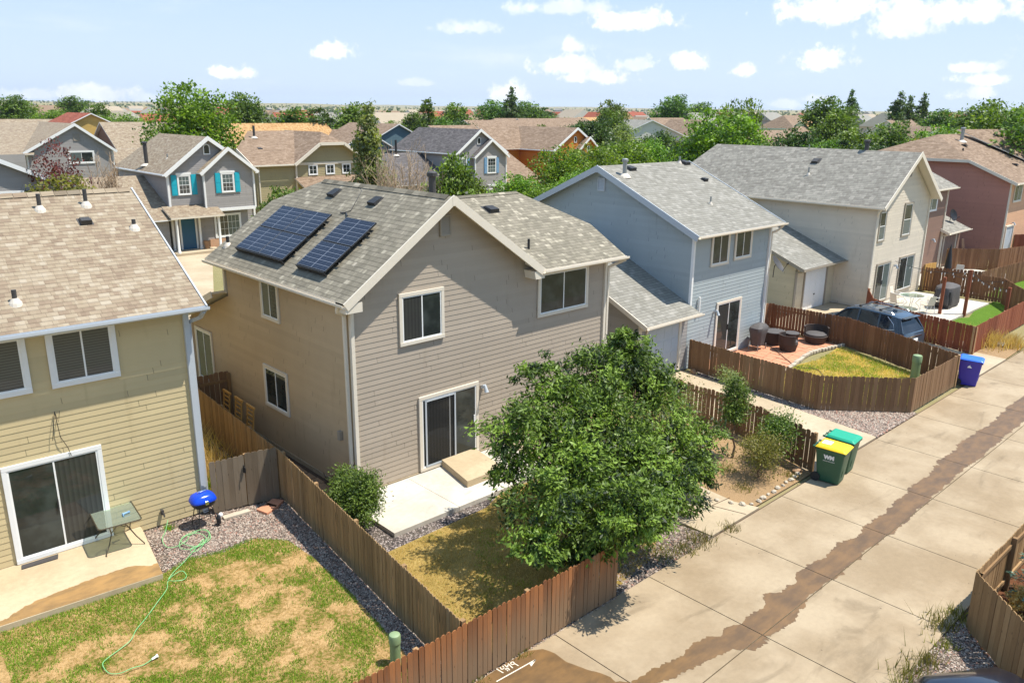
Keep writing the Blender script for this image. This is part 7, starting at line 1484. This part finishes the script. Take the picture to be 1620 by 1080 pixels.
TR = [ # kind, column px, distance, height, radius, label
 ('maple', 308, 78, 12.2, 4.0, 'tall bright green maple rising above the brown roofs on the left'), ('green', 388, 150, 12.6, 4.2, 'round green tree on the skyline right of the tall maple'),
 ('green', 470, 128, 10.2, 4.4, 'dark green spreading tree behind the wood shake roof'), ('fir', 513, 104, 10.3, 3.0, 'pointed dark green tree right of the spreading one'), ('lime', 492, 108, 7.6, 2.4, 'yellow green tree beside the pointed dark one'), ('green2', 560, 135, 11, 4.0, 'green tree behind the slim birch'),
 ('birch', 583, 66, 10.6, 1.7, 'slim silvery birch beside the dark roofed house'), ('green', 660, 175, 9.5, 4.4, 'bushy green tree left of the tall twin crowns'), ('col', 680, 140, 12.0, 2.6, 'tall twin crowned tree behind the dark roof'), ('green2', 720, 165, 11.3, 4.2, 'broad green tree above the dark roof ridge'), ('dark', 728, 120, 8.8, 2.4, 'dark green tree just above the dark ridge'), ('green', 702, 130, 8.9, 2.5, 'green tree touching the dark ridge'), ('green2', 622, 150, 8.0, 3.2, 'tree in front of the orange red roof'),
 ('green', 782, 210, 12.6, 5.0, 'round green tree left of the tall poplar'), ('poplar', 811, 205, 15.6, 3.2, 'tall pointed tree standing highest in the middle of the skyline'), ('green', 835, 215, 12.4, 5.5, 'round tree right of the tall pointed one'), ('far', 858, 260, 11.0, 6, 'wide low tree behind the brown roofs'),
 ('green2', 716, 46, 7.7, 1.75, 'green tree right behind the taupe roof in front of the dark roofed house'), ('green2', 745, 66, 5.0, 1.6, 'bush below the dark roofed house'), ('lime', 822, 60, 5.6, 2.4, 'yellow green tree in front of the orange house wing'), ('lime', 858, 58, 5.0, 1.9, 'bright tree left of the blue gable'), ('lime', 893, 66, 7.4, 2.6, 'bright green tree below the orange gable'), ('lime', 945, 70, 7.4, 3.0, 'bright green locust tree behind the blue roof'), ('lime', 990, 76, 7.6, 3.2, 'second bright locust tree behind the blue roof ridge'), ('lime', 1035, 84, 7.4, 2.6, 'third bright locust tree behind the blue roof ridge'), ('lime', 918, 60, 6.0, 2.0, 'low bright tree against the blue gable rake'),
 ('dark', 940, 110, 9.2, 3.2, 'dark round tree right of the orange house'), ('green', 965, 125, 10.5, 3.0, 'green tree in the middle of the dark group'), ('grey', 983, 120, 8.6, 3.2, 'grey brown tree right of the dark group'), ('dark', 915, 130, 8.4, 3.0, 'dark low tree behind the orange gable'), ('green2', 970, 170, 12.2, 3.6, 'tall green tree behind the dark group'), ('dark', 1044, 100, 7.8, 2.7, 'round dark tree in front of the tan house'), ('grey', 1062, 102, 7.9, 1.7, 'slim grey green tree beside the round dark one'), ('green2', 858, 150, 7.6, 2.2, 'round green tree in front of the wide brown roof'), ('dark', 885, 150, 6.6, 1.8, 'small dark tree beside the round green one'),
 ('maple', 1150, 68, 10.4, 3.6, 'large bright maple behind the grey roofs'), ('maple', 1168, 72, 11.2, 2.4, 'pointed upper part of the maple group'), ('lime', 1118, 70, 8.8, 2.4, 'left hand tree of the bright maple group'), ('dark', 1098, 90, 7.6, 2.6, 'dark tree left of the maple group'), ('dark', 1207, 84, 7.2, 2.2, 'dark small tree right of the maple group'), ('green', 1065, 230, 14.6, 6.0, 'round tree on the skyline above the tan house'), ('green', 1105, 240, 12.8, 6.0, 'wide tree on the skyline left of the maples'),
 ('lime', 1283, 72, 7.4, 2.7, 'bright round tree above the grey roof'), ('dark', 1265, 88, 8.6, 2.6, 'dark pointed tree in front of the brown hipped roof'), ('green', 1312, 86, 7.6, 2.6, 'dark tree right of the bright round one'), ('lime', 1242, 78, 6.2, 2.0, 'low bright tree in front of the brown hipped roof'), ('green', 1308, 140, 12.6, 4.4, 'round tall tree on the skyline right of the hipped roof'), ('green2', 1325, 115, 10.6, 3.2, 'yellower tree in front of the round tall one'), ('poplar', 1345, 210, 15.4, 2.6, 'lone tall poplar against the sky'),
 ('green2', 1362, 92, 8.6, 3.2, 'large green tree above the cream house ridge'), ('dark', 1350, 84, 7.0, 3.0, 'dark low tree behind the cream house ridge'), ('dark', 1392, 82, 7.6, 2.6, 'dark tree left of the cream house flue'), ('green', 1412, 104, 9.3, 3.6, 'broad green tree behind the cream house flue'), ('poplar', 1422, 190, 14.6, 2.8, 'left poplar of the far group'), ('poplar', 1440, 215, 14.2, 3.2, 'middle poplar of the far group'), ('poplar', 1462, 220, 14.9, 2.8, 'right poplar of the far group'), ('olive', 1472, 84, 8.0, 2.8, 'yellowish tree left of the red house roof'), ('dark', 1452, 80, 7.4, 2.4, 'dark tree between the flue and the yellowish tree'), ('dark', 1432, 76, 6.4, 2.4, 'low dark tree by the cream gable'),
 ('lime', 1520, 92, 8.9, 3.6, 'wide bright green tree behind the red house'), ('lime', 1562, 88, 8.8, 3.6, 'second wide bright tree behind the red house'), ('lime', 1495, 96, 9.0, 3.0, 'bright tree at the left of the wide pair'), ('maple', 1598, 84, 11.4, 4.0, 'tall pale green tree at the right edge of the skyline'), ('green', 1640, 80, 10.5, 4.0, 'green tree just past the right edge'), ('green', 1555, 160, 11.9, 4.6, 'darker tree behind the wide bright pair'), ('green', 1500, 170, 11, 5, 'dark green tree on the skyline behind the bright ones'),
 ('olive', 78, 50, 6.6, 2.3, 'olive green tree behind the brown roof on the left'), ('olive', 100, 54, 5.6, 2.0, 'lower olive bush beside it'), ('plum', 74, 58, 8.2, 1.7, 'purple leaved plum tree on the left'), ('green', 22, 240, 12.6, 5, 'tree on the left skyline'), ('green2', 35, 250, 11, 5, 'lighter tree beside the left skyline tree'), ('lime', 82, 210, 9.4, 4.5, 'yellow green low tree on the left'), ('green', 152, 165, 10.6, 3.4, 'round green tree behind the mustard house'), ('lime', 196, 150, 9.0, 5.0, 'wide bright tree left of the brown roofs'), ('green', 116, 330, 13.5, 6, 'far tree on the left horizon'), ('lime', 180, 128, 7.0, 2.6, 'bright bush behind the brown gable'), ('grey', 160, 140, 8, 2.6, 'grey tree beside the mustard house'), ('lime', 255, 92, 7.6, 2.6, 'bright bush at the foot of the tall maple'), ('lime', 5, 70, 5.0, 2.0, 'bright shrub at the left edge'),
 ('green', 437, 44, 6.1, 1.4, 'glossy green shrub between the shutter house and the solar roof'), ('olive', 421, 43, 5.3, 1.1, 'yellowish shrub left of the glossy one'), ('green', 462, 47, 5.7, 1.3, 'low green shrub in front of the tan house')]
KN = {}
for i, (k, px, d_, h, r, lb) in enumerate(TR):
    t = get(k); h0, r0_ = KN[k]; x, y = at(px, d_); place(t, x, y, 0, rng.uniform(0, 6.28), (r / r0_, r / r0_, h * .95 / h0), lb); t['group'] = 'trees of the neighbourhood behind'
# bare shrubs with grey twigs behind the taupe ridge
def twigs(x, y, h, w_, seed, label):
    rg = random.Random(seed); t = thing('bare_shrub', label, 'shrub', (x, y, 0), 'bare shrubs behind the taupe roof'); b = MB()
    for i in range(34):
        q = rg.uniform(0, 6.28); rr = w_ * rg.random() ** .6; e = Vector((x + math.cos(q) * rr, y + math.sin(q) * rr, h * rg.uniform(.6, 1.0))); s_ = Vector((x + rg.uniform(-.3, .3), y + rg.uniform(-.3, .3), 0)); m_ = s_.lerp(e, .5) + Vector((rg.uniform(-.3, .3), rg.uniform(-.3, .3), .3)); b.tube([s_, m_, e], [.05, .03, .008], 5)
        for j in range(9):
            f = rg.uniform(.35, .95); a = m_.lerp(e, (f - .5) * 2) if f > .5 else s_.lerp(m_, f * 2); c = a + Vector((rg.gauss(0, .35), rg.gauss(0, .35), rg.uniform(.3, .9))); b.tube([a, a.lerp(c, .5) + Vector((.03, 0, 0)), c], [.018, .012, .005], 4, cap=False)
            for l in range(3): g = a.lerp(c, rg.uniform(.3, .9)); b.tube([g, g + Vector((rg.gauss(0, .14), rg.gauss(0, .14), rg.uniform(.1, .4)))], [.008, .004], 3, cap=False)
    b.build('twigs', M['twig'], t)
twigs(*at(605, 48), 7.2, 1.6, 1, 'wide bare twiggy shrub behind the left half of the taupe ridge'); twigs(*at(640, 50), 8.3, 1.8, 2, 'tallest bare twiggy shrub behind the taupe ridge'); twigs(*at(662, 46), 7.2, 1.4, 3, 'bare twiggy shrub beside the green tree behind the taupe ridge'); twigs(*at(158, 62), 7.2, 1.2, 4, 'small bare tree in front of the brown grey gable')
# far wooded belt: one mass toward the horizon
rg = np.random.RandomState(50); Vs = []; Rs = []
for i in range(2400):
    px = rg.uniform(-150, 1780); d_ = 260 * (4600 / 260) ** (rg.rand() ** .72); x, y = at(px, d_); z = ground_z(x, y); h = rg.uniform(4, 7.5) * (1.3 if rg.rand() < .12 else 1); r = h * rg.uniform(.35, .6); n = int(max(20, 240 * (260 / d_) ** .9)); s = 1.2 * (d_ / 260) ** .35
    P = rg.normal(size=(n, 3)); P /= np.linalg.norm(P, axis=1)[:, None]; P *= rg.uniform(.6, 1.05, (n, 1)); P = P * np.array([r, r, h * .5]) + np.array([x, y, z + h * .52])
    a = rg.normal(size=(n, 3)); a /= np.linalg.norm(a, axis=1)[:, None]; b_ = np.cross(a, rg.normal(size=(n, 3))); b_ /= np.linalg.norm(b_, axis=1)[:, None]
    Vs.append(np.stack([P - a * s * .5, P + b_ * s * .4, P + a * s * .5, P - b_ * s * .4], 1).reshape(-1, 3)); Rs.append(np.clip(rg.rand() * .6 + rg.rand(n) * .4, 0, 1))
V = np.concatenate(Vs); o3 = V.mean(axis=0); o = bpy.data.objects.new('distant_trees', fast_mesh('distant_trees', V - o3, np.arange(len(V)).reshape(-1, 4), [L['far']], np.concatenate(Rs))); C.objects.link(o); o.location = o3; o['kind'] = 'stuff'
# park fence and path far right of the locust trees
fx, fy = at(1075, 128); gx, gy = at(1135, 140); fence([(fx, fy), (gx, gy)], 'long tan fence across the park behind the bright locust trees', 'w_tilt', 2.0, seed=44, posts=False, pw=.4)
sheet('park_path', [at(1040, 112), at(1140, 124), at(1140, 127), at(1040, 115)], -.02, M['conc_d'])
# ---------------------------------------------------------------- haze
b = MB(); b.box(-3000, 9500, -3000, 9500, -1.2, 110); hb = b.build('haze', []) if False else None
bm = bmesh.new(); bmesh.ops.create_cube(bm, size=1.0); me = bpy.data.meshes.new('haze'); bm.to_mesh(me); bm.free(); hz_ = bpy.data.objects.new('haze', me); C.objects.link(hz_); hz_.scale = (17000, 17000, 131.2); hz_.location = (20, 20, 64.4); hz_['kind'] = 'stuff'
m, N_ = mat('haze_air'); vol = N_.n('VolumePrincipled', None, Color=(.80, .88, 1.0, 1), Density=.00007, Anisotropy=.3); N_.n('OutputMaterial', None, Volume=vol.outputs[0]); me.materials.append(m)
for o in bpy.data.objects:
    if '_o' in o: del o['_o']
